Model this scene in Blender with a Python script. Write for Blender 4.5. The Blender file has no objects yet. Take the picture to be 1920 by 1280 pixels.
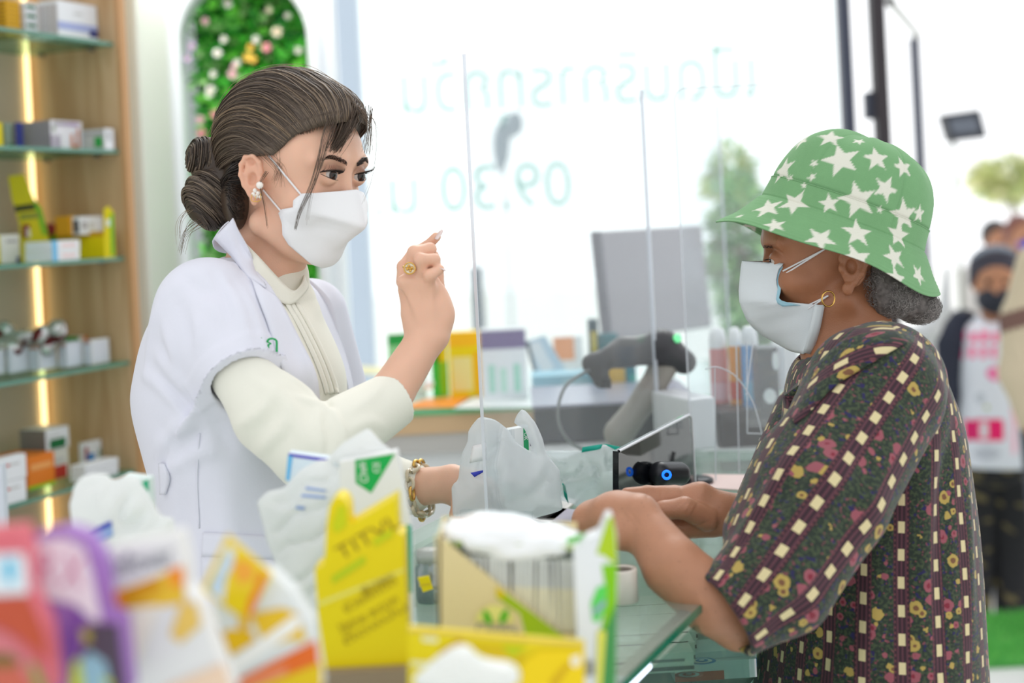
import bpy, math, random
import numpy as np
from mathutils import Matrix, Vector
random.seed(7)
RS = np.random.RandomState(11)
scene = bpy.context.scene
COL = scene.collection

# ---------------------------------------------------------------- camera
FPX = 50.0 / 36.0 * 1920.0
PY = 409.0          # row of the photo that lies level with the lens (the frame is shifted down, the camera looks level)
PITCH = 0.0
ROLL = 0.050
CAM = np.array([0.0, 0.0, 1.45])
_f0 = np.array([0.0, math.cos(PITCH), -math.sin(PITCH)])
_r0 = np.array([1.0, 0.0, 0.0])
_u0 = np.cross(_r0, _f0)
CF = _f0
CR = math.cos(ROLL) * _r0 - math.sin(ROLL) * _u0
CU = math.sin(ROLL) * _r0 + math.cos(ROLL) * _u0


def W(x, y, d):
    """point of the place seen at photo pixel x, y at distance d in front of the lens"""
    return CAM + d * (CF + CR * ((x - 960.0) / FPX) + CU * ((PY - y) / FPX))


cam_data = bpy.data.cameras.new('camera')
cam_data.lens = 50.0
cam_data.sensor_width = 36.0
cam_data.shift_y = -(640.0 - PY) / 1920.0
cam_data.clip_start = 0.05
cam_data.clip_end = 200.0
cam_data.dof.use_dof = True
cam_data.dof.focus_distance = 1.80
cam_data.dof.aperture_fstop = 2.25
cam = bpy.data.objects.new('camera', cam_data)
COL.objects.link(cam)
cam.matrix_world = Matrix([[CR[0], CU[0], -CF[0], CAM[0]], [CR[1], CU[1], -CF[1], CAM[1]], [CR[2], CU[2], -CF[2], CAM[2]], [0, 0, 0, 1]])
scene.camera = cam

# ---------------------------------------------------------------- world, lights, exposure
SKY_BACK, SKY_FRONT = 1.0, 1.55
scene.view_settings.view_transform = 'Standard'
scene.view_settings.look = 'None'
scene.view_settings.exposure = 0.10
scene.view_settings.gamma = 1.0
world = bpy.data.worlds.new('overcast_sky')
scene.world = world
world.use_nodes = True
bg = world.node_tree.nodes['Background']
bg.inputs[0].default_value = (0.97, 0.985, 1.0, 1)
# overcast sky, brighter over the street than over the shop
_nt = world.node_tree
_tc = _nt.nodes.new('ShaderNodeTexCoord')
_sp = _nt.nodes.new('ShaderNodeSeparateXYZ')
_mr = _nt.nodes.new('ShaderNodeMapRange')
_mr.interpolation_type = 'SMOOTHSTEP'
_mr.inputs['From Min'].default_value = 0.1
_mr.inputs['From Max'].default_value = 0.95
_mr.inputs['To Min'].default_value = SKY_BACK
_mr.inputs['To Max'].default_value = SKY_FRONT
_nt.links.new(_tc.outputs['Generated'], _sp.inputs[0])
_nt.links.new(_sp.outputs['Y'], _mr.inputs['Value'])
_nt.links.new(_mr.outputs[0], bg.inputs[1])


def area(name, loc, target, size, size_y, power, color=(1, 1, 1)):
    ld = bpy.data.lights.new(name, 'AREA')
    ld.shape = 'RECTANGLE'
    ld.size = size
    ld.size_y = size_y
    ld.energy = power
    ld.color = color
    o = bpy.data.objects.new(name, ld)
    o.location = loc
    o.rotation_euler = (Vector(target) - Vector(loc)).to_track_quat('-Z', 'Y').to_euler()
    COL.objects.link(o)
    return o


area('ceiling_light', (-0.2, 0.4, 3.0), (0.0, 2.0, 1.2), 1.2, 1.2, 2, (1.0, 0.98, 0.95))


sun = bpy.data.lights.new('sun', 'SUN')
sun.energy = 0.9
sun.angle = math.radians(25)
sun.color = (1.0, 0.98, 0.94)
sun_o = bpy.data.objects.new('sun', sun)
sun_o.rotation_euler = Vector((-0.25, -1.0, -0.95)).to_track_quat('-Z', 'Y').to_euler()
COL.objects.link(sun_o)


# ---------------------------------------------------------------- small helpers
def srgb(r, g=None, b=None):
    if g is None:
        r, g, b = r
    def f(c):
        c = c / 255.0
        return c / 12.92 if c <= 0.04045 else ((c + 0.055) / 1.055) ** 2.4
    return (f(r), f(g), f(b))


def norm(v):
    v = np.asarray(v, float)
    return v / (np.linalg.norm(v) + 1e-12)


_mats = {}


def mat(name, color=(200, 200, 200), rough=0.5, metal=0.0, spec=0.5, sss=0.0, sss_col=None, trans=0.0, alpha=1.0,
        coat=0.0, sheen=0.0, emit=None, emit_s=0.0, bump=None, vcol=False, ior=1.45, var=None):
    """procedural principled material; bump = (scale, strength[, detail]); vcol = printed colours from the Col attribute"""
    if name in _mats:
        return _mats[name]
    m = bpy.data.materials.new(name)
    m.use_nodes = True
    nt = m.node_tree
    b = nt.nodes['Principled BSDF']
    c = tuple(srgb(*color)) + (1,)
    b.inputs['Base Color'].default_value = c
    b.inputs['Roughness'].default_value = rough
    b.inputs['Metallic'].default_value = metal
    b.inputs['Specular IOR Level'].default_value = spec
    b.inputs['IOR'].default_value = ior
    b.inputs['Transmission Weight'].default_value = trans
    b.inputs['Alpha'].default_value = alpha
    b.inputs['Coat Weight'].default_value = coat
    b.inputs['Sheen Weight'].default_value = sheen
    if sss > 0:
        b.inputs['Subsurface Weight'].default_value = sss
        b.inputs['Subsurface Radius'].default_value = sss_col or (1.0, 0.35, 0.2)
        b.inputs['Subsurface Scale'].default_value = 0.006
    if emit is not None:
        b.inputs['Emission Color'].default_value = tuple(srgb(*emit)) + (1,)
        b.inputs['Emission Strength'].default_value = emit_s
    if vcol:
        a = nt.nodes.new('ShaderNodeVertexColor')
        a.layer_name = 'Col'
        out = a.outputs['Color']
        if var:
            n = nt.nodes.new('ShaderNodeTexNoise')
            n.inputs['Scale'].default_value = var[0]
            n.inputs['Detail'].default_value = 3
            tc = nt.nodes.new('ShaderNodeTexCoord')
            nt.links.new(tc.outputs['Object'], n.inputs['Vector'])
            mr = nt.nodes.new('ShaderNodeMapRange')
            mr.inputs['To Min'].default_value = 1 - var[1]
            mr.inputs['To Max'].default_value = 1 + var[1]
            nt.links.new(n.outputs['Fac'], mr.inputs['Value'])
            mx = nt.nodes.new('ShaderNodeVectorMath')
            mx.operation = 'SCALE'
            nt.links.new(out, mx.inputs[0])
            nt.links.new(mr.outputs[0], mx.inputs['Scale'])
            out = mx.outputs[0]
        nt.links.new(out, b.inputs['Base Color'])
    if bump:
        n = nt.nodes.new('ShaderNodeTexNoise')
        n.inputs['Scale'].default_value = bump[0]
        n.inputs['Detail'].default_value = bump[2] if len(bump) > 2 else 2
        tc = nt.nodes.new('ShaderNodeTexCoord')
        nt.links.new(tc.outputs['Object'], n.inputs['Vector'])
        bp = nt.nodes.new('ShaderNodeBump')
        bp.inputs['Strength'].default_value = bump[1]
        bp.inputs['Distance'].default_value = 0.002
        nt.links.new(n.outputs['Fac'], bp.inputs['Height'])
        nt.links.new(bp.outputs['Normal'], b.inputs['Normal'])
    _mats[name] = m
    return m


def clear_mat(name, color, veil, veil_color=(255, 255, 255), rough=0.05, gloss=0.06):
    """clear sheet: light passes through, part of it catches on a thin whitish veil, a little is mirrored"""
    if name in _mats:
        return _mats[name]
    m = bpy.data.materials.new(name)
    m.use_nodes = True
    nt = m.node_tree
    nt.nodes.clear()
    o = nt.nodes.new('ShaderNodeOutputMaterial')
    t = nt.nodes.new('ShaderNodeBsdfTransparent')
    t.inputs[0].default_value = tuple(srgb(*color)) + (1,)
    d = nt.nodes.new('ShaderNodeBsdfDiffuse')
    d.inputs[0].default_value = tuple(srgb(*veil_color)) + (1,)
    tr = nt.nodes.new('ShaderNodeBsdfTranslucent')
    tr.inputs[0].default_value = tuple(srgb(*veil_color)) + (1,)
    md = nt.nodes.new('ShaderNodeMixShader')
    md.inputs[0].default_value = 0.5
    nt.links.new(d.outputs[0], md.inputs[1])
    nt.links.new(tr.outputs[0], md.inputs[2])
    g = nt.nodes.new('ShaderNodeBsdfGlossy')
    g.inputs['Roughness'].default_value = rough
    m1 = nt.nodes.new('ShaderNodeMixShader')
    m1.inputs[0].default_value = veil
    m2 = nt.nodes.new('ShaderNodeMixShader')
    m2.inputs[0].default_value = gloss
    nt.links.new(t.outputs[0], m1.inputs[1])
    nt.links.new(md.outputs[0], m1.inputs[2])
    nt.links.new(m1.outputs[0], m2.inputs[1])
    nt.links.new(g.outputs[0], m2.inputs[2])
    nt.links.new(m2.outputs[0], o.inputs[0])
    _mats[name] = m
    return m


def link(name, me, material=None, parent=None, smooth=True):
    o = bpy.data.objects.new(name, me)
    if material is not None:
        me.materials.append(material)
    COL.objects.link(o)
    if parent is not None:
        o.parent = parent
        o.matrix_parent_inverse = Matrix.Identity(4)
        # parents are unrotated empties or meshes with their own offset: keep world placement
        o.location = -Vector(parent['_org']) if '_org' in parent else (0, 0, 0)
        o['_org'] = (0.0, 0.0, 0.0)
    if smooth:
        me.polygons.foreach_set('use_smooth', np.ones(len(me.polygons), bool))
    return o


def tag(o, label=None, cat=None, group=None, kind=None):
    if label: o['label'] = label
    if cat: o['category'] = cat
    if group: o['group'] = group
    if kind: o['kind'] = kind
    return o


def thing(name, label, cat, loc=(0, 0, 0), group=None):
    o = bpy.data.objects.new(name, None)
    o.empty_display_size = 0.05
    COL.objects.link(o)
    o.location = tuple(float(v) for v in loc)
    o['_org'] = tuple(float(v) for v in loc)
    return tag(o, label, cat, group)


def mesh(name, V, Fs, colors=None, fcolors=None):
    me = bpy.data.meshes.new(name)
    V = np.asarray(V, float)
    me.from_pydata([tuple(v) for v in V], [], [tuple(int(i) for i in f) for f in Fs])
    me.update()
    if colors is not None:
        ca = me.color_attributes.new('Col', 'FLOAT_COLOR', 'POINT')
        c = np.ones((len(V), 4), np.float32)
        c[:, :3] = colors
        ca.data.foreach_set('color', c.ravel())
    if fcolors is not None:
        ca = me.color_attributes.new('Col', 'FLOAT_COLOR', 'CORNER')
        c = []
        for p in me.polygons:
            c += list(tuple(fcolors[p.index]) + (1,)) * p.loop_total
        ca.data.foreach_set('color', np.array(c, np.float32))
    return me


def meshq(name, V, Q, colors=None):
    """fast mesh from numpy quads"""
    me = bpy.data.meshes.new(name)
    V = np.asarray(V, np.float32)
    Q = np.asarray(Q, np.int32)
    me.vertices.add(len(V))
    me.vertices.foreach_set('co', V.ravel())
    me.loops.add(Q.size)
    me.loops.foreach_set('vertex_index', Q.ravel())
    me.polygons.add(len(Q))
    me.polygons.foreach_set('loop_start', np.arange(0, Q.size, Q.shape[1], dtype=np.int32))
    me.update(calc_edges=True)
    me.validate()
    if colors is not None:
        ca = me.color_attributes.new('Col', 'FLOAT_COLOR', 'POINT')
        c = np.ones((len(V), 4), np.float32)
        c[:, :3] = colors
        ca.data.foreach_set('color', c.ravel())
    return me


def tubes(paths, radii, sides=5, cols=None, cap=True):
    """paths: list of (n,3) arrays; radii: list of scalars or arrays -> V, quads, colours"""
    Vs, Qs, Cs = [], [], []
    off = 0
    for i, P in enumerate(paths):
        P = np.asarray(P, float)
        n = len(P)
        r = np.broadcast_to(np.asarray(radii[i], float), (n,))
        T = np.gradient(P, axis=0)
        T /= np.linalg.norm(T, axis=1, keepdims=True) + 1e-12
        a = np.array([0.0, 0, 1]) if abs(T[0][2]) < 0.9 else np.array([1.0, 0, 0])
        N = np.zeros((n, 3))
        N[0] = norm(np.cross(T[0], a))
        for j in range(1, n):
            v = N[j - 1] - T[j] * np.dot(N[j - 1], T[j])
            N[j] = norm(v)
        B = np.cross(T, N)
        ang = np.arange(sides) * 2 * math.pi / sides
        ring = P[:, None, :] + r[:, None, None] * (np.cos(ang)[None, :, None] * N[:, None, :] + np.sin(ang)[None, :, None] * B[:, None, :])
        Vs.append(ring.reshape(-1, 3))
        j = np.arange(n - 1)[:, None] * sides
        k = np.arange(sides)[None, :]
        k2 = (k + 1) % sides
        q = np.stack([j + k, j + k2, j + sides + k2, j + sides + k], -1).reshape(-1, 4) + off
        Qs.append(q)
        if cap and sides == 4:
            Qs.append(np.array([[3, 2, 1, 0], [n * 4 - 4, n * 4 - 3, n * 4 - 2, n * 4 - 1]]) + off)
        if cols is not None:
            Cs.append(np.tile(np.asarray(cols[i], float), (n * sides, 1)))
        off += n * sides
    return np.concatenate(Vs), np.concatenate(Qs), (np.concatenate(Cs) if cols is not None else None)


def spline(pts, n=16):
    """Catmull-Rom through points"""
    P = np.asarray(pts, float)
    P = np.vstack([2 * P[0] - P[1], P, 2 * P[-1] - P[-2]])
    out = []
    segs = len(P) - 3
    for t in np.linspace(0, segs - 1e-9, n):
        i = int(t)
        u = t - i
        p0, p1, p2, p3 = P[i:i + 4]
        out.append(0.5 * ((2 * p1) + (-p0 + p2) * u + (2 * p0 - 5 * p1 + 4 * p2 - p3) * u * u + (-p0 + 3 * p1 - 3 * p2 + p3) * u ** 3))
    return np.array(out)


def grid_mesh(name, G, thick=0.0, colors=None, close_u=False):
    """G: (rows, cols, 3) surface; thickened along its normals"""
    G = np.asarray(G, float)
    n, m = G.shape[:2]
    V = G.reshape(-1, 3)
    def q(off=0, flip=False):
        out = []
        for i in range(n - 1):
            for j in range(m if close_u else m - 1):
                j2 = (j + 1) % m
                f = [i * m + j, i * m + j2, (i + 1) * m + j2, (i + 1) * m + j]
                if flip: f = f[::-1]
                out.append([a + off for a in f])
        return out
    Q = q()
    if thick:
        du = np.gradient(G, axis=1)
        dv = np.gradient(G, axis=0)
        N = np.cross(du, dv)
        N /= np.linalg.norm(N, axis=2, keepdims=True) + 1e-12
        V2 = (G - N * thick).reshape(-1, 3)
        nv = len(V)
        V = np.vstack([V, V2])
        Q = q() + q(nv, True)
        for i in range(n - 1):
            if not close_u:
                Q.append([i * m, (i + 1) * m, (i + 1) * m + nv, i * m + nv])
                Q.append([(i + 1) * m + m - 1, i * m + m - 1, i * m + m - 1 + nv, (i + 1) * m + m - 1 + nv])
        for j in range(m if close_u else m - 1):
            j2 = (j + 1) % m
            Q.append([j2, j, j + nv, j2 + nv])
            b = (n - 1) * m
            Q.append([b + j, b + j2, b + j2 + nv, b + j + nv])
        if colors is not None:
            colors = np.vstack([colors, colors])
    return meshq(name, V, Q, colors)


# ---------------------------------------------------------------- implicit surfaces -> one continuous mesh
class Sdf:
    def __init__(s, k=0.01):
        s.pr = []
        s.k = k
        s.fn = None

    def cap(s, a, b, ra, rb=None, k=None, op='+'):
        s.pr.append(('c', op, s.k if k is None else k, np.asarray(a, float), np.asarray(b, float), ra, ra if rb is None else rb))
        return s

    def chain(s, pts, rs, k=None, op='+'):
        for i in range(len(pts) - 1):
            s.cap(pts[i], pts[i + 1], rs[i], rs[i + 1], k, op)
        return s

    def ell(s, c, r, R=None, k=None, op='+'):
        r = np.asarray(r, float) if not np.isscalar(r) else np.array([r, r, r], float)
        s.pr.append(('e', op, s.k if k is None else k, np.asarray(c, float), r, np.eye(3) if R is None else np.asarray(R, float)))
        return s

    def ecap(s, a, b, xa, ya, xb, yb, X, k=None, op='+', cap=None):
        """tapered cylinder with elliptical section: half widths x* along X, y* across"""
        a = np.asarray(a, float); b = np.asarray(b, float)
        s.pr.append(('l', op, s.k if k is None else k, a, b, xa, ya, xb, yb, np.asarray(X, float), cap))
        return s

    def loft(s, rows, k=None, op='+', cap=.02):
        """upright body of elliptical sections; rows of (height along CU, along CR, along CF, half width, half depth)"""
        A = np.array(sorted(rows), float)
        T = spline(A, 240)
        T = T[np.argsort(T[:, 0])]
        s.pr.append(('t', op, s.k if k is None else k, T, cap))
        return s

    def plane(s, p, n, k=0.0, op='-'):
        s.pr.append(('p', op, k, np.asarray(p, float), norm(n)))
        return s

    def wedge(s, pls, k=0.0, op='-'):
        """convex region: all of the given half spaces (p, outward n)"""
        s.pr.append(('w', op, k, [(np.asarray(p, float), norm(n)) for p, n in pls]))
        return s

    @staticmethod
    def dist(q, P):
        t = q[0]
        if t == 'c':
            a, b, ra, rb = q[3:7]
            ab = b - a
            pa = P - a
            h = np.clip(pa @ ab / (ab @ ab + 1e-12), 0, 1)
            return np.linalg.norm(pa - h[:, None] * ab, axis=1) - (ra + (rb - ra) * h)
        if t == 'e':
            c, r, R = q[3:6]
            L = (P - c) @ R.T
            k0 = np.linalg.norm(L / r, axis=1)
            k1 = np.linalg.norm(L / (r * r), axis=1) + 1e-9
            return np.where(k0 < 0.05, -r.min(), k0 * (k0 - 1) / k1)
        if t == 'l':
            a, b, xa, ya, xb, yb, X, cp = q[3:11]
            ab = b - a
            Ln = np.linalg.norm(ab)
            z = ab / Ln
            X = norm(X - z * np.dot(X, z))
            Y = np.cross(z, X)
            pa = P - a
            tz = pa @ z
            h = np.clip(tz / Ln, 0, 1)
            over = np.where(tz < 0, -tz, np.where(tz > Ln, tz - Ln, 0.0))
            sx = xa + (xb - xa) * h
            sy = ya + (yb - ya) * h
            cr = np.minimum(sx, sy) if cp is None else (cp if np.isscalar(cp) else np.where(tz < 0, cp[0], cp[1]))
            L = np.stack([(pa @ X), (pa @ Y), over], 1)
            S = np.stack([sx, sy, cr + 0 * sx], 1)
            k0 = np.linalg.norm(L / S, axis=1)
            k1 = np.linalg.norm(L / (S * S), axis=1) + 1e-9
            return np.where(k0 < 0.05, -np.minimum(sx, sy), k0 * (k0 - 1) / k1)
        if t == 't':
            T, cp = q[3:5]
            z = P @ CU
            zc = np.clip(z, T[0, 0], T[-1, 0])
            g = [np.interp(zc, T[:, 0], T[:, i]) for i in (1, 2, 3, 4)]
            L = np.stack([P @ CR - g[0], P @ CF - g[1], np.abs(z - zc)], 1)
            S = np.stack([g[2], g[3], cp + 0 * z], 1)
            k0 = np.linalg.norm(L / S, axis=1)
            k1 = np.linalg.norm(L / (S * S), axis=1) + 1e-9
            return np.where(k0 < 0.05, -np.minimum(g[2], g[3]), k0 * (k0 - 1) / k1)
        if t == 'g':
            return q[3](P)
        if t == 'p':
            return (P - q[3]) @ q[4]
        if t == 'w':
            d = None
            for p, n in q[3]:
                e = (P - p) @ n
                d = e if d is None else np.maximum(d, e)
            return d

    def eval(s, P, idx=None):
        d = None
        for i in (range(len(s.pr)) if idx is None else idx):
            q = s.pr[i]
            e = s.dist(q, P)
            k = q[2]
            if d is None:
                if q[1] == '+':
                    d = e
                continue
            if q[1] == '+':
                if k > 0:
                    h = np.maximum(k - np.abs(d - e), 0) / k
                    d = np.minimum(d, e) - h * h * k * 0.25
                else:
                    d = np.minimum(d, e)
            else:
                e = -e
                if k > 0:
                    h = np.maximum(k - np.abs(d - e), 0) / k
                    d = np.maximum(d, e) + h * h * k * 0.25
                else:
                    d = np.maximum(d, e)
        if d is None:
            d = np.full(len(P), 1.0)
        if s.fn is not None:
            near = np.abs(d) < 0.03
            if near.any():
                d = d.copy()
                d[near] -= s.fn(P[near])
        return d

    def build(s, h, lo=None, hi=None, B=12):
        if lo is None:
            los, his = [], []
            for q in s.pr:
                if q[1] != '+': continue
                if q[0] == 'c':
                    r = max(q[5], q[6]); los += [np.minimum(q[3], q[4]) - r]; his += [np.maximum(q[3], q[4]) + r]
                elif q[0] == 'e':
                    r = q[4].max(); los += [q[3] - r]; his += [q[3] + r]
                elif q[0] == 't':
                    for r_ in q[3]:
                        c_ = CR * r_[1] + CF * r_[2] + CU * r_[0]
                        e_ = max(r_[3], r_[4], q[4]) * 1.05
                        los.append(c_ - e_); his.append(c_ + e_)
                elif q[0] == 'l':
                    r = max(q[5:9]); los += [np.minimum(q[3], q[4]) - r]; his += [np.maximum(q[3], q[4]) + r]
            lo = np.min(los, axis=0) - 0.012
            hi = np.max(his, axis=0) + 0.012
        lo = np.asarray(lo, float)
        nb = np.ceil((np.asarray(hi) - lo) / (h * B)).astype(int)
        NX, NY, NZ = (nb * B + 2).astype(np.int64)
        bi = np.stack(np.meshgrid(*[np.arange(n) for n in nb], indexing='ij'), -1).reshape(-1, 3)
        cen = lo + (bi + 0.5) * B * h
        half = B * h * 0.87
        fn, s.fn = s.fn, None
        tot = np.concatenate([s.eval(c) for c in np.array_split(cen, max(1, len(cen) // 20000))])
        s.fn = fn
        act = np.abs(tot) < half * 1.9 + 0.012
        bi, cen = bi[act], cen[act]
        PD = np.stack([s.dist(q, cen) for q in s.pr], 1)
        marg = half * 1.9 + 0.014
        keep = np.zeros_like(PD, bool)
        for j, q in enumerate(s.pr):
            keep[:, j] = PD[:, j] < marg + q[2]
        g = np.arange(B + 1)
        off = np.stack(np.meshgrid(g, g, g, indexing='ij'), -1).reshape(-1, 3)
        verts, cids, edges = [], [], []
        corner = np.array([[0, 0, 0], [1, 0, 0], [0, 1, 0], [1, 1, 0], [0, 0, 1], [1, 0, 1], [0, 1, 1], [1, 1, 1]])
        epairs = [(0, 1), (2, 3), (4, 5), (6, 7), (0, 2), (1, 3), (4, 6), (5, 7), (0, 4), (1, 5), (2, 6), (3, 7)]
        for b in range(len(bi)):
            idx = np.nonzero(keep[b])[0]
            if not len(idx):
                continue
            base = bi[b] * B
            P = lo + (base + off) * h
            D = s.eval(P, idx).reshape(B + 1, B + 1, B + 1)
            S = D < 0
            if S.all() or not S.any():
                continue
            cv = np.stack([D[c[0]:B + c[0], c[1]:B + c[1], c[2]:B + c[2]] for c in corner], -1)
            cs = cv < 0
            m = cs.any(-1) & ~cs.all(-1)
            ci = np.argwhere(m)
            if len(ci):
                v = cv[m]
                acc = np.zeros((len(ci), 3)); cnt = np.zeros(len(ci))
                for p, q in epairs:
                    x = (v[:, p] < 0) != (v[:, q] < 0)
                    t = v[:, p] / (v[:, p] - v[:, q] + 1e-20)
                    pt = corner[p] + np.clip(t, 0, 1)[:, None] * (corner[q] - corner[p])
                    acc[x] += pt[x]; cnt[x] += 1
                verts.append(lo + (base + ci + acc / cnt[:, None]) * h)
                gc = base + ci
                cids.append((gc[:, 0] * NY + gc[:, 1]) * NZ + gc[:, 2])
            for ax in range(3):
                sl0 = [slice(0, B)] * 3
                sl1 = [slice(0, B)] * 3
                sl1[ax] = slice(1, B + 1)
                a = S[tuple(sl0)]; c = S[tuple(sl1)]
                for sg, mm in ((0, a & ~c), (1, ~a & c)):
                    e = np.argwhere(mm)
                    if len(e):
                        e = e + base
                        edges.append(np.column_stack([e, np.full(len(e), ax), np.full(len(e), sg)]))
        V = np.concatenate(verts); ids = np.concatenate(cids); E = np.concatenate(edges).astype(np.int64)
        o = np.argsort(ids); ids = ids[o]; V = V[o]
        Q = []
        for ax in range(3):
            u, w = [(1, 2), (2, 0), (0, 1)][ax]
            for sg in (0, 1):
                e = E[(E[:, 3] == ax) & (E[:, 4] == sg)][:, :3]
                if not len(e): continue
                cs = []
                for du, dw in ((-1, -1), (0, -1), (0, 0), (-1, 0)):
                    c = e.copy(); c[:, u] += du; c[:, w] += dw
                    cid = (c[:, 0] * NY + c[:, 1]) * NZ + c[:, 2]
                    p = np.clip(np.searchsorted(ids, cid), 0, len(ids) - 1)
                    cs.append(np.where(ids[p] == cid, p, -1))
                q = np.stack(cs, 1)
                q = q[(q >= 0).all(1)]
                Q.append(q if sg == 0 else q[:, ::-1])
        return V, np.concatenate(Q)


def segd(P, a, b):
    ab = b - a
    h = np.clip((P - a) @ ab / (ab @ ab + 1e-12), 0, 1)
    return np.linalg.norm(P - a - h[:, None] * ab, axis=1), h


def folds(lines):
    """lines: (points, width, height) -> displacement function of soft ridges (or creases when height < 0)"""
    def fn(P):
        out = np.zeros(len(P))
        for pts, w, hgt in lines:
            pts = [np.asarray(p, float) for p in pts]
            n = len(pts) - 1
            A = np.array(pts)
            near = ((P > A.min(0) - 2.6 * w) & (P < A.max(0) + 2.6 * w)).all(1)
            if not near.any():
                continue
            Pn = P[near]
            best = None
            for i in range(n):
                d, hh = segd(Pn, pts[i], pts[i + 1])
                t = (i + hh) / n
                val = np.exp(-(d / w) ** 2) * hgt * (0.25 + 0.75 * np.sin(math.pi * np.clip(t, 0, 1)))
                best = val if best is None else np.where(np.abs(val) > np.abs(best), val, best)
            out[near] += best
        return out
    return fn


def noise3(P, scale, seed=0, n=8):
    """cheap smooth noise: sum of sines"""
    r = np.random.RandomState(seed)
    out = np.zeros(len(P))
    for i in range(n):
        k = r.normal(size=3) * scale
        out += np.sin(P @ k + r.rand() * 6.28)
    return out / n


def sdf_obj(name, S, h, material, parent=None, colfn=None, lo=None, hi=None):
    V, Q = S.build(h, lo, hi)
    me = meshq(name, V, Q, colfn(V) if colfn else None)
    return link(name, me, material, parent)


def proj(P):
    q = np.asarray(P, float) - CAM
    d = q @ CF
    return 960 + FPX * (q @ CR) / d, PY - FPX * (q @ CU) / d


def ray_dir(x, y):
    return CF + CR * ((x - 960.0) / FPX) + CU * ((PY - y) / FPX)


def hit(S, xy, d0, d1, n=70):
    """distance at which the line of sight through each pixel first meets the surface"""
    xy = np.asarray(xy, float)
    ds = np.linspace(d0, d1, n)
    D = CF[None] + CR[None] * ((xy[:, :1] - 960) / FPX) + CU[None] * ((PY - xy[:, 1:2]) / FPX)
    P = CAM + D[:, None, :] * ds[None, :, None]
    v = S.eval(P.reshape(-1, 3)).reshape(len(xy), n)
    out = np.full(len(xy), np.nan)
    for i in range(len(xy)):
        k = np.nonzero(v[i] < 0)[0]
        if len(k):
            j = k[0]
            out[i] = ds[0] if j == 0 else ds[j - 1] + (ds[j] - ds[j - 1]) * v[i, j - 1] / (v[i, j - 1] - v[i, j] + 1e-12)
    ok = ~np.isnan(out)
    if not ok.all() and ok.any():
        for i in np.nonzero(~ok)[0]:
            j = np.argmin(((xy[ok] - xy[i]) ** 2).sum(1))
            out[i] = out[ok][j]
    return out


def folds_on(S, lines, d0, d1):
    """the same folds, with their points dropped onto the near side of surface S"""
    out = []
    for pts, w, h in lines:
        pp = spline([np.asarray(p, float) for p in pts], 6)
        xy = [proj(p) for p in pp]
        dd = hit(S, xy, d0, d1)
        out.append(([W(x, y, d) for (x, y), d in zip(xy, dd)], w, h))
    return folds(out)


def push_out(G, S, gap, it=3):
    """move the points of a sheet until they clear surface S by gap"""
    sh = G.shape
    P = G.reshape(-1, 3).copy()
    for _ in range(it):
        d = S.eval(P)
        g = np.stack([S.eval(P + e) - S.eval(P - e) for e in np.eye(3) * .002], 1)
        g /= np.linalg.norm(g, axis=1, keepdims=True) + 1e-9
        P = P + g * np.maximum(0, gap - d)[:, None]
    return P.reshape(sh)
def text_mesh(body, size, extrude=0.0):
    c = bpy.data.curves.new('writing', 'FONT')
    c.body = body
    c.size = size
    c.extrude = extrude
    c.align_x = 'CENTER'
    c.align_y = 'CENTER'
    o = bpy.data.objects.new('writing', c)
    COL.objects.link(o)
    dg = bpy.context.evaluated_depsgraph_get()
    dg.update()
    me = bpy.data.meshes.new_from_object(o.evaluated_get(dg))
    bpy.data.objects.remove(o)
    bpy.data.curves.remove(c)
    me.materials.clear()
    return me


def write(name, body, height, center, ex, ey, material, parent, extrude=.0002, width=None, mirror=False):
    """letters in the plane of ex, ey; height / width in metres"""
    me = text_mesh(body, 1.0, 0)
    n = len(me.vertices)
    if n == 0:
        return None
    co = np.zeros(n * 3, np.float32)
    me.vertices.foreach_get('co', co)
    co = co.reshape(-1, 3)
    lo, hi = co.min(0), co.max(0)
    sy = height / max(1e-6, hi[1] - lo[1])
    sx_ = sy if width is None else width / max(1e-6, hi[0] - lo[0])
    c0 = (lo + hi) / 2
    ex, ey = norm(ex), norm(ey)
    X = (co[:, 0] - c0[0]) * sx_ * (-1 if mirror else 1)
    Y = (co[:, 1] - c0[1]) * sy
    P = np.asarray(center)[None] + X[:, None] * ex + Y[:, None] * ey
    me.vertices.foreach_set('co', P.astype(np.float32).ravel())
    me.update()
    me.name = name
    o = link(name, me, material, parent, smooth=False)
    return o


# ================================================================ SETTING
# the shelving and the counter run along U_ (away from the lens and to the right); N_ is square to it
_y = math.radians(23.5)
U_ = np.array([math.sin(_y), math.cos(_y), 0.0])
N_ = np.array([math.cos(_y), -math.sin(_y), 0.0])
Z_ = np.array([0.0, 0.0, 1.0])
X_ = np.array([1.0, 0.0, 0.0])
Y_ = np.array([0.0, 1.0, 0.0])


def on_z(x, y, z):
    """point at height z on the line of sight"""
    D = CF + CR * ((x - 960.0) / FPX) + CU * ((PY - y) / FPX)
    return CAM + D * ((z - CAM[2]) / D[2])


def boxq(o, a, b, c):
    """closed box: corner o, edge vectors a, b, c"""
    o, a, b, c = [np.asarray(v, float) for v in (o, a, b, c)]
    V = [o, o + a, o + a + b, o + b, o + c, o + a + c, o + a + b + c, o + b + c]
    F = [[0, 3, 2, 1], [4, 5, 6, 7], [0, 1, 5, 4], [1, 2, 6, 5], [2, 3, 7, 6], [3, 0, 4, 7]]
    if np.dot(np.cross(a, b), c) < 0:
        F = [f[::-1] for f in F]
    return V, F


def mergeq(parts):
    V, Fs = [], []
    for v, f in parts:
        o = len(V)
        V += list(v)
        Fs += [[int(a) + o for a in q] for q in f]
    return V, Fs


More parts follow.
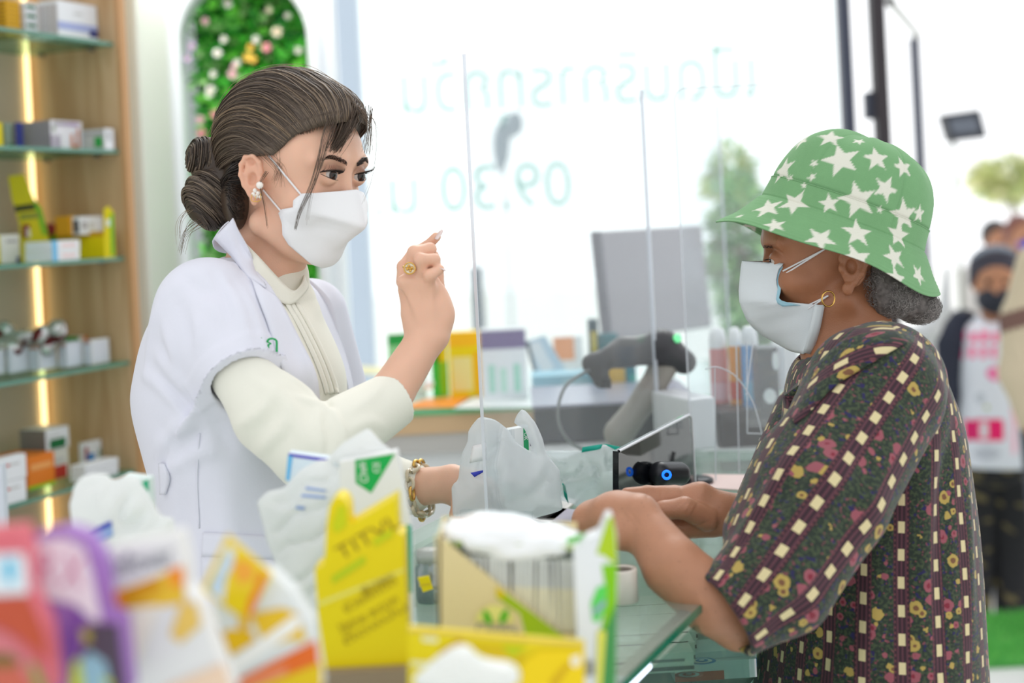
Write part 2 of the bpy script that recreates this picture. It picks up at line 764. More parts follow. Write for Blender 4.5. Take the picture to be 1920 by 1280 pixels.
def solid(name, parts, material, parent=None, smooth=False, bevel=0.0):
    V, Fs = mergeq(parts)
    o = link(name, mesh(name, V, Fs), material, parent, smooth=smooth)
    if bevel:
        md = o.modifiers.new('bevel', 'BEVEL'); md.width = bevel; md.segments = 2; md.limit_method = 'ANGLE'
    return o


def struct(o):
    o['kind'] = 'structure'
    return o


# floor, steps, ground outside
floor_m = mat('white_floor_tile', (232, 232, 230), rough=.25, spec=.4, bump=(30, .03))
struct(solid('floor', [boxq((-4, -1.5, -.08), (9, 0, 0), (0, 6.35, 0), (0, 0, .08))], floor_m))
ground_m = mat('pale_concrete', (244, 244, 240), rough=.9, bump=(20, .2))
struct(solid('ground', [boxq((-14, 5.0, -.42), (34, 0, 0), (0, 30, 0), (0, 0, .12))], ground_m))

# left wall of the room with the arch (a free-standing panel in front of the window wall)
wall_m = mat('white_wall_paint', (232, 236, 240), rough=.6, spec=.3)
WY = 3.62      # distance of the arch panel
aL, aR = W(340, 300, WY), W(598, 300, WY)
aC = (aL + aR) / 2
aW = (aR[0] - aL[0]) / 2
spring = W(470, 78, WY)[2]
ay = aC[1]


def arch_panel(x0, x1, z0, z1, cx, hw, zs, zb, y, th, n=24):
    """upright panel with a round-headed opening"""
    out = []
    arc = [(cx + hw * math.cos(a), zs + hw * math.sin(a)) for a in np.linspace(0, math.pi, n)]
    inner = [(cx + hw, zb)] + arc + [(cx - hw, zb)]
    outer = [(x1, zb)]
    for a in np.linspace(0, math.pi, n):
        dx, dz = math.cos(a), math.sin(a)
        tx = ((x1 - cx) / dx) if dx > 1e-6 else ((x0 - cx) / dx if dx < -1e-6 else 1e9)
        tz = (z1 - zs) / dz if dz > 1e-6 else 1e9
        t = min(tx, tz)
        outer.append((cx + dx * t, zs + dz * t))
    outer.append((x0, zb))
    V, F = [], []
    m = len(inner)
    for yy in (y, y + th):
        for p in inner: V.append((p[0], yy, p[1]))
        for p in outer: V.append((p[0], yy, p[1]))
    for i in range(m - 1):
        F.append([i, i + 1, m + i + 1, m + i][::-1])
        F.append([2 * m + i, 2 * m + i + 1, 3 * m + i + 1, 3 * m + i])
        F.append([i, i + 1, 2 * m + i + 1, 2 * m + i])
        F.append([m + i, m + i + 1, 3 * m + i + 1, 3 * m + i][::-1])
    return V, F


px0, px1 = W(236, 300, WY)[0], W(634, 300, WY)[0]
struct(solid('wall_left', [arch_panel(px0, px1, -.02, 2.9, aC[0], aW, spring, -.02, ay, .10), boxq((px0, ay, 2.9), (px1 - px0, 0, 0), (0, .10, 0), (0, 0, .2))], wall_m))
# raised rim round the arch
rim = [(aC[0] + aW + .004, ay - .012, 0)] + [(aC[0] + (aW + .004) * math.cos(a), ay - .012, spring + (aW + .004) * math.sin(a)) for a in np.linspace(0, math.pi, 40)] + [(aC[0] - aW - .004, ay - .012, 0)]
V, Q, C = tubes([np.array(rim)], [.018], 8)
struct(link('trim_1', meshq('trim_1', V, Q), wall_m))
# side post of the panel next to the shelf
pL, pR = W(236, 300, 3.30), W(262, 300, 3.30)
struct(solid('trim_2', [boxq((pL[0], pL[1], 0), (pR[0] - pL[0] + .01, 0, 0), (0, .3, 0), (0, 0, 3.0))], mat('pale_post', (214, 216, 206), rough=.5), bevel=.01))
struct(solid('wall_back', [boxq((px0 - 1.4, ay + .45, 0), (px1 - px0 + 1.30, 0, 0), (0, .06, 0), (0, 0, 3.0))], wall_m))

# shopfront: glass wall nearly square to the view, white and dark frames
GY = 4.85
frame_w = mat('pale_blue_frame', (196, 208, 222), rough=.4)
gx0 = W(640, 300, GY)[0]
xs = W(642, 300, GY)[0], W(684, 300, GY)[0]
yy = W(660, 300, GY)[1]
struct(solid('trim_3', [boxq((xs[0], yy, -.02), (xs[1] - xs[0], 0, 0), (0, .09, 0), (0, 0, 3.2))], frame_w, bevel=.004))
gxe = W(1583, 300, GY)[0]
glass = clear_mat('window_glass', (252, 255, 254), .012, gloss=.02)
struct(solid('window_1', [boxq((xs[1], yy + .035, .02), (gxe - xs[1], 0, 0), (0, .008, 0), (0, 0, 3.1))], glass))
darkm = mat('dark_grey_aluminium', (72, 76, 92), rough=.4, metal=.2)
dark2 = mat('brown_black_aluminium', (52, 46, 50), rough=.45, metal=.2)
for nm_, xa, xb, d_, mm, z1 in (('door_frame_left', 1579, 1602, 4.85, darkm, 3.1), ('door_frame_middle', 1641, 1667, 4.6, dark2, 3.1), ('door_frame_right', 1714, 1729, 6.0, darkm, W(1720, 68, 6.0)[2])):
    a, b = W(xa, 150, d_), W(xb, 150, d_)
    o = struct(solid({'door_frame_left': 'door_1', 'door_frame_middle': 'door_2', 'door_frame_right': 'door_3'}[nm_], [boxq((a[0], a[1], -.3 if d_ > 5 else -.02), (b[0] - a[0], 0, 0), (0, .06, 0), (0, 0, z1 + (.3 if d_ > 5 else .02)))], mm, bevel=.003))
# latch box on the middle door stile
a = W(1622, 172, 4.62)
solid('door_latch', [boxq(a - Z_ * .09, X_ * .04, Y_ * .04, Z_ * .09)], mat('latch_plastic', (52, 56, 70), rough=.5), bpy.data.objects['door_2'], bevel=.004)
# rail over the gate
a, b = W(1668, 2, 4.9), W(1722, 66, 6.0)
V, Q, C = tubes([np.array([a, b])], [.018], 6)
struct(link('trim_4', meshq('trim_4', V, Q), mat('pale_rail', (206, 208, 205), rough=.5)))

# mirrored lettering on the shopfront glass (written to be read from the street)
vin = clear_mat('pale_green_vinyl', (134, 172, 164), .25, (190, 220, 214), gloss=.0)
sign = thing('window_lettering', 'pale green Thai lettering on the shop window, seen from behind', 'sign', W(1080, 180, GY) + Y_ * -.01)


def wtext(name, body, x0, x1, ytop, ybot, par):
    a, b = W(x0, (ytop + ybot) / 2, GY), W(x1, (ytop + ybot) / 2, GY)
    hgt = W(x0, ytop, GY)[2] - W(x0, ybot, GY)[2]
    c = (a + b) / 2
    c = np.array([c[0], yy + .03, c[2]])
    return write(name, body, hgt, c, X_, Z_, vin, par, width=(b - a)[0], mirror=True)


wtext('lettering', 'เปิดบริการทุกวัน', 752, 1418, 90, 232, sign)
wtext('lettering', '09.30 น.', 700, 1072, 308, 396, sign)
# ================================================================ PHARMACIST (woman in the white coat)
SK_LIGHT = srgb(230, 184, 158)
pharm = thing('person', 'person in white coat and white face mask, hair in a low bun, raising one hand',
              'person', (0, 0, 0))
pharm.location = tuple(W(470, 800, 1.82) * np.array([1, 1, 0]))
pharm['_org'] = tuple(pharm.location)


class Head:
    """head frame: f forward, r to the person's right, u up, millimetres from the point between the ears at eye level"""
    def __init__(s, O, yaw, pitch, scale=1.0, roll=0.0):
        # yaw measured from image right towards the camera
        F0 = math.cos(yaw) * CR - math.sin(yaw) * CF
        Rt = -math.sin(yaw) * CR - math.cos(yaw) * CF
        F = math.cos(pitch) * F0 - math.sin(pitch) * CU
        U = math.cos(pitch) * CU + math.sin(pitch) * F0
        Rt2 = math.cos(roll) * Rt + math.sin(roll) * U
        U2 = math.cos(roll) * U - math.sin(roll) * Rt
        s.F, s.R, s.U = F, Rt2, U2
        s.O = O
        s.s = scale * 0.001
        s.M = np.array([s.F, s.R, s.U])

    def __call__(s, f, r, u):
        return s.O + s.s * (f * s.F + r * s.R + u * s.U)

    def loc(s, P):
        return ((P - s.O) @ s.M.T) / s.s


def face_sdf(S, H, m, chin=0.0, gaunt=0.0, eu=0.0):
    """skull, jaw, nose, lids, ears; m = metres per mm of this head"""
    R = H.M
    S.ell(H(-6, 0, 32), np.array([92, 74, 84]) * m, R, k=.02)
    S.ell(H(44, 0, 34), np.array([47, 60, 52]) * m, R, k=.02)
    S.ell(H(42, 0, -22), np.array([46, 58, 60]) * m, R, k=.02)
    S.ell(H(34, 0, -66), np.array([44, 47 - gaunt, 36]) * m, R, k=.02)
    S.cap(H(5, 50, -55), H(70 - chin * .9, 14, -100 + chin), 17 * m, 12 * m, k=.016)
    S.cap(H(5, -50, -55), H(70 - chin * .9, -14, -100 + chin), 17 * m, 12 * m, k=.016)
    S.ell(H(76 - chin * .9, 0, -94 + chin), np.array([14, 16, 15]) * m, R, k=.014)
    for sg in (1, -1):
        S.ell(H(64, sg * 44, -28), np.array([20, 17, 17]) * m, R, k=.018)
        S.cap(H(85, sg * 12, 25 + eu), H(77, sg * 46, 23 + eu), 9 * m, 7 * m, k=.012)
    # mouth block
    S.ell(H(73, 0, -56), np.array([13, 24, 18]) * m, R, k=.014)
    # eye sockets
    for sg in (1, -1):
        S.ell(H(95 + eu * .3, sg * (31 - eu * .3), 5 + eu), np.array([13, 17, 12]) * m, R, k=.012, op='-')
    # nose
    S.cap(H(86, 0, 8 + eu), H(101, 0, -30), 7.5 * m, 8 * m, k=.009)
    S.ell(H(99, 0, -34), np.array([10, 9, 8]) * m, R, k=.005)
    for sg in (1, -1):
        S.ell(H(90, sg * 11, -36), np.array([9, 6.5, 6.5]) * m, R, k=.005)


def lids(S, H, m, f, r, u=0, op_u=5.2, op_r=14.5, tilt=0.12, kl=.004):
    for sg in (1, -1):
        E = H(f, sg * r, u)
        S.ell(E, 13.6 * m, k=kl)
    for sg in (1, -1):
        # almond opening, outer corner a little up
        c, sn = math.cos(tilt), math.sin(tilt) * sg
        Rr = c * H.R + sn * H.U
        Ur = -sn * H.R + c * H.U
        S.ell(H(f + 12.5, sg * r, u), np.array([9, op_r, op_u]) * m, np.array([H.F, Rr, Ur]), k=.0012, op='-')


def ear(S, H, m, sg=1, f=-2, r=70, u=-12, tilt=0.25, k=.003, es=1.0):
    """outer ear: helix ring, antihelix, lobe, bowl"""
    m = m * es

    def p(a, b, o=0):  # a along face direction (back positive), b up, o outward
        a, b = a * es, b * es
        aa = a * math.cos(tilt) + b * math.sin(tilt)
        bb = -a * math.sin(tilt) + b * math.cos(tilt)
        return H(f - aa, sg * (r + o), u + bb)
    S.ell(p(8, 4, 4), np.array([17, 7, 30]) * m, np.array([math.cos(tilt) * H.F + math.sin(tilt) * H.U, H.R, -math.sin(tilt) * H.F + math.cos(tilt) * H.U]), k=.006)
    hel = [(-9, 8, 5), (-7, 22, 7), (2, 31, 9), (14, 30, 11), (21, 20, 12), (22, 6, 12), (17, -8, 11), (9, -20, 9), (3, -27, 8)]
    S.chain([p(*q) for q in hel], [3.0 * m] * 9, k=k)
    S.ell(p(1, -28, 8), np.array([7, 4.2, 8.5]) * m, H.M, k=.004)
    S.chain([p(12, 22, 8), p(14, 8, 9), p(11, -6, 8), p(6, -14, 7)], [2.6 * m] * 4, k=.003)
    S.ell(p(-8, -3, 6), np.array([3.5, 4, 6]) * m, H.M, k=.003)
    S.ell(p(4, 0, 9), np.array([6.5, 6, 9]) * m, H.M, k=.003, op='-')
    S.ell(p(5, 23, 9), np.array([5, 4, 4]) * m, H.M, k=.003, op='-')


def eyeball(name, H, m, f, r, u, parent, gaze, iris=(70, 46, 32), rad=12.4):
    E = H(f, r, u)
    z = norm(gaze)
    x = norm(np.cross(z, H.U)); y = np.cross(z, x)
    V, C, Fs = [], [], []
    rings = [0, 4, 10, 11, 15, 22, 29, 31.5, 34, 36, 50, 70, 95, 130, 160]
    cols = [(8, 6, 6)] * 3 + [iris, tuple(int(c * 1.35) for c in iris), iris, tuple(int(c * .45) for c in iris), (150, 135, 130)] + [(196, 186, 180)] * 7
    n = 24
    for a, c in zip(rings, cols):
        t = math.radians(a)
        for j in range(n):
            w = 2 * math.pi * j / n
            rr = rad * m
            V.append(E + rr * (math.cos(t) * z + math.sin(t) * (math.cos(w) * x + math.sin(w) * y)))
            C.append(srgb(*c))
    for i in range(len(rings) - 1):
        for j in range(n):
            Fs.append([i * n + j, i * n + (j + 1) % n, (i + 1) * n + (j + 1) % n, (i + 1) * n + j])
    me = meshq(name, V, Fs, C)
    return link(name, me, mat('eye_surface', vcol=True, rough=0.12, coat=.25, spec=0.4), parent)


HW = Head(W(545, 336, 1.81), math.radians(33), math.radians(7))
mW = 0.001
SW = Sdf(k=.012)
face_sdf(SW, HW, mW, chin=14, eu=8)
lids(SW, HW, mW, 83, 27, 14, op_u=5.0, op_r=15.0, tilt=0.16)
ear(SW, HW, mW, 1, f=12, r=70, u=0, tilt=0.14, es=.90)
ear(SW, HW, mW, -1, f=12, r=70, u=0, tilt=0.14, es=.90)
# neck
SW.cap(W(500, 400, 1.83), W(492, 520, 1.825), .043, .046, k=.02)
SW.cap(W(535, 440, 1.81), W(522, 530, 1.82), .026, .026, k=.02)
SW.cap(W(492, 520, 1.825), W(470, 620, 1.83), .046, .085, k=.02)
# raised forearm, wrist, hand (back of the hand towards us)
SW.chain([W(640, 815, 1.66), W(735, 735, 1.69), W(801, 632, 1.72)], [.030, .0268, .0225], k=.003)


def finger(S, pts, r0, r1, k=.0035):
    n = len(pts)
    rs = [r0 + (r1 - r0) * i / (n - 1) for i in range(n)]
    S.chain(pts, rs, k=k)
    return S


SW.ecap(W(803, 632, 1.72), W(800, 590, 1.725), .0235, .017, .028, .015, CR, k=.012)
SW.ecap(W(803, 598, 1.725), W(785, 535, 1.725), .0295, .015, .026, .012, CR, k=.012)
SW.ell(W(826, 592, 1.728), (.014, .016, .026), np.array([CR, CF, CU]), k=.012)   # heel of the hand, little-finger side
SW.ell(W(822, 560, 1.735), (.010, .014, .018), np.array([CR, CF, CU]), k=.012)
# knuckles
for px, py in ((757, 528), (772, 526), (789, 530), (806, 540)):
    SW.ell(W(px, py, 1.716), .0085, k=.008)
for a, b in (((792, 610), (757, 530)), ((798, 610), (773, 528)), ((804, 610), (790, 532)), ((812, 608), (806, 542))):
    SW.cap(W(*a, 1.708), W(*b, 1.711), .0022, .0032, k=.008)
finger(SW, [W(756, 528, 1.73), W(757, 500, 1.745), W(776, 473, 1.755), W(800, 462, 1.75), W(818, 444, 1.742)], .0088, .0058)   # index, up behind
finger(SW, [W(770, 524, 1.722), W(777, 473, 1.715), W(806, 467, 1.728)], .0086, .0078)
SW.cap(W(806, 467, 1.728), W(803, 480, 1.745), .0078, .0065, k=.003)
finger(SW, [W(788, 528, 1.718), W(789, 487, 1.705), W(814, 487, 1.716)], .0084, .0074)
SW.cap(W(814, 487, 1.716), W(810, 502, 1.735), .0074, .0062, k=.003)
finger(SW, [W(805, 541, 1.716), W(806, 516, 1.702), W(824, 505, 1.712)], .0076, .0062)
finger(SW, [W(806, 600, 1.74), W(822, 560, 1.765), W(818, 515, 1.77), W(812, 480, 1.765)], .0115, .0075)     # thumb on the far side
# far (left) forearm, wrist, hand reaching behind the bag
SW.chain([W(748, 918, 1.922), W(775, 914, 1.92), W(845, 906, 1.90)], [.0262, .0262, .0235], k=.003)
SW.ecap(W(845, 906, 1.90), W(885, 925, 1.89), .024, .018, .034, .016, CU, k=.01)
for i, (dy, r) in enumerate(((-30, .0082), (-8, .0084), (14, .008), (34, .007))):
    finger(SW, [W(885, 925 + dy, 1.89), W(918, 938 + dy, 1.885), W(940, 962 + dy * .8, 1.88)], r, r * .8)
finger(SW, [W(862, 930, 1.885), W(856, 965, 1.87), W(866, 992, 1.87)], .0105, .0075)
# hand creases at the wrist
SW.fn = folds([([W(766, 618, 1.705), W(790, 612, 1.693), W(838, 628, 1.705)], .0012, -.0008),
               ([W(770, 608, 1.705), W(800, 606, 1.690), W(840, 620, 1.705)], .0010, -.0006),
               ([W(800, 602, 1.695), W(842, 612, 1.705)], .0010, -.0006),
               ([W(640, 0, 1.7), W(641, 0, 1.7)], .001, 0)])


def woman_col(P):
    L = HW.loc(P)
    base = np.tile(np.array(SK_LIGHT), (len(P), 1))
    # natural colour differences: cheeks, ear rims, lids, knuckles
    def add(c, a):
        nonlocal base
        base = base * (1 - a[:, None]) + np.array(srgb(*c)) * a[:, None]
    for sg in (1, -1):
        d = np.linalg.norm((L - np.array([72, sg * 42, -26])) / np.array([30, 26, 18]), axis=1)
        add((228, 140, 118), np.clip(1 - d, 0, 1) * 0.55)
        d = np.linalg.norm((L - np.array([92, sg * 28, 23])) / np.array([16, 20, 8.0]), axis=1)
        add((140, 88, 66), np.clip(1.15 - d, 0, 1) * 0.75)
    d = np.linalg.norm((L - np.array([100, 0, -38])) / 18.0, axis=1)
    add((216, 130, 110), np.clip(1 - d, 0, 1) * 0.4)
    ea = (np.abs(L[:, 1]) > 72) & (np.abs(L[:, 0]) < 35) & (np.abs(L[:, 2] + 14) < 42)
    base[ea] = base[ea] * 0.8 + np.array(srgb(214, 130, 100)) * 0.2
    nz = noise3(P, 160, 3)
    return np.clip(base * (1 + 0.04 * nz[:, None]), 0, 1)


skin_w = mat('fair_skin', vcol=True, rough=0.42, spec=0.4, sss=0.25, bump=(900, 0.12))
body_w = sdf_obj('body', SW, .0016, skin_w, pharm, woman_col)
tag(body_w, 'light skin')
gz = HW.F * 0.96 + HW.R * .16 + HW.U * 0.03
ew1 = eyeball('eye', HW, mW, 83, 27, 14, body_w, gz, iris=(44, 28, 20))
ew2 = eyeball('eye', HW, mW, 83, -27, 14, body_w, gz, iris=(44, 28, 20))

# eyelashes, liner, brows
P_, R_, C_ = [], [], []
dark = srgb(28, 20, 18)
for sg in (1, -1):
    def lid(t, up, out=0.0):
        tilt = 0.16
        uu = (5.2 if up > 0 else -4.9) * math.sqrt(max(0, 1 - (t / 15.2) ** 2))
        rr = t * math.cos(tilt) - uu * math.sin(tilt)
        u2 = t * math.sin(tilt) + uu * math.cos(tilt)
        ff = math.sqrt(max(1, 14.0 ** 2 - rr * rr - uu * uu)) + out
        return HW(83 + ff, sg * (27 + rr), 14 + u2)
    pts = [lid(t, 1) for t in np.linspace(-14.5, 16, 14)]
    P_.append(pts); R_.append(np.linspace(.0003, .0011, 14) * (1 - .3 * (np.linspace(0, 1, 14) > .95))); C_.append(dark)
    P_.append([lid(t, -1) for t in np.linspace(-8, 14.5, 10)]); R_.append(.00035); C_.append(dark)
    for t in np.linspace(-11, 15.5, 22):
        a = lid(t, 1)
        L = 7.5 + 3.5 * (t + 11) / 26
        b = a + .001 * (L * .75 * HW.F + L * .35 * HW.U + sg * t * .22 * HW.R)
        c = b + .001 * (L * .18 * HW.F + L * .45 * HW.U + sg * t * .1 * HW.R)
        P_.append(spline([a, b, c], 6)); R_.append(np.linspace(.00035, .0001, 6)); C_.append(dark)
V, Q, C = tubes(P_, R_, 4, C_)
lash = link('eyelashes', meshq('eyelashes', V, Q, C), mat('lash_hair', vcol=True, rough=.5), body_w)
tag(lash, kind='stuff')
P_, R_, C_ = [], [], []
for sg in (1, -1):
    for i in range(230):
        t = RS.rand()
        r = 9 + 35 * t
        u = 29 + 7.5 * math.sin(min(1, t * 1.25) * math.pi * .55) - max(0, t - .7) * 17
        w = 3.2 * (1 - abs(t - .35) * .9) * (RS.rand() - .5) * 2
        f = 98.5 - 11 * t * t - 4 * t
        a = HW(f - 1.0, sg * r, u + w)
        b = HW(f + .8, sg * (r + 4), u + w + 1.2 - 2.2 * t)
        P_.append([a, (a + b) / 2 + .0004 * HW.F, b]); R_.append(np.array([.00042, .00036, .00014])); C_.append(srgb(52, 38, 32))
V, Q, C = tubes(P_, R_, 3, C_)
brow = link('eyebrows', meshq('eyebrows', V, Q, C), mat('lash_hair'), body_w)
tag(brow, kind='stuff')

# ---------------------------------------------------------------- hair
hairm = mat('brown_hair', vcol=True, rough=0.38, spec=0.5, sheen=0.0)
HAIRC = [(76, 63, 53), (88, 74, 62), (102, 87, 73), (64, 53, 45), (122, 106, 90)]
SH = Sdf(k=.02)
SH.ell(HW(-8, 0, 46), np.array([104, 80, 90]) * mW, HW.M)
SH.ell(HW(50, 0, 78), np.array([44, 52, 40]) * mW, HW.M, k=.02)
SH.cap(W(432, 305, 1.84), W(452, 395, 1.83), .032, .028, k=.02)
# cut away the face, below the hairline and in front of the ear
HL = [np.array([-18.0, 24.0]), np.array([34.0, 33.0]), np.array([60.0, 62.0]), np.array([101.0, 84.0])]
for A0, A1 in zip(HL[:-1], HL[1:]):
    nA = np.array([(A1 - A0)[1], -(A1 - A0)[0]]); nA /= np.linalg.norm(nA)
    SH.wedge([(HW(A0[0], 0, A0[1]), -(nA[0] * HW.F + nA[1] * HW.U)), (HW(-9 if A0[0] < 50 else A0[0] - 12, 0, 0), -HW.F)], k=.005)
# bun
B1, B2 = W(384, 296, 1.83), W(402, 372, 1.82)
SH.ell(B1, (.024, .028, .025), np.array([CR, CF, CU]), k=.012)
SH.ell(B2, (.038, .040, .038), np.array([CR, CF, CU]), k=.012)
SH.ell(W(440, 350, 1.83), (.026, .035, .040), np.array([CR, CF, CU]), k=.014)
SH.ell(W(444, 372, 1.79), (.017, .030, .040), np.array([CR, CF, CU]), k=.010)


def haircol(V):
    n = noise3(V, 90, 5)
    return np.clip(np.array(srgb(66, 53, 43)) * (1 + .25 * n[:, None]), 0, 1)


hair = sdf_obj('hair', SH, .0022, hairm, body_w, haircol)
tag(hair, 'brown hair swept back into a low bun')
P_, R_, C_ = [], [], []
Gp = HW.loc(W(432, 322, 1.845)[None])[0]
cen = np.array([-8.0, 0.0, 46.0]); rad = np.array([105.0, 81.0, 91.0])
cen2 = np.array([50.0, 0.0, 78.0]); rad2 = np.array([45.5, 53.5, 41.5])


def on_hair(d):
    """surface radius along direction d from cen over both ellipsoids"""
    d = d / np.linalg.norm(d)
    t1 = 1.0 / np.linalg.norm(d / rad)
    o = (cen - cen2)
    a = np.dot(d / rad2, d / rad2); b = 2 * np.dot(d / rad2, o / rad2); c = np.dot(o / rad2, o / rad2) - 1
    D = b * b - 4 * a * c
    t2 = (-b + math.sqrt(D)) / (2 * a) if D > 0 else 0
    m = max(t1, t2)
    return cen + d * (m + 5.6 * math.exp(-abs(t1 - t2) / 7.0)), d


def strand(start, lift, wob, n=22, side=0.0, end=1.0, emerge=1.5, jit=0.0):
    sg = 1 if start[1] >= 0 else -1
    tp = np.clip((start[0] + 16) / 113.0, 0, 1)
    ph = math.radians(4 + 88 * tp ** 1.9 + jit)
    dm = norm(np.array([-12 - 10 * tp, sg * math.cos(ph) * 84, math.sin(ph) * 95 - 8])) * 1.25
    d0 = start - cen; d0 /= np.linalg.norm(d0)
    d1 = Gp - cen; d1 /= np.linalg.norm(d1)
    om = math.acos(np.clip(np.dot(d0, d1), -1, 1))
    bx = np.cross(d0, d1); bx /= np.linalg.norm(bx) + 1e-9
    pts = []
    for i in range(n):
        t = i / (n - 1) * end
        d = (1 - t) ** 2 * d0 + 2 * t * (1 - t) * dm + t * t * d1
        d = d + bx * (side * math.sin(t * math.pi) + wob * math.sin(t * 9 + side * 30))
        p, dd = on_hair(d)
        pts.append(HW(*(p + dd * (lift * math.sin(min(1, t * 1.5) * math.pi * .5) * (1 - .7 * t) - emerge * max(0, 1 - t * 14)))))
    return pts


def hairline(t, sg=1):
    """t 0 at the ear, 1 at the middle of the forehead"""
    f = -18 + 119 * t
    u = float(np.interp(f, [h[0] for h in HL], [h[1] for h in HL])) - 1.0
    r = sg * math.sqrt(max(0.01, 1 - t ** 2.4)) * 78
    return np.array([f, r, u])


for i in range(4600):
    sg = 1 if RS.rand() < .76 else -1
    t = RS.rand() ** .55
    st = hairline(t, sg)
    if RS.rand() < .35:
        st = st + np.array([-25, 0, 12]) * RS.rand() * (1 - .3 * t)
    clump = math.sin(t * 38 + 5 * math.sin(t * 9)) * .5 + .5
    side = .18 * math.sin(t * 7 + .5) + (RS.rand() - .5) * .05
    lift = 1.0 + 4.5 * clump * RS.rand() + (6 if RS.rand() < .03 else 0)
    P_.append(strand(st, lift, .006 * (RS.rand() - .5), side=-sg * side * .6, n=20, jit=(RS.rand() - .5) * 9))
    R_.append(np.linspace(.00055, .00045, 20) * (.7 + .7 * RS.rand()))
    c = HAIRC[[0, 1, 0, 3, 2, 4, 0, 1, 3, 0][int((clump * 5 + RS.rand() * 5)) % 10]]
    C_.append(srgb(*c))
# nape and behind-ear strands to the bun
_nx = np.stack([436 + 24 * RS.rand(620), 300 + 112 * RS.rand(620)], 1)
_nd = hit(SH, _nx, 1.68, 1.95)
for i in range(620):
    a = W(_nx[i, 0], _nx[i, 1], _nd[i] - .0015)
    L = HW.loc(a[None])[0]
    b = W(424 + 8 * RS.rand(), _nx[i, 1] * .6 + 345 * .4, _nd[i] - .001 + .01 * RS.rand())
    c = W(408, 340 + 30 * RS.rand(), 1.80)
    P_.append(spline([a, (a + b) / 2 - .004 * CF, b, c], 10)); R_.append(.0006)
    C_.append(srgb(*[(44, 35, 30), (58, 46, 38), (36, 29, 26)][i % 3]))


def coil(c, R, turns, ph, axis_tilt, n, rr, col, w=None):
    """hair wound round a lump"""
    pts = []
    ax = norm(np.array([math.sin(axis_tilt), 0.35, math.cos(axis_tilt)]))
    e1 = norm(np.cross(ax, [0, 1, 0.2])); e2 = np.cross(ax, e1)
    for i in range(n):
        t = i / (n - 1)
        a = ph + turns * 2 * math.pi * t
        z = -0.95 + 1.9 * ((t + w) % 1.0)
        q = math.sqrt(max(0, 1 - z * z))
        d = q * math.cos(a) * e1 + q * math.sin(a) * e2 + z * ax
        pts.append(c + rr * (CR * np.dot(d, CR) * R[0] + CF * np.dot(d, CF) * R[1] + CU * np.dot(d, CU) * R[2]))
    return pts


def lump(c, R, N, tilt, seed):
    r = np.random.RandomState(seed)
    for i in range(N):
        # arcs following great-circle like sweeps
        ph = r.rand() * 2 * math.pi
        z = r.rand() * 1.8 - .9
        ax = norm(np.array([math.sin(tilt), 0.5, math.cos(tilt)]))
        e1 = norm(np.cross(ax, [0, 1, 0.2])); e2 = np.cross(ax, e1)
        pts = []
        L = 1.2 + r.rand() * 1.6
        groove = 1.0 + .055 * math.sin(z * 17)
        for j in range(14):
            t = j / 13
            a = ph + L * t
            zz = np.clip(z + .25 * (t - .5), -.97, .97)
            q = math.sqrt(1 - zz * zz)
            d = q * math.cos(a) * e1 + q * math.sin(a) * e2 + zz * ax
            k = groove * (1.0 - .06 * (2 * t - 1) ** 4) + .012 * r.rand() * 0
            pts.append(c + k * (CR * np.dot(d, CR) * R[0] + CF * np.dot(d, CF) * R[1] + CU * np.dot(d, CU) * R[2]))
        P_.append(pts); R_.append(.0007 * (.7 + .6 * r.rand()))
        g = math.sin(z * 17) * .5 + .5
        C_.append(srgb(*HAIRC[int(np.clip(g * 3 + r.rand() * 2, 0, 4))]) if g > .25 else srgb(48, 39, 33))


lump(B1, (.0255, .0295, .0265), 420, 1.9, 1)
lump(B2, (.0395, .0415, .0395), 800, 0.9, 2)
lump(W(436, 330, 1.83), (.026, .036, .036), 260, 2.2, 3)
# front pieces falling over the temple and forehead
def fall(pts, n, spread, rad_=.00045, col=(84, 69, 57), taper=True):
    base = spline(pts, 16)
    for i in range(n):
        o0 = RS.normal(size=3) * spread[0]; o1 = RS.normal(size=3) * spread[1]
        tt = np.linspace(0, 1, 16)[:, None]
        P_.append(base + o0 * (1 - tt) + o1 * tt); R_.append(np.linspace(1, .35 if taper else 1, 16) * rad_); C_.append(srgb(*(np.array(col) * (.8 + .5 * RS.rand()))))


fall([W(648, 200, 1.765), W(646, 228, 1.748), W(632, 262, 1.742), W(614, 292, 1.738), W(600, 318, 1.738)], 110, (.006, .0035), .0005)
fall([W(668, 208, 1.77), W(658, 235, 1.748), W(642, 262, 1.742), W(622, 288, 1.738)], 70, (.005, .0035))
fall([W(628, 215, 1.735), W(615, 250, 1.72), W(602, 300, 1.715), W(585, 350, 1.71), (W(562, 400, 1.712)), W(554, 430, 1.712)], 14, (.004, .0012), .0004)
fall([W(622, 220, 1.735), W(606, 262, 1.72), W(597, 320, 1.712), W(584, 370, 1.705), W(577, 415, 1.70)], 5, (.004, .002), .0003)
fall([W(675, 205, 1.76), W(693, 232, 1.745), W(694, 262, 1.745), W(690, 290, 1.745)], 14, (.003, .003), .0004, (96, 78, 62))
fall([W(668, 198, 1.76), W(700, 222, 1.75), W(706, 262, 1.745), W(698, 330, 1.745), W(681, 378, 1.742)], 3, (.002, .003), .0003, (96, 78, 62))
fall([W(690, 205, 1.78), W(688, 240, 1.775), W(684, 280, 1.775)], 12, (.004, .003), .0004, (84, 68, 56))
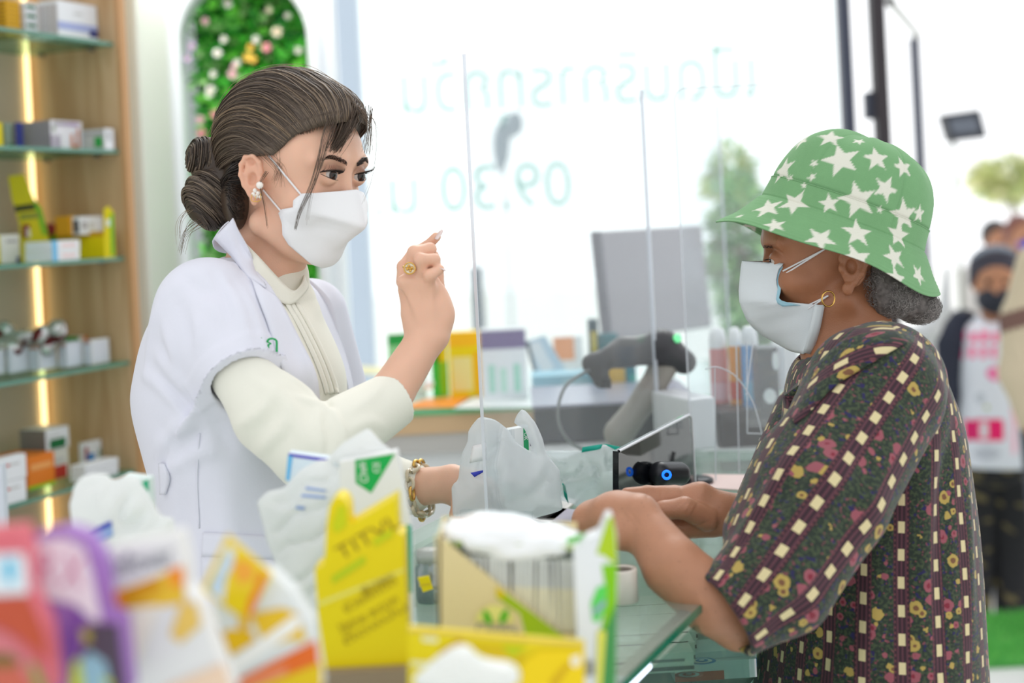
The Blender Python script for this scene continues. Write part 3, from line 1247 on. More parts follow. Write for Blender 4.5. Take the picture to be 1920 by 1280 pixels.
# loose ends below the bun and by the ear
fall([W(400, 400, 1.80), W(368, 420, 1.80), W(350, 440, 1.80), W(342, 475, 1.80)], 10, (.006, .003), .0004, (112, 94, 74))
fall([W(380, 380, 1.80), W(352, 398, 1.80), W(338, 420, 1.80), W(335, 450, 1.80)], 6, (.006, .003), .0003, (130, 112, 90))
fall([W(500, 322, 1.728), W(488, 345, 1.722), W(495, 385, 1.728), W(500, 425, 1.738)], 6, (.001, .002), .0003, (90, 70, 55))
fall([W(486, 280, 1.735), W(505, 296, 1.731), W(525, 318, 1.728), W(530, 340, 1.726)], 10, (.003, .004), .0003, (110, 84, 66))
# fine hairs that soften the hairline
for i in range(420):
    t = RS.rand()
    h0 = hairline(t, 1 if RS.rand() < .8 else -1)
    dn = np.array([.6, 0, -.8])
    a0 = h0 + dn * (1 + 4.5 * RS.rand() ** 2)
    def sk(v, lift):
        q, dd = on_hair(v - cen)
        return HW(*(q + dd * lift))
    P_.append(spline([sk(a0, -7.2), sk(h0 + np.array([-4, 0, 3]), -3.0), sk(h0 + np.array([-14, 0, 9]), 1.5)], 7)); R_.append(np.linspace(.00018, .00045, 7))
    C_.append(srgb(*HAIRC[i % 3]))
# short wisps in front of the ear
fall([W(520, 285, 1.735), W(524, 300, 1.732), W(522, 322, 1.733), W(516, 345, 1.735)], 16, (.007, .003), .00025, (104, 80, 64))
# fly-away arcs over the crown
for i in range(26):
    st = hairline(.55 + .5 * RS.rand(), 1 if RS.rand() < .6 else -1)
    P_.append(strand(st, 9 + 9 * RS.rand(), .012 * (RS.rand() - .5), side=(RS.rand() - .5) * .3, n=24, end=.6 + .4 * RS.rand()))
    R_.append(.0003); C_.append(srgb(150, 128, 104))
V, Q, C = tubes(P_, R_, 4, C_)
strands = link('hair_strands', meshq('hair_strands', V, Q, C), hairm, hair)
tag(strands, kind='stuff')
# ---------------------------------------------------------------- helpers that lay cloth pieces on a surface
def patch_between(S, A, B, n, m, off, d0, d1, bulge=0.0, offB=None):
    """cloth strip between two pixel curves A and B lying on surface S, raised towards the viewer"""
    a = spline([(*p, 0) for p in A], n)[:, :2]
    b = spline([(*p, 0) for p in B], n)[:, :2]
    G = np.zeros((n, m, 2))
    for j in range(m):
        t = j / (m - 1)
        G[:, j] = a * (1 - t) + b * t
    d = hit(S, G.reshape(-1, 2), d0, d1).reshape(n, m)
    # smooth the depth so that the cloth spans small hollows
    for _ in range(3):
        e = np.pad(d, 1, mode='edge')
        d = (e[1:-1, 1:-1] * 2 + e[:-2, 1:-1] + e[2:, 1:-1] + e[1:-1, :-2] + e[1:-1, 2:]) / 6
    o = np.linspace(off, off if offB is None else offB, m)[None, :] + bulge * np.sin(np.linspace(0, math.pi, m))[None, :]
    d = d - o
    out = np.zeros((n, m, 3))
    for i in range(n):
        for j in range(m):
            out[i, j] = W(G[i, j, 0], G[i, j, 1], d[i, j])
    return out


white_cloth = mat('white_coat_cloth', (226, 227, 238), rough=.85, spec=.15, sheen=.15, bump=(420, .10))
cream_cloth = mat('cream_shirt_cloth', (236, 235, 222), rough=.8, spec=.2, sheen=.15, bump=(380, .10))


def torso(S, sl, k=.02, grow=0.0):
    rows = []
    for y, xl, xr, d, hd in sl:
        c = W((xl + xr) / 2, y, d)
        rows.append((float(c @ CU), float(c @ CR), float(c @ CF), (xr - xl) / 2 * d / FPX + grow, hd + grow))
    S.loft(rows, k=k)


# shirt: torso, stand collar, long sleeve
SS = Sdf(k=.006)
slS = [(560, 400, 582, 1.83, .10), (600, 345, 604, 1.83, .15), (700, 300, 646, 1.83, .150), (800, 300, 645, 1.83, .142),
       (920, 305, 632, 1.83, .135), (1050, 315, 660, 1.83, .15)]
torso(SS, slS, k=.006)
SS.cap(W(512, 520, 1.825), W(505, 560, 1.83), .046, .060, k=.02)
arm = [W(410, 610, 1.70), W(586, 845, 1.615), W(741, 747, 1.69)]
SS.chain([arm[0], W(452, 704, 1.66), W(512, 775, 1.635), arm[1]], [.032, .034, .047, .0455], k=.006)
SS.ecap(arm[1], arm[2], .046, .046, .0335, .0335, CU, k=.006, cap=(.046, .003))
SS.cap(W(592, 640, 1.985), W(650, 880, 1.965), .042, .042, k=.02)
SS.cap(W(650, 885, 1.955), W(765, 915, 1.925), .044, .036, k=.02)
ax = norm(arm[2] - arm[1])
SS.cap(arm[2] - ax * .035, arm[2] + ax * .03, .0280, .0285, k=.001, op='-')
nd = 1.57
SS.fn = folds_on(SS, [(p_, w_ * .85, h_ * 1.7) for p_, w_, h_ in [
    ([W(560, 745, 1.60), W(600, 760, 1.59), (W(625, 772, 1.60))], .006, .004),
    ([W(470, 700, 1.63), W(540, 760, 1.59), W(575, 830, 1.575)], .010, .0045),
    ([W(520, 690, 1.64), W(590, 745, 1.60), W(600, 800, 1.58)], .006, .003),
    ([W(625, 770, 1.62), W(640, 800, 1.60), W(648, 850, 1.60)], .005, .0045),
    ([W(605, 780, 1.60), W(618, 820, 1.58), W(612, 860, 1.58)], .005, -.004),
    ([W(480, 850, 1.60), W(530, 800, 1.58), W(545, 750, 1.59)], .009, .004),
    ([W(440, 800, 1.62), W(490, 770, 1.60), W(520, 720, 1.62)], .009, .0035),
    ([W(560, 700, 1.66), W(590, 730, 1.63), W(640, 790, 1.62)], .005, -.003),
    ([W(650, 810, 1.62), W(690, 790, 1.64), W(720, 800, 1.66)], .008, .002),
    ([W(660, 770, 1.65), W(700, 740, 1.67), W(715, 715, 1.68)], .008, .002),
]], 1.4, 2.0)
shirt = sdf_obj('shirt', SS, .0028, cream_cloth, pharm)
tag(shirt, 'cream shirt with a stand collar')
# stand collar: open band round the neck
ringp = []
cpts = [((446, 470), 1.83), ((455, 452), 1.775), ((482, 478), 1.755), ((520, 520), 1.755), ((548, 545), 1.762),
        ((566, 528), 1.79), ((566, 508), 1.82), ((545, 492), 1.86), ((500, 470), 1.88), ((462, 462), 1.87)]
bpts = [((438, 500), 1.83), ((450, 490), 1.765), ((474, 520), 1.742), ((512, 556), 1.742), ((542, 571), 1.752),
        ((568, 552), 1.785), ((576, 535), 1.82), ((552, 520), 1.87), ((500, 505), 1.89), ((455, 500), 1.88)]
top = spline([W(*p, d) for p, d in cpts] + [W(*cpts[0][0], cpts[0][1])], 50)
bot = spline([W(*p, d) for p, d in bpts] + [W(*bpts[0][0], bpts[0][1])], 50)
G = np.stack([top * (1 - t) + bot * t for t in np.linspace(0, 1, 6)], 0)
collar = link('collar', grid_mesh('collar', G, .0016), cream_cloth, shirt)
# placket: three ridged strips down the front, and small buttons
for k, (x0, x1) in enumerate(((-13, -6), (-4, 3), (6, 13))):
    A = [(542 + x0, 568), (566 + x0, 610), (596 + x0, 672), (612 + x0, 715), (618 + x0, 738)]
    B = [(x + (x1 - x0) * 1.25, y) for x, y in A]
    A = [(x + 4, y) for x, y in A]; B = [(x + 4, y) for x, y in B]
    g = patch_between(SS, A, B, 20, 4, .0022, 1.5, 2.0, bulge=.0012)
    link('placket_strip', grid_mesh('placket_strip', g, .0008), cream_cloth, shirt)

# coat
SC = Sdf(k=.02)
slC = [(500, 405, 560, 1.83, .075), (540, 345, 590, 1.83, .15), (610, 292, 622, 1.83, .172), (700, 266, 640, 1.83, .170),
       (760, 262, 640, 1.83, .165), (850, 284, 632, 1.83, .158), (930, 306, 640, 1.83, .158), (1010, 312, 655, 1.83, .17), (1200, 300, 690, 1.83, .19)]
torso(SC, slC, k=.006, grow=.004)
# short sleeve
sa, sb = W(385, 590, 1.70), W(449, 706, 1.655)
SC.ecap(W(382, 575, 1.72), sb, .064, .060, .0445, .0440, CU, k=.03, cap=(.055, .003))
sx = norm(sb - sa)
SC.ecap(W(578, 590, 1.96), W(622, 735, 1.975), .054, .054, .050, .050, CR, k=.02, cap=(.05, .003))
# opening down the front
n1, n2, axp = W(519, 545, 1.70), W(604, 785, 1.70), W(480, 640, 1.86)
f1, f2 = W(560, 540, 1.92), W(650, 742, 1.92)
pn = norm(np.cross(n2 - n1, axp - n1)); pn = pn if np.dot(pn, CR) < 0 else -pn
pf = norm(np.cross(f2 - f1, axp - f1)); pf = pf if np.dot(pf, CR) < 0 else -pf
SC.wedge([(n1, pn), (f1, CF * 1.0)], k=.002)
# neck hole
SC.cap(W(530, 430, 1.82), W(500, 530, 1.825), .055, .060, k=.004, op='-')
SC.cap(sb - sx * .030, sb + sx * .03, .0375, .0385, k=.001, op='-')
SC.fn = folds_on(SC, [(p_, w_ * .9, h_ * 1.35) for p_, w_, h_ in [
    ([W(270, 700, 1.7), W(300, 720, 1.68), W(345, 770, 1.66)], .010, .006), ([W(300, 800, 1.7), W(330, 830, 1.68), W(360, 880, 1.66)], .014, -.003),
    ([W(330, 500, 1.7), W(370, 540, 1.66), W(430, 560, 1.64)], .010, -.003), ([W(305, 600, 1.7), W(320, 650, 1.68), W(330, 700, 1.66)], .010, .004),
    ([W(300, 650, 1.68), W(335, 700, 1.66)], .012, -.004), ([W(405, 790, 1.66), W(430, 850, 1.67)], .012, -.004),
    ([W(290, 660, 1.68), W(320, 690, 1.66), W(350, 740, 1.65)], .014, .005),
    ([W(285, 700, 1.70), W(330, 740, 1.67), W(370, 790, 1.66)], .010, -.005),
    ([W(290, 850, 1.72), W(325, 810, 1.68), W(362, 778, 1.66)], .012, .005),
    ([W(300, 870, 1.72), W(350, 830, 1.67), W(392, 800, 1.66)], .011, -.0032),
    ([W(310, 885, 1.70), W(370, 850, 1.67), W(410, 850, 1.66)], .011, .004),
    ([W(330, 560, 1.66), W(345, 600, 1.65), (W(355, 660, 1.65))], .012, -.004),
    ([W(420, 520, 1.66), W(450, 580, 1.635), W(465, 640, 1.61)], .009, .0045),
    ([W(400, 510, 1.67), W(425, 570, 1.635), W(430, 640, 1.61)], .007, -.003),
    ([W(450, 530, 1.67), W(478, 590, 1.64), W(500, 660, 1.62)], .007, .0035),
    ([W(362, 590, 1.63), W(372, 620, 1.61), W(368, 655, 1.61)], .009, .003),
    ([W(395, 590, 1.63), W(408, 620, 1.60), W(410, 655, 1.60)], .008, -.0022),
    ([W(300, 560, 1.70), W(285, 620, 1.70), W(275, 700, 1.72)], .012, .004),
    ([W(420, 900, 1.66), W(430, 1000, 1.66), W(430, 1100, 1.66)], .02, .005),
    ([W(350, 920, 1.67), W(345, 1000, 1.67), W(340, 1080, 1.67)], .013, -.004),
]], 1.4, 2.0)
_cf = SC.fn


def coat_fn(P):
    t = (P - sb) @ sx                      # turned-up hem of the short sleeve
    r = np.linalg.norm(P - sb - t[:, None] * sx, axis=1)
    return _cf(P) + .0018 * np.clip((t + .028) / .006, 0, 1) * (r < .06) * (t < .01)


SC.fn = coat_fn
coat = sdf_obj('coat', SC, .0026, white_cloth, pharm)
tag(coat, 'white short sleeved coat')
# collar of the coat and the two lapels
pts_out = [(400, 447), (432, 480), (466, 520), (497, 541)]
pts_in = [(437, 409), (452, 440), (476, 486), (499, 531)]
g = patch_between(SC, pts_in, pts_out, 16, 7, .012, 1.6, 2.0, bulge=.004, offB=.008)
g[:, 0] += -CF * .004
link('collar', grid_mesh('collar', g, .0022), white_cloth, coat)
# part of the collar behind the neck
cb = [(437, 409, 1.775), (430, 425, 1.80), (440, 436, 1.84), (470, 440, 1.875), (520, 470, 1.90), (556, 500, 1.90)]
co = [(400, 447, 1.765), (398, 455, 1.80), (408, 470, 1.86), (460, 480, 1.91), (530, 505, 1.93), (575, 525, 1.925)]
A_, B_ = spline([W(*p) for p in cb], 18), spline([W(*p) for p in co], 18)
G = np.stack([A_ * (1 - t) + B_ * t + CU * .004 * math.sin(t * math.pi) for t in np.linspace(0, 1, 6)], 0)
link('collar', grid_mesh('collar', G, .0020), white_cloth, coat)
lap_out = [(470, 520), (486, 566), (505, 615), (534, 708), (560, 790)]
lap_in = [(497, 541), (523, 560), (556, 622), (594, 705), (602, 790)]
g = patch_between(SC, lap_in, lap_out, 24, 8, .010, 1.6, 1.9, bulge=.003, offB=.006)
link('lapel', grid_mesh('lapel', g, .0022), white_cloth, coat)
# far front of the coat with its lapel, seen beyond the shirt
far_in = [(560, 535, 1.87), (585, 590, 1.86), (615, 650, 1.86), (647, 712, 1.87), (655, 790, 1.88)]
far_out = [(574, 528, 1.905), (613, 572, 1.93), (634, 628, 1.93), (656, 705, 1.93), (668, 790, 1.93)]
A_, B_ = spline([W(*p) for p in far_in], 20), spline([W(*p) for p in far_out], 20)
G = np.stack([A_ * (1 - t) + B_ * t - CF * .012 * math.sin(t * math.pi) for t in np.linspace(0, 1, 7)], 1)
link('lapel', grid_mesh('lapel', G, .0024), white_cloth, coat)
far_out2 = [(566, 515, 1.93), (604, 552, 1.95), (630, 610, 1.955), (652, 690, 1.955), (664, 790, 1.95)]
A_, B_ = spline([W(*p) for p in far_out], 20), spline([W(x - 14, y, d + .03) for x, y, d in far_out2], 20)
G = np.stack([A_ * (1 - t) + B_ * t for t in np.linspace(0, 1, 5)], 1)
link('coat_front', grid_mesh('coat_front', G, .0024), white_cloth, coat)
# pocket with a welt
g = patch_between(SC, [(379, 998), (430, 1000), (520, 1006)], [(377, 1044), (430, 1045), (520, 1050)], 14, 5, .0030, 1.5, 1.9)
pw = link('pocket', grid_mesh('pocket', g, .0018), white_cloth, coat)
g = patch_between(SC, [(377, 1044), (430, 1045), (520, 1050)], [(378, 1190), (430, 1192), (520, 1196)], 14, 8, .0016, 1.5, 1.9)
link('pocket_bag', grid_mesh('pocket_bag', g, .0010), white_cloth, pw)
# waist tab at the back
g = patch_between(SC, [(299, 868), (300, 900), (301, 926)], [(309, 869), (319, 897), (311, 927)], 10, 4, .004, 1.5, 2.0)
link('waist_tab', grid_mesh('waist_tab', g, .002), white_cloth, coat)
# seams down the side
for A in ([(372, 812), (368, 900), (372, 990)],):
    B = [(x + 3, y) for x, y in A]
    g = patch_between(SC, A, B, 14, 2, .0008, 1.5, 1.9)
    link('seam', grid_mesh('seam', g, .0005), white_cloth, coat)


green_thread = mat('green_thread', (40, 160, 90), rough=.7)
dm = float(hit(SC, [(507, 645)], 1.5, 1.9)[0]) - .009
write('name_embroidery', 'เภ', .0165, W(504, 646, dm), CR * .97 - CU * .05 + CF * .1, CU, green_thread, coat)

# ---------------------------------------------------------------- mask
def HP(H, x, y, r):
    """point on the line of sight through x, y that lies r mm to the side in the head frame"""
    D = ray_dir(x, y)
    t = (r * H.s - np.dot(CAM - H.O, H.R)) / np.dot(D, H.R)
    return CAM + D * t


def mask_rows(H, rows, ncol=8, bul=3.0):
    G = []
    for (ex, ey, er), (mx, my) in rows:
        E = H.loc(HP(H, ex, ey, er)[None])[0]
        M = H.loc(HP(H, mx, my, 0.0)[None])[0]
        near = []
        for j in range(ncol + 1):
            s = j / ncol                      # 0 edge .. 1 midline
            p = E * (1 - s) + M * s
            p[1] = er * (1 - s ** 1.25)
            p = p + np.array([bul * math.sin(s * math.pi), 0, 0])
            near.append(p)
        far = [np.array([p[0], -p[1], p[2]]) for p in near[:-1]][::-1]
        G.append([H(*p) for p in near + far])
    return np.array(G)


def interp_rows(rows, n):
    A = np.array([[*e, *m] for e, m in rows], float)
    out = []
    for i in range(len(A) - 1):
        for t in np.linspace(0, 1, n, endpoint=False):
            p = A[i] * (1 - t) + A[i + 1] * t
            out.append(((p[0], p[1], p[2]), (p[3], p[4])))
    out.append(((A[-1][0], A[-1][1], A[-1][2]), (A[-1][3], A[-1][4])))
    return out


mask_mat = mat('white_mask_cloth', (240, 240, 242), rough=.75, spec=.2, sheen=.1, sss=.0, bump=(700, .08))
mrows = [((567, 364, 57), (667, 356)), ((560, 368, 61), (671, 366)), ((551, 376, 64), (679, 398)), ((551, 388, 64), (684, 427)),
         ((534, 391, 60), (676, 434)), ((523, 399, 62), (666, 441)), ((529, 420, 61), (655, 450)), ((530, 440, 58), (645, 458)), ((541, 458, 50), (630, 470)), ((570, 481, 32), (612, 485)), ((592, 494, 14), (601, 495))]
G = push_out(mask_rows(HW, interp_rows(mrows, 3), 9, 2.5), SW, .0032)
msk = link('face_mask', grid_mesh('face_mask', G, .0012), mask_mat, pharm, smooth=False)
msk.data.polygons.foreach_set('use_smooth', np.ones(len(msk.data.polygons), bool))
tag(msk, 'white boat shaped face mask')
# welded seams: nose wire line and stitch dots along the scalloped edge
g2 = G[4:6, 3:11]
P_ = [spline([HP(HW, 626, 386, 24), HP(HW, 650, 383, 12), HP(HW, 668, 380, 2)], 10) - CF * .0035,
      spline([HP(HW, 626, 391, 24), HP(HW, 650, 388, 12), HP(HW, 668, 385, 2)], 10) - CF * .0035]
V, Q, C = tubes(P_, [.0005] * 2, 5)
link('nose_wire', meshq('nose_wire', V, Q), mask_mat, msk)
loopm = mat('white_elastic', (236, 236, 238), rough=.6)
def on_face(pts, off):
    d = hit(SW, pts, 1.6, 1.95, 120)
    return [W(x, y, dd - off) for (x, y), dd in zip(pts, d)]


P_ = [np.array(on_face([(503 + 64 * t, 291 + 77 * t) for t in np.linspace(0, 1, 12)], .0022)),
      np.array(on_face([(493 + 34 * t, 356 + 40 * t) for t in np.linspace(0, 1, 8)], .0022))]
for p in P_:
    V, Q, C = tubes([p], [.0013], 6)
    link('ear_loop', meshq('ear_loop', V, Q), loopm, msk)

# ---------------------------------------------------------------- jewellery
gold = mat('gold', (222, 178, 98), rough=.22, metal=1.0)
pearl = mat('pearl', (245, 238, 230), rough=.15, spec=.7, coat=.6)
crystal = mat('clear_crystal', (236, 226, 205), rough=.05, trans=.6, ior=1.5)


def ball(c, r, n=12):
    V, Fs = [], []
    for i in range(n // 2 + 1):
        t = math.pi * i / (n // 2)
        for j in range(n):
            a = 2 * math.pi * j / n
            V.append(np.asarray(c) + r * np.array([math.sin(t) * math.cos(a), math.sin(t) * math.sin(a), math.cos(t)]))
    for i in range(n // 2):
        for j in range(n):
            Fs.append([i * n + j, i * n + (j + 1) % n, (i + 1) * n + (j + 1) % n, (i + 1) * n + j][::-1])
    return V, Fs


def merge(parts):
    V, Fs = [], []
    for v, f in parts:
        o = len(V)
        V += [np.asarray(p) for p in v]
        Fs += [[int(a) + o for a in q] for q in f]
    return V, Fs


def ringpath(c, R, ax1, ax2, n=24, a0=0, a1=2 * math.pi):
    return [np.asarray(c) + R * (math.cos(a) * np.asarray(ax1) + math.sin(a) * np.asarray(ax2)) for a in np.linspace(a0, a1, n)]


V, Fs = ball(W(487, 347, 1.724), .0046, 14)
e1 = link('earring', mesh('earring', V, Fs), pearl, pharm)
tag(e1, 'pearl earring with gold drops')
V, Fs = merge([ball(W(x, y, 1.728), r, 8) for x, y, r in ((478, 357, .0030), (484, 362, .0028), (475, 364, .0028), (481, 368, .0030), (488, 369, .0024))])
link('crystals', mesh('crystals', V, Fs), pearl, e1)
P_ = [spline([W(473, 364, 1.726), W(471, 374, 1.726), W(478, 378, 1.724), W(488, 375, 1.724), W(489, 363, 1.724)], 14),
      spline([W(480, 366, 1.724), W(478, 378, 1.724)], 4)]
V, Q, C = tubes(P_, [.0006, .0005], 6)
link('drop', meshq('drop', V, Q), gold, e1)

rc = W(768, 503, 1.700)
nx, ny, nz = CR * .96 - CU * .2, CU * .97 + CR * .2, -CF
P_ = [ringpath(rc, .0068, nx, ny), ringpath(rc + CF * .009, .0088, nx, CF)]
V, Q, C = tubes(P_, [.0009, .0013], 8)
parts = [(list(V), [list(q) for q in Q])]
for a in (0, 1.57, 3.14, 4.71):
    parts.append(ball(rc + .0030 * (math.cos(a + .5) * nx + math.sin(a + .5) * ny) - CF * .0002, .0020, 8))
V, Fs = merge(parts)
rg = link('ring', mesh('ring', V, Fs), gold, pharm)
V, Fs = [rc + CF * .0008] + ringpath(rc + CF * .0006, .0066, nx, ny, 20)[:-1], [[0, i + 1, (i + 1) % 19 + 1] for i in range(19)]
link('ring_face', mesh('ring_face', V, Fs), mat('ring_plate', (235, 225, 200), rough=.3, metal=.6), rg)

# bracelet: chunky clear links round the wrist of the lower hand
bc = W(788, 913, 1.918)
bax = norm(W(845, 906, 1.90) - W(770, 915, 1.92))
b1 = norm(np.cross(bax, CF)); b2 = np.cross(bax, b1)
pp, gg = [], []
for i in range(17):
    a = 2 * math.pi * i / 17
    c = bc + .0345 * (math.cos(a) * b1 + math.sin(a) * b2) + bax * .003 * math.sin(i * 2.1) - b1 * .004
    tn = -math.sin(a) * b1 + math.cos(a) * b2
    rad_ = math.cos(a) * b1 + math.sin(a) * b2
    up = bax if i % 2 else rad_
    path = [c + .0082 * math.cos(w) * tn + .0058 * math.sin(w) * up for w in np.linspace(0, 2 * math.pi, 15)]
    (pp if i % 4 else gg).append(path)
V, Q, C = tubes(pp, [.0026] * len(pp), 6)
br = link('bracelet', meshq('bracelet', V, Q), mat('pale_bracelet_resin', (205, 190, 160), rough=.12, coat=.8, spec=.8), pharm)
tag(br, 'bracelet of clear and gold links')
V, Q, C = tubes(gg, [.0024] * len(gg), 6)
link('gold_links', meshq('gold_links', V, Q), gold, br)['kind'] = 'stuff'

# nails
def nail(c, dirv, up, L, w, parent, material):
    dirv, up = norm(dirv), norm(up)
    s_ = norm(np.cross(dirv, up))
    G = []
    for i in range(8):
        t = i / 7
        ww = w * (math.sqrt(max(0.0, 1 - max(0, (t - .55) / .47) ** 2)) if t > .55 else 1 - .15 * (1 - t))
        G.append([c + dirv * L * t + s_ * ww * q + up * (.0012 * (1 - (abs(q)) ** 2) - .0006 * t * t) for q in np.linspace(-1, 1, 6)])
    return link('nail', grid_mesh('nail', G, .0006), material, parent)


nm = mat('silver_pink_nail', (226, 205, 200), rough=.12, coat=1.0, spec=.7)
nail(W(817, 449, 1.733), W(828, 431, 1.738) - W(817, 449, 1.733), -CF * .6 + CR * -.5 + CU * .5, .0155, .0040, body_w, nm)
nail(W(824, 501, 1.708), W(835, 506, 1.71) - W(824, 501, 1.708), CU + -CF * .3, .0085, .0034, body_w, nm)
# ================================================================ CUSTOMER (older woman in the star hat)
cust = thing('person', 'person in green star print hat, pale blue mask and dark floral shirt, facing left',
             'person', (0, 0, 0))
cust.location = tuple(W(1620, 900, 1.8) * np.array([1, 1, 0]))
cust['_org'] = tuple(cust.location)
HC = Head(W(1572, 475, 1.84), math.radians(184), math.radians(6))
mC = 0.001
SCu = Sdf(k=.012)
face_sdf(SCu, HC, mC, chin=4, gaunt=3)
lids(SCu, HC, mC, 80, 31, 0, op_u=3.8, op_r=13.5, tilt=-0.08)
ear(SCu, HC, mC, -1, f=2, r=69, u=-14, tilt=0.15)
ear(SCu, HC, mC, 1, f=2, r=69, u=-14, tilt=0.15)
SCu.cap(W(1590, 560, 1.84), W(1600, 690, 1.82), .050, .058, k=.02)
SCu.cap(W(1550, 600, 1.83), W(1565, 720, 1.81), .030, .040, k=.02)
# near arm
SCu.chain([W(1450, 1120, 1.57), W(1386, 1160, 1.56), W(1335, 1125, 1.545), W(1262, 1062, 1.55), W(1196, 968, 1.60)], [.034, .034, .0365, .0335, .0235], k=.004)
SCu.ecap(W(1196, 966, 1.60), W(1150, 962, 1.62), .022, .026, .022, .030, CU, k=.012)
SCu.ecap(W(1160, 964, 1.62), W(1118, 972, 1.645), .025, .030, .023, .034, CU, k=.012)
SCu.cap(W(1165, 1000, 1.585), W(1185, 1000, 1.59), .019, .018, k=.012)
for i, (dx, dy, dd) in enumerate(((0, -8, .03), (-5, 8, .01), (-4, 26, -.005), (4, 44, -.02))):
    finger(SCu, [W(1112 + dx, 962 + dy, 1.635 + dd), W(1098 + dx, 985 + dy, 1.64 + dd), W(1112 + dx, 1012 + dy * .8, 1.65 + dd), W(1132, 1015 + dy * .7, 1.66 + dd)], .0095, .0078)
finger(SCu, [W(1180, 995, 1.63), W(1155, 1010, 1.655), W(1130, 1000, 1.675)], .012, .009)
# far arm and hand, thumb and first finger pinching
SCu.chain([W(1520, 985, 1.74), W(1440, 972, 1.72), W(1345, 962, 1.70)], [.033, .030, .0245], k=.004)
SCu.ecap(W(1345, 962, 1.70), W(1305, 952, 1.695), .0245, .018, .030, .018, CU, k=.012)
SCu.ecap(W(1305, 950, 1.70), W(1268, 938, 1.70), .029, .016, .018, .015, CU, k=.012)
finger(SCu, [W(1262, 926, 1.70), W(1214, 925, 1.695), W(1176, 926, 1.69)], .0105, .0078)
SCu.cap(W(1266, 934, 1.695), W(1216, 942, 1.69), .010, .0105, k=.005)
finger(SCu, [W(1325, 972, 1.680), W(1284, 952, 1.668), W(1244, 956, 1.668), W(1214, 970, 1.672)], .0150, .0088)   # thumb
finger(SCu, [W(1335, 985, 1.695), W(1280, 990, 1.69), W(1250, 986, 1.69), W(1262, 978, 1.70)], .014, .010)
finger(SCu, [W(1300, 975, 1.705), W(1248, 978, 1.70), W(1230, 968, 1.70)], .013, .0095)
SCu.fn = folds_on(SCu, [
    ([W(1292, 938, 1.66), W(1272, 962, 1.655)], .0012, -.0011), ([W(1300, 940, 1.66), W(1283, 968, 1.655)], .0012, -.0010),
    ([W(1308, 944, 1.66), W(1293, 972, 1.655)], .0011, -.0009), ([W(1282, 938, 1.66), W(1262, 956, 1.655)], .0012, -.0009),
    ([W(1335, 975, 1.675), W(1300, 985, 1.675), W(1270, 976, 1.68)], .0016, -.0016),
    ([W(1348, 950, 1.68), W(1345, 990, 1.68)], .0012, -.0009), ([W(1213, 918, 1.68), W(1214, 938, 1.68)], .0012, -.0011),
    ([W(1240, 915, 1.68), W(1240, 940, 1.68)], .0014, -.0010),
    ([W(1404, 464, 1.77), W(1440, 474, 1.775)], .0011, -.0009), ([W(1430, 486, 1.77), W(1446, 478, 1.775)], .0011, -.0008),
    ([W(1190, 985, 1.58), W(1165, 960, 1.6)], .0012, -.0007), ([W(1200, 985, 1.58), W(1180, 958, 1.6)], .0012, -.0007),
], 1.3, 2.1)
SK_TAN = srgb(172, 116, 84)


def cust_col(P):
    L = HC.loc(P)
    base = np.tile(np.array(SK_TAN), (len(P), 1))
    def add(c, a):
        nonlocal base
        base = base * (1 - a[:, None]) + np.array(srgb(*c)) * a[:, None]
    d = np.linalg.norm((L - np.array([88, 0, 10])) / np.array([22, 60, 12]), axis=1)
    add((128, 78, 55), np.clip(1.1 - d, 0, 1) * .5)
    armz = (P - W(1196, 968, 1.60)) @ CR
    arm_m = (L[:, 2] < -150)
    base[arm_m] = base[arm_m] * .45 + np.array(srgb(190, 140, 112)) * .55
    n = noise3(P, 220, 8, 10)
    n2 = noise3(P, 900, 9, 10)
    sp = np.clip(n2 - .42, 0, 1) * 2.0 * arm_m
    base = base * (1 + .07 * n[:, None]) * (1 - .45 * sp[:, None])
    return np.clip(base, 0, 1)


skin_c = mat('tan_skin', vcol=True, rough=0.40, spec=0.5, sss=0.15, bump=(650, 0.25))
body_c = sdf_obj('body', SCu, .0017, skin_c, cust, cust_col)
tag(body_c, 'tanned skin')
eyeball('eye', HC, mC, 80, -31, 0, body_c, HC.F + HC.U * -.1, iris=(52, 34, 26))
eyeball('eye', HC, mC, 80, 31, 0, body_c, HC.F + HC.U * -.1, iris=(52, 34, 26))
P_, R_, C_ = [], [], []
for i in range(60):
    t = RS.rand()
    a = HC(96 - 9 * t, -(14 + 30 * t), 17 + 3 * RS.rand())
    P_.append([a, a + .004 * (-.4 * HC.R + .3 * HC.F + .1 * HC.U)]); R_.append(.0003); C_.append(srgb(70, 60, 55))
for t in np.linspace(-9, 9, 14):
    a = HC(80 + 12.6, -(31 + t), 3.2)
    P_.append([a, a + .006 * HC.F - .001 * HC.U]); R_.append(.00025); C_.append(srgb(30, 24, 22))
V, Q, C = tubes(P_, R_, 4, C_)
tag(link('eyebrows', meshq('eyebrows', V, Q, C), mat('lash_hair'), body_c), kind='stuff')

# grey curly hair under the brim
SG = Sdf(k=.015)
SG.ell(W(1668, 548, 1.815), (.040, .050, .033), np.array([CR, CF, CU]))
SG.ell(W(1720, 575, 1.83), (.027, .045, .022), np.array([CR, CF, CU]))
SG.ell(W(1640, 530, 1.80), (.018, .030, .035), np.array([CR, CF, CU]))
SG.ell(HC(-8, 0, 40), np.array([98, 80, 84]) * mC, HC.M, k=.01)
SG.wedge([(HC(-30, 0, 0), -HC.F), (HC(0, 0, 48), HC.U)], k=.006)


def curl(P):
    return .0022 * (noise3(P, 420, 4, 14) + noise3(P, 900, 5, 14))


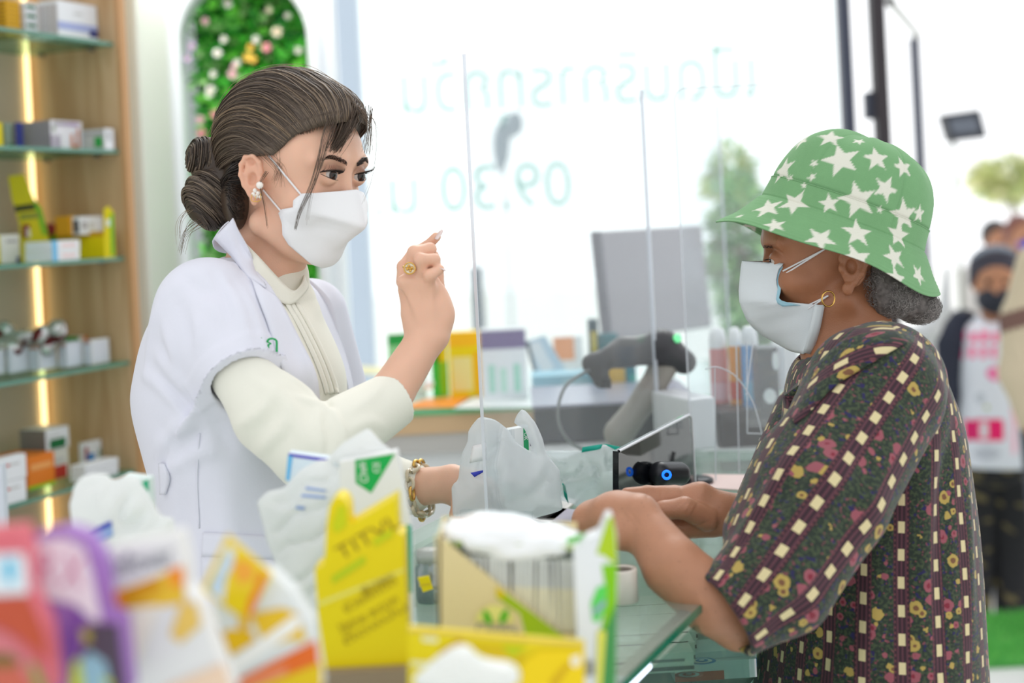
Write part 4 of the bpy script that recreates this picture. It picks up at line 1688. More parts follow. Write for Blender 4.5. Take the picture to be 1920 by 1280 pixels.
SG.fn = curl
ghair = sdf_obj('hair', SG, .0022, mat('grey_hair', vcol=True, rough=.75), body_c,
                lambda P: np.clip(np.array(srgb(112, 106, 103)) * (1 + .9 * noise3(P, 700, 6, 14)[:, None]), 0, 1))
tag(ghair, 'curly grey hair')
P_, R_, C_ = [], [], []
cs = [(W(1668, 548, 1.815), (.041, .051, .034)), (W(1720, 575, 1.83), (.028, .046, .023)), (W(1640, 530, 1.80), (.019, .031, .036))]
for i in range(1300):
    c, r = cs[RS.choice(3, p=[.5, .3, .2])]
    d = norm(RS.normal(size=3) - np.array([0, .9, 0]))
    p = c + CR * d[0] * r[0] + CF * d[1] * r[1] + CU * d[2] * r[2]
    a = norm(np.cross(d, RS.normal(size=3))); b = np.cross(d, a)
    R = .0022 + .003 * RS.rand()
    n = 9
    P_.append([p + R * (math.cos(w) * a + math.sin(w) * b) + d * (.001 * math.sin(w * 1.5) - .0005) for w in np.linspace(0, 4.6, n)])
    R_.append(.00022); g = 95 + 100 * RS.rand(); C_.append(srgb(g, g * .97, g * .95))
V, Q, C = tubes(P_, R_, 3, C_)
tag(link('hair_curls', meshq('hair_curls', V, Q, C), mat('grey_hair'), ghair), kind='stuff')

# earring
er = W(1553, 560, 1.757)
V, Q, C = tubes([ringpath(er, .0095, CR * .92 + CF * .39, CU, 26)], [.0011], 8)
tag(link('hoop_earring', meshq('hoop_earring', V, Q), gold, cust), 'gold hoop earring')

# ---------------------------------------------------------------- bucket hat
tl = math.radians(20)
hu = norm(CU * math.cos(tl) + CR * math.sin(tl))      # hat axis, leaning to the back
hr = norm(CR * math.cos(tl) - CU * math.sin(tl))      # towards the back of the head
hf = CF
hO = W(1550, 482, 1.84)


def hat_pt(a, R, h, side=1.0, shift=0.0):
    return hO + hr * (R * math.cos(a) + shift) + hf * (R * side * math.sin(a)) + hu * h


prof = [  # radius along the head, height, side ratio, shift to the back
    (.1500, .000, .86, .000), (.1440, .007, .86, .001), (.1330, .018, .865, .003), (.1230, .031, .87, .004), (.1150, .042, .87, .004), (.1105, .0475, .87, .004),
    (.1090, .052, .87, .004), (.1075, .062, .87, .004), (.1060, .074, .87, .0045), (.1052, .076, .87, .0045), (.1030, .092, .87, .005), (.0985, .110, .87, .006),
    (.0910, .127, .87, .006), (.0800, .141, .88, .006), (.0640, .152, .88, .006), (.0450, .159, .88, .005), (.0240, .1625, .88, .004), (.0003, .1635, .88, .004)]
pr = spline([(p[0], p[1], p[2] * .1) for p in prof], 120)
sh = np.interp(np.linspace(0, 1, 120), np.linspace(0, 1, len(prof)), [p[3] for p in prof])
NA = 420
rows, uv = [], []
for i in range(120):
    R, h, sd = pr[i][0], pr[i][1], pr[i][2] * 10
    a = np.linspace(0, 2 * math.pi, NA, endpoint=False)
    wav = np.zeros(NA)
    br_ = max(0, 1 - h / .045)
    wav = br_ * (.004 * np.sin(3 * a + 1.0) + .003 * np.sin(5 * a + 2.2))
    # flatten/dent the crown slightly, droop the brim at the back
    cr_ = max(0, (h - .08) / .08)
    dent = cr_ * (.003 * np.sin(4 * a + .5) + .0022 * np.sin(7 * a + 1.4)) * min(1, R / .04)
    rr = R + dent * .6
    rows.append(np.array([hat_pt(x, q, h + w_ + d_ * .5 - .0 * x, sd, sh[i]) for x, q, w_, d_ in zip(a, rr, wav, dent)]))
G = np.array(rows)
# seams: band seam where brim meets crown, panel seams
HGR, HST = np.array(srgb(120, 166, 118)), np.array(srgb(222, 222, 208))
flat = G.reshape(-1, 3)
colr = np.tile(HGR, (len(flat), 1))
colr *= (1 + .07 * noise3(flat, 60, 12)[:, None] + .03 * noise3(flat, 500, 13)[:, None])


def hat_star(px, py, R, rot, squash=1.0):
    """one printed star: centre found on the hat under the given sight line, drawn in the surface's own plane"""
    D = norm(ray_dir(px, py))
    rel = flat - CAM
    t = rel @ D
    perp = np.linalg.norm(rel - t[:, None] * D, axis=1)
    near = np.argsort(perp)[:60]
    c = flat[near[np.argmin(t[near])]]
    m = np.linalg.norm(flat - c, axis=1) < R * 1.3
    q = flat[m] - c
    # local normal
    u_, s_, vt = np.linalg.svd(q[np.linalg.norm(q, axis=1) < R * .5][:400] + 1e-9 * RS.normal(size=3))
    nrm = vt[2]
    if np.dot(nrm, CF) > 0: nrm = -nrm
    ex = norm(CR - nrm * np.dot(CR, nrm)); ey = np.cross(nrm, ex)
    if np.dot(ey, CU) < 0: ey = -ey
    x, y = q @ ex, q @ ey
    ang = np.arctan2(y, x) - math.radians(rot)
    r = np.hypot(x, y)
    seg = 2 * math.pi / 5
    b = (ang + seg / 2) % seg - seg / 2
    # star edge from tip (R,0) to notch (r0, seg/2)
    r0 = R * .42
    tx, ty = R, 0.0
    nx_, ny_ = r0 * math.cos(seg / 2), r0 * math.sin(seg / 2)
    X, Y = r * np.cos(b), r * np.abs(np.sin(b))
    s = (nx_ - tx) * (Y - ty) - (ny_ - ty) * (X - tx)
    L = math.hypot(nx_ - tx, ny_ - ty)
    a = np.clip(s / L / .0011 + .5, 0, 1)
    idx = np.nonzero(m)[0]
    colr[idx] = colr[idx] * (1 - a[:, None]) + HST * a[:, None]


S_ = .000683
for px, py, R, rot in ((1577, 292, 37, 95), (1614, 369, 36, 100), (1465, 316, 30, 60), (1489, 377, 30, 110), (1437, 386, 31, 80), (1524, 300, 9, 40), (1518, 325, 10, 30),
                       (1505, 344, 7, 80), (1553, 376, 20, 20), (1612, 432, 30, 88), (1536, 440, 30, 120), (1613, 483, 34, 105), (1700, 404, 32, 95), (1668, 350, 26, 60), (1646, 292, 26, 20),
                       (1610, 262, 14, 50), (1690, 440, 26, 80), (1683, 480, 26, 110), (1686, 525, 26, 95), (1698, 312, 22, 30), (1455, 415, 22, 90), (1555, 254, 26, 0), (1500, 262, 22, 70), (1728, 515, 22, 60),
                       (1385, 402, 10, 60), (1655, 392, 8, 0), (1730, 400, 18, 10), (1478, 330, 8, 10)):
    hat_star(px, py, R * S_, rot)
# stars on the far half as well
for k in range(26):
    i = RS.randint(4, 112); j = RS.randint(int(NA * .04), int(NA * .46))
    c = G[i, j]; R = .022
    m = np.linalg.norm(flat - c, axis=1) < R
    q = flat[m] - c
    u_, s_, vt = np.linalg.svd(q[:500]); ex, ey = vt[0], vt[1]
    x, y = q @ ex, q @ ey
    r = np.hypot(x, y); ang = np.arctan2(y, x); seg = 2 * math.pi / 5
    b = (ang + seg / 2) % seg - seg / 2
    nx_, ny_ = R * .42 * math.cos(seg / 2), R * .42 * math.sin(seg / 2)
    s = (nx_ - R) * (r * np.abs(np.sin(b))) - ny_ * (r * np.cos(b) - R)
    colr[np.nonzero(m)[0][s > 0]] = HST
Gs = G.copy()
nrm = np.zeros_like(G)
for i in range(120):
    ctr = G[i].mean(0)
    v = G[i] - ctr
    nrm[i] = v / (np.linalg.norm(v, axis=1, keepdims=True) + 1e-9)
# stitched seams pressed in, brim stitching rows
for i in range(120):
    h = pr[i][1]
    d = 0.0
    d -= .0016 * math.exp(-((h - .076) / .0012) ** 2)
    d -= .0012 * math.exp(-((h - .0478) / .0012) ** 2)
    if h < .045:
        d += .00035 * math.sin(h * 2 * math.pi / .0042)
    Gs[i] += nrm[i] * d
    if h > .05:
        for sa_ in (1.25 * math.pi, 1.62 * math.pi, .25 * math.pi, .75 * math.pi):
            aa = np.linspace(0, 2 * math.pi, NA, endpoint=False)
            Gs[i] -= nrm[i] * (.0014 * np.exp(-(((aa - sa_) * max(pr[i][0], .02)) / .0014) ** 2))[:, None]
hatm = mat('hat_cotton', vcol=True, rough=.9, spec=.1, sheen=.1, bump=(900, .25))
hat = link('bucket_hat', grid_mesh('bucket_hat', Gs, .0016, colors=colr, close_u=True), hatm, cust)
tag(hat, 'green bucket hat printed with white stars')

# ---------------------------------------------------------------- surgical mask, worn loose and folded
blue_mask = mat('pale_blue_mask_cloth', (228, 235, 240), rough=.8, spec=.2, bump=(600, .1))
inner_mask = mat('white_mask_lining', (224, 232, 236), rough=.8, spec=.2)


def HPc(x, y, r):
    return HP(HC, x, y, r)


# near half (towards us, r < 0 because she faces left) and far half mirrored
rows_m = [((1468, 492, -40), (1391, 489)), ((1468, 505, -42), (1389, 500)), ((1466, 525, -42), (1387, 520)), ((1462, 545, -42), (1385, 545)), ((1460, 562, -43), (1386, 565)),
          ((1470, 566, -46), (1391, 580)), ((1500, 568, -50), (1400, 600)), ((1545, 572, -56), (1412, 615)), ((1536, 605, -52), (1428, 628)), ((1524, 640, -44), (1455, 644)), ((1515, 664, -36), (1475, 655))]
Gm = []
RR = interp_rows(rows_m, 3)
for n_, ((ex, ey, er_), (mx, my)) in enumerate(RR):
    E = HC.loc(HP(HC, ex, ey, er_)[None])[0]
    M = HC.loc(HP(HC, mx, my, 0.0)[None])[0]
    row = []
    pleat = 1.1 * math.sin(n_ / len(RR) * math.pi * 7)
    for j in range(11):
        s = j / 10
        p = E * (1 - s) + M * s
        p[1] = er_ * (1 - s ** 1.5)
        p = p + np.array([(3 + pleat) * math.sin(s * math.pi), 0, 0])
        row.append(p)
    row = row + [np.array([p[0], -p[1], p[2]]) for p in row[:-1]][::-1]
    Gm.append([HC(*p) for p in row])
Gm = push_out(np.array(Gm), SCu, .003)
cm = link('face_mask', grid_mesh('face_mask', Gm, .0012), blue_mask, cust)
tag(cm, 'pale blue surgical face mask')
P_ = []
dd = hit(SCu, [(1468 + 80 * t, 508 - 42 * t) for t in np.linspace(0, 1, 10)], 1.6, 2.0, 120)
for o in (0, 8):
    P_.append([W(1468 + 80 * t, 508 + o * (1 - t) - 42 * t, d_ - .002) for t, d_ in zip(np.linspace(0, 1, 10), dd)])
dd = hit(SCu, [(1515 + 38 * t, 572 - 18 * t) for t in np.linspace(0, 1, 8)], 1.6, 2.0, 120)
for o in (0, 7):
    P_.append([W(1515 + 38 * t, 572 + o * (1 - t) - 18 * t, d_ - .003) for t, d_ in zip(np.linspace(0, 1, 8), dd)])
for p in P_:
    V, Q, C = tubes([np.array(p)], [.0011], 6)
    link('ear_loop', meshq('ear_loop', V, Q), loopm, cm)
bl = mat('blue_mask_border', (165, 210, 228), rough=.8)
g = [[HP(HC, x, y, r) - CF * .0045 for x, y, r in ((1448, 494, -30), (1452, 515, -34), (1455, 545, -36), (1454, 565, -38), (1466, 574, -42))],
     [HP(HC, x, y, r) - CF * .0045 for x, y, r in ((1466, 494, -40), (1466, 515, -41), (1462, 545, -42), (1462, 562, -43), (1500, 572, -48))]]
g = [spline(r, 14) for r in g]
link('border', grid_mesh('border', np.array([g[0] * (1 - t) + g[1] * t for t in np.linspace(0, 1, 4)]), .0006), bl, cm)
# crumpled second layer hanging behind the first
g0 = spline([HP(HC, 1545, 574, -60), HP(HC, 1536, 620, -56), HP(HC, 1522, 664, -42)], 10)
g1 = spline([HP(HC, 1528, 570, -62), HP(HC, 1518, 615, -60), HP(HC, 1506, 660, -50)], 10)
link('side_fold', grid_mesh('side_fold', np.array([g0 * (1 - t) + g1 * t + CF * -.002 * math.sin(t * math.pi) for t in np.linspace(0, 1, 4)]), .001), inner_mask, cm)

# ---------------------------------------------------------------- printed shirt
def floral_material(name):
    m = bpy.data.materials.new(name)
    m.use_nodes = True
    nt = m.node_tree
    N, Lk = nt.nodes, nt.links
    b = N['Principled BSDF']
    b.inputs['Roughness'].default_value = .75
    b.inputs['Specular IOR Level'].default_value = .2
    b.inputs['Sheen Weight'].default_value = .15
    uvn = N.new('ShaderNodeUVMap'); uvn.uv_map = 'UVMap'
    sep = N.new('ShaderNodeSeparateXYZ'); Lk.new(uvn.outputs[0], sep.inputs[0])

    def M(op, a, b_=None, c=None):
        n = N.new('ShaderNodeMath'); n.operation = op
        for i, v in enumerate((a, b_, c)):
            if v is None: continue
            if isinstance(v, (int, float)): n.inputs[i].default_value = v
            else: Lk.new(v, n.inputs[i])
        return n.outputs[0]

    def mix(f, a, b_):
        n = N.new('ShaderNodeMix'); n.data_type = 'RGBA'
        if isinstance(f, (int, float)): n.inputs[0].default_value = f
        else: Lk.new(f, n.inputs[0])
        for i, v in ((6, a), (7, b_)):
            if isinstance(v, tuple): n.inputs[i].default_value = tuple(srgb(*v)) + (1,)
            else: Lk.new(v, n.inputs[i])
        return n.outputs[2]

    X, Y = sep.outputs[0], sep.outputs[1]          # metres: X across the stripes, Y along them
    PER = .040
    px = M('FRACT', M('DIVIDE', X, PER))
    idx = M('FLOOR', M('DIVIDE', X, PER))
    cx = M('ABSOLUTE', M('SUBTRACT', px, .5))       # 0 = middle of dash band
    band = M('LESS_THAN', cx, .21)
    # thin lines in the dark band
    ln = M('GREATER_THAN', M('SINE', M('MULTIPLY', X, 2 * math.pi / .0046)), .35)
    dark = mix(ln, (58, 40, 48), (94, 58, 68))
    nz = N.new('ShaderNodeTexNoise'); nz.inputs['Scale'].default_value = 260; Lk.new(uvn.outputs[0], nz.inputs['Vector'])
    green = mix(M('GREATER_THAN', nz.outputs['Fac'], .53), (44, 54, 46), (68, 80, 58))
    nz2 = N.new('ShaderNodeTexNoise'); nz2.inputs['Scale'].default_value = 150; Lk.new(uvn.outputs[0], nz2.inputs['Vector'])
    green = mix(M('GREATER_THAN', nz2.outputs['Fac'], .62), green, (44, 40, 84))
    nz3 = N.new('ShaderNodeTexNoise'); nz3.inputs['Scale'].default_value = 210; nz3.inputs['Detail'].default_value = 1; Lk.new(uvn.outputs[0], nz3.inputs['Vector'])
    green = mix(M('GREATER_THAN', nz3.outputs['Fac'], .66), green, (122, 70, 78))
    # flowers
    for sc, off, th, pal in ((46.0, 0.0, .34, 0), (62.0, 3.3, .28, 1)):
        mp = N.new('ShaderNodeVectorMath'); mp.operation = 'MULTIPLY_ADD'
        mp.inputs[1].default_value = (sc, sc, sc); mp.inputs[2].default_value = (off, off, 0)
        Lk.new(uvn.outputs[0], mp.inputs[0])
        vo = N.new('ShaderNodeTexVoronoi'); vo.inputs['Scale'].default_value = 1.0; vo.inputs['Randomness'].default_value = .8
        Lk.new(mp.outputs[0], vo.inputs['Vector'])
        sc_ = N.new('ShaderNodeSeparateXYZ'); Lk.new(vo.outputs['Color'], sc_.inputs[0])
        wob = N.new('ShaderNodeTexNoise'); wob.inputs['Scale'].default_value = 4.0; Lk.new(mp.outputs[0], wob.inputs['Vector'])
        D = M('ADD', vo.outputs['Distance'], M('MULTIPLY', M('SUBTRACT', wob.outputs['Fac'], .5), .22))
        fc = mix(M('GREATER_THAN', sc_.outputs[0], .5), (178, 154, 84), (150, 84, 94))
        core = mix(M('GREATER_THAN', sc_.outputs[0], .5), (120, 84, 60), (128, 46, 60))
        fcol = mix(M('LESS_THAN', D, .15), fc, core)
        green = mix(M('MULTIPLY', M('LESS_THAN', D, th), M('GREATER_THAN', sc_.outputs[1], .16)), green, fcol)
    base = mix(band, green, dark)
    # cream dashes
    py = M('FRACT', M('ADD', M('DIVIDE', Y, .031), M('MULTIPLY', idx, .37)))
    dash = M('MULTIPLY', M('LESS_THAN', cx, .088), M('LESS_THAN', M('ABSOLUTE', M('SUBTRACT', py, .5)), .21))
    base = mix(dash, base, (216, 202, 156))
    cross_ = M('MULTIPLY', M('LESS_THAN', M('ABSOLUTE', M('SUBTRACT', cx, .17)), .018), M('GREATER_THAN', M('SINE', M('MULTIPLY', Y, 2 * math.pi / .006)), .2))
    base = mix(cross_, base, (112, 66, 70))
    Lk.new(base, b.inputs['Base Color'])
    n = N.new('ShaderNodeTexNoise'); n.inputs['Scale'].default_value = 600
    tc = N.new('ShaderNodeTexCoord'); Lk.new(tc.outputs['Object'], n.inputs['Vector'])
    bp = N.new('ShaderNodeBump'); bp.inputs['Strength'].default_value = .15; bp.inputs['Distance'].default_value = .001
    Lk.new(n.outputs['Fac'], bp.inputs['Height']); Lk.new(bp.outputs['Normal'], b.inputs['Normal'])
    return m


floral = floral_material('floral_shirt_cloth')


def set_uv(o, fn):
    me = o.data
    n = len(me.vertices)
    co = np.zeros(n * 3, np.float32); me.vertices.foreach_get('co', co); co = co.reshape(-1, 3).astype(float)
    uv = fn(co)
    li = np.zeros(len(me.loops), np.int32); me.loops.foreach_get('vertex_index', li)
    l = me.uv_layers.new(name='UVMap')
    l.data.foreach_set('uv', uv[li].astype(np.float32).ravel())


def cyl_uv(a, b, rad, ref, u0=0.0, fan=0.0):
    """across = angle round the axis * radius, along = distance on the axis"""
    a = np.asarray(a); ax_ = norm(np.asarray(b) - a)
    e1 = norm(ref - ax_ * np.dot(ref, ax_)); e2 = np.cross(ax_, e1)
    def f(P):
        q = P - a
        t = q @ ax_
        an = np.arctan2(q @ e2, q @ e1)
        return np.stack([an * (rad + fan * t) + u0, t], 1)
    return f


ST = Sdf(k=.02)
slT = [(640, 1545, 1700, 1.81, .085), (690, 1492, 1745, 1.80, .150), (770, 1474, 1785, 1.80, .175), (880, 1472, 1806, 1.79, .170),
       (1000, 1460, 1822, 1.78, .170), (1150, 1440, 1832, 1.77, .175), (1400, 1400, 1846, 1.77, .19)]
torso(ST, slT, k=.006)
ST.ell(W(1640, 730, 1.70), (.075, .06, .07), np.array([CR, CF, CU]), k=.04)
ST.cap(W(1575, 560, 1.82), W(1585, 660, 1.82), .052, .058, k=.004, op='-')
ST.fn = folds_on(ST, [
    ([W(1790, 800, 1.70), W(1770, 900, 1.66), W(1765, 1050, 1.64), W(1770, 1250, 1.64)], .012, -.009),
    ([W(1740, 760, 1.66), W(1735, 900, 1.64), W(1740, 1080, 1.63)], .018, .006),
    ([W(1700, 1000, 1.62), W(1690, 1120, 1.61), W(1695, 1270, 1.61)], .016, -.006),
    ([W(1640, 1080, 1.62), W(1630, 1180, 1.61), W(1620, 1270, 1.61)], .014, .006),
    ([W(1570, 1150, 1.62), W(1545, 1220, 1.61), W(1530, 1280, 1.61)], .013, -.006),
    ([W(1810, 860, 1.72), W(1815, 1000, 1.70), W(1822, 1200, 1.70)], .012, .005),
], 1.3, 2.1)
shirt_c = sdf_obj('shirt', ST, .0035, floral, cust)
tag(shirt_c, 'dark shirt printed with flowers and cream dashes')
set_uv(shirt_c, cyl_uv(W(1640, 600, 1.80), W(1632, 1280, 1.775), .165, -CF, 0.01))

SL = Sdf(k=.02)
e0, e1_, em_, e2_ = W(1640, 735, 1.665), W(1542, 930, 1.585), W(1456, 1085, 1.545), W(1358, 1153, 1.525)
SL.chain([W(1655, 720, 1.69), e0], [.075, .080], k=.02)
SL.ecap(e0, e1_, .080, .080, .074, .074, CU, k=.008, cap=(.07, .07))
SL.ecap(e1_, em_, .074, .074, .0635, .0635, CU, k=.008, cap=(.07, .06))
SL.ecap(em_, e2_, .0625, .0625, .0495, .0500, CU, k=.008, cap=(.06, .003))
SL.ecap(W(1500, 880, 1.63), W(1420, 1010, 1.60), .05, .05, .040, .04, CU, k=.03, cap=(.04, .03))
sxx = norm(e2_ - em_)
SL.cap(e2_ - sxx * .05, e2_ + sxx * .05, .0425, .0445, k=.002, op='-')
SL.fn = folds_on(SL, [
    ([W(1600, 800, 1.58), W(1540, 900, 1.52), W(1470, 1000, 1.48)], .016, .006),
    ([W(1640, 830, 1.58), W(1600, 950, 1.52), W(1560, 1040, 1.50)], .016, -.007),
    ([W(1530, 830, 1.60), W(1470, 920, 1.56), W(1400, 1010, 1.53)], .013, -.006),
    ([W(1500, 840, 1.62), W(1440, 930, 1.58), W(1370, 1030, 1.55)], .011, .005),
    ([W(1500, 1010, 1.50), W(1440, 1080, 1.46), W(1390, 1130, 1.45)], .014, .005),
    ([W(1560, 1080, 1.50), W(1500, 1140, 1.47), W(1440, 1180, 1.46)], .012, -.005),
], 1.3, 2.1)
sl_o = sdf_obj('sleeve', SL, .0032, floral, shirt_c)
set_uv(sl_o, cyl_uv(W(1660, 700, 1.69), e2_, .074, -CF, .012, -.06))
# far sleeve, a short piece beyond the chest
SF = Sdf(k=.02)
SF.ecap(W(1540, 800, 1.95), W(1445, 965, 1.86), .07, .07, .052, .05, CU, cap=(.06, .003))
fx = norm(W(1445, 965, 1.86) - W(1540, 800, 1.95))
SF.cap(W(1445, 965, 1.86) - fx * .04, W(1445, 965, 1.86) + fx * .04, .046, .046, k=.001, op='-')
sf_o = sdf_obj('sleeve', SF, .004, floral, shirt_c)
set_uv(sf_o, cyl_uv(W(1540, 800, 1.95), W(1445, 965, 1.86), .06, -CF, .0))
# collar: near leaf lying on the shoulder, and the part round the neck
SBd = Sdf(k=.02)
SBd.pr = ST.pr + SL.pr[:-1]
gc = patch_between(SBd, [(1467, 742), (1500, 712), (1540, 672), (1585, 632), (1620, 606), (1665, 604)],
                   [(1490, 795), (1520, 770), (1565, 724), (1615, 692), (1662, 664), (1704, 640)], 36, 10, .010, 1.5, 1.95, bulge=.004, offB=.006)
col_o = link('collar', grid_mesh('collar', gc, .0025), floral, shirt_c)
ce = norm(gc[0, 0] - gc[30, 0]); cn = norm(gc[15, 9] - gc[15, 0])
set_uv(col_o, lambda P: np.stack([(P - gc[0, 0]) @ cn, (P - gc[0, 0]) @ ce], 1))
# inner collar stand and far leaf
ca = [(1470, 742, 1.705), (1505, 716, 1.715), (1545, 684, 1.73), (1600, 640, 1.76), (1650, 622, 1.82), (1640, 615, 1.88), (1590, 640, 1.90), (1540, 670, 1.88)]
cb_ = [(1478, 768, 1.70), (1512, 742, 1.71), (1552, 712, 1.725), (1606, 668, 1.755), (1658, 650, 1.82), (1645, 645, 1.89), (1592, 670, 1.91), (1542, 700, 1.89)]
A_, B_ = spline([W(*p) for p in ca], 36), spline([W(*p) for p in cb_], 36)
G = np.stack([A_ * (1 - t) + B_ * t for t in np.linspace(0, 1, 5)], 0)
col2 = link('collar', grid_mesh('collar', G, .002), floral, shirt_c)
set_uv(col2, lambda P: np.stack([(P - W(1492, 792, 1.68)) @ CU, (P - W(1492, 792, 1.68)) @ CR], 1))
# open front edge
ca = [(1466, 740, 1.71), (1472, 790, 1.715), (1472, 850, 1.72), (1466, 900, 1.72), (1458, 960, 1.72)]
cb_ = [(1488, 770, 1.69), (1492, 800, 1.685), (1496, 850, 1.68), (1492, 900, 1.68), (1484, 960, 1.68)]
A_, B_ = spline([W(*p) for p in ca], 20), spline([W(*p) for p in cb_], 20)
G = np.stack([A_ * (1 - t) + B_ * t - CF * .004 * math.sin(t * math.pi) for t in np.linspace(0, 1, 5)], 0)
pl = link('placket', grid_mesh('placket', G, .0025), floral, shirt_c)
set_uv(pl, lambda P: np.stack([(P - W(1480, 850, 1.7)) @ CR + .022, (P - W(1480, 850, 1.7)) @ CU], 1))
# ================================================================ WALL SHELVES with medicine boxes
printm = mat('printed_card', vcol=True, rough=.45, spec=.4)
PC = {k: srgb(*v) for k, v in dict(white=(236, 238, 242), offwhite=(226, 224, 216), grey=(170, 166, 168), lgrey=(206, 206, 206), yellow=(238, 214, 0), dyellow=(214, 160, 20),
      lime=(150, 200, 20), green=(40, 160, 70), dgreen=(20, 110, 60), navy=(48, 56, 130), blue=(40, 130, 200), sky=(120, 190, 230), orange=(240, 130, 40), red=(200, 60, 50),
      dred=(130, 40, 44), purple=(140, 90, 170), pink=(236, 150, 170), black=(34, 34, 38), brown=(120, 84, 60), teal=(0, 150, 140), cream=(226, 206, 156), gold=(222, 158, 30), maroon=(160, 60, 66), lilac=(190, 170, 210), cyan=(60, 180, 210)).items()}
VN = -N_            # into the shelf
# far side panel: front edge seen at x 235, back corner near x 70
PF = W(236, 442, 3.10) * np.array([1, 1, 0])
DEP = .245
unit = thing('shelf_unit', 'wood-sided wall shelving with glass shelves, lit by a vertical light strip', 'shelves', PF)


def wood_material(name, light, dark):
    m = mat(name, light, rough=.45, spec=.35)
    nt = m.node_tree
    N, Lk = nt.nodes, nt.links
    tc = N.new('ShaderNodeTexCoord')
    mp = N.new('ShaderNodeMapping'); mp.inputs['Scale'].default_value = (9, 9, .9)
    Lk.new(tc.outputs['Object'], mp.inputs[0])
    n = N.new('ShaderNodeTexNoise'); n.inputs['Scale'].default_value = 2.2; n.inputs['Detail'].default_value = 6; n.inputs['Distortion'].default_value = 1.2
    Lk.new(mp.outputs[0], n.inputs['Vector'])
    r = N.new('ShaderNodeValToRGB')
    r.color_ramp.elements[0].position = .35; r.color_ramp.elements[0].color = tuple(srgb(*dark)) + (1,)
    r.color_ramp.elements[1].position = .65; r.color_ramp.elements[1].color = tuple(srgb(*light)) + (1,)
    Lk.new(n.outputs['Fac'], r.inputs[0])
    Lk.new(r.outputs[0], N['Principled BSDF'].inputs['Base Color'])
    return m


woodm = wood_material('oak_veneer', (206, 176, 138), (184, 150, 110))
backm = mat('beige_back_board', (196, 182, 160), rough=.6)
edgem = mat('oak_edge', (196, 150, 104), rough=.5)
solid('side_panel', [boxq(PF, VN * DEP, U_ * .018, Z_ * 2.5)], woodm, unit)
solid('edge_band', [boxq(PF - U_ * .001, N_ * .012, U_ * .020, Z_ * 2.5)], edgem, unit)
solid('back_board', [boxq(PF + VN * DEP - U_ * 1.5, U_ * 1.5, VN * .018, Z_ * 2.5)], backm, unit)
ledm = mat('warm_light_strip', (255, 236, 190), emit=(255, 226, 160), emit_s=2.0)
led = solid('light_strip', [boxq(PF + VN * (DEP - .006) - U_ * .022 + Z_ * .3, U_ * .011, N_ * .005, Z_ * 2.1)], ledm, unit)
sglass = clear_mat('shelf_glass', (214, 236, 226), .05, (200, 226, 214), gloss=.10)
sedge = mat('glass_edge_green', (96, 146, 128), rough=.15, spec=.6)
levels = []
for (cx_, cy_) in ((214, 80), (222, 281), (233, 481), (243, 676), (250, 880)):
    z = W(cx_, cy_, 3.10)[2]
    levels.append(z)
    o = PF - U_ * .004 + VN * .006
    sh_ = solid('glass_shelf', [boxq(np.array([o[0], o[1], z - .008]), -U_ * 1.45, VN * (DEP - .008), Z_ * .008)], sglass, unit)
    solid('glass_edge', [boxq(np.array([o[0], o[1], z - .008]) + N_ * .0015, -U_ * 1.45, -N_ * .0014, Z_ * .008)], sedge, sh_)
    for q in (.05, .19):
        c = np.array([o[0], o[1], z - .014]) + VN * q - U_ * .014
        V, Fs = ball(c, .006, 8) if 'ball' in globals() else boxq(c, U_ * .012, VN * .008, Z_ * .006)
        solid('shelf_peg', [boxq(c, U_ * .016, VN * .008, Z_ * .006)], mat('metal_peg', (150, 150, 150), rough=.3, metal=.8), unit)


def card_box(name, o, a, b, c, base, front=(), side=(), parent=None):
    """printed box. o corner, a/b/c edges; front decals on the a-c face at o, side decals on the b-c face at o"""
    V, F = boxq(o, a, b, c)
    V = list(V); fc = [PC[base] if isinstance(base, str) else srgb(*base)] * 6
    F = list(F)
    for dec, e, back in ((front, np.asarray(a, float), np.asarray(b, float)), (side, np.asarray(b, float), np.asarray(a, float))):
        out = -norm(back) * .0006
        for (u0, v0, u1, v1, col) in dec:
            k = len(V)
            for u, v in ((u0, v0), (u1, v0), (u1, v1), (u0, v1)):
                V.append(np.asarray(o, float) + e * u + np.asarray(c, float) * v + out)
            F.append([k, k + 1, k + 2, k + 3]); fc.append(PC[col] if isinstance(col, str) else srgb(*col))
    me = mesh(name, V, F, fcolors=fc)
    return link(name, me, printm, parent, smooth=False)


def length_to(Pc, dirv, xt):
    lo, hi = 0.0, 1.2
    x0 = proj(Pc)[0]
    sg = 1 if xt > x0 else -1
    for _ in range(40):
        m = (lo + hi) / 2
        if sg * (proj(Pc + dirv * m)[0] - xt) < 0: lo = m
        else: hi = m
    return max(.004, lo)


def keep_in(x1, yb, d, z):
    """point on the sight line of pixel x1, yb, moved back until it lies on the shelf and not in front of it"""
    for _ in range(60):
        P = W(x1, yb, d)
        if (P - PF) @ N_ <= -.006: break
        d += .01
    P[2] = z
    return P


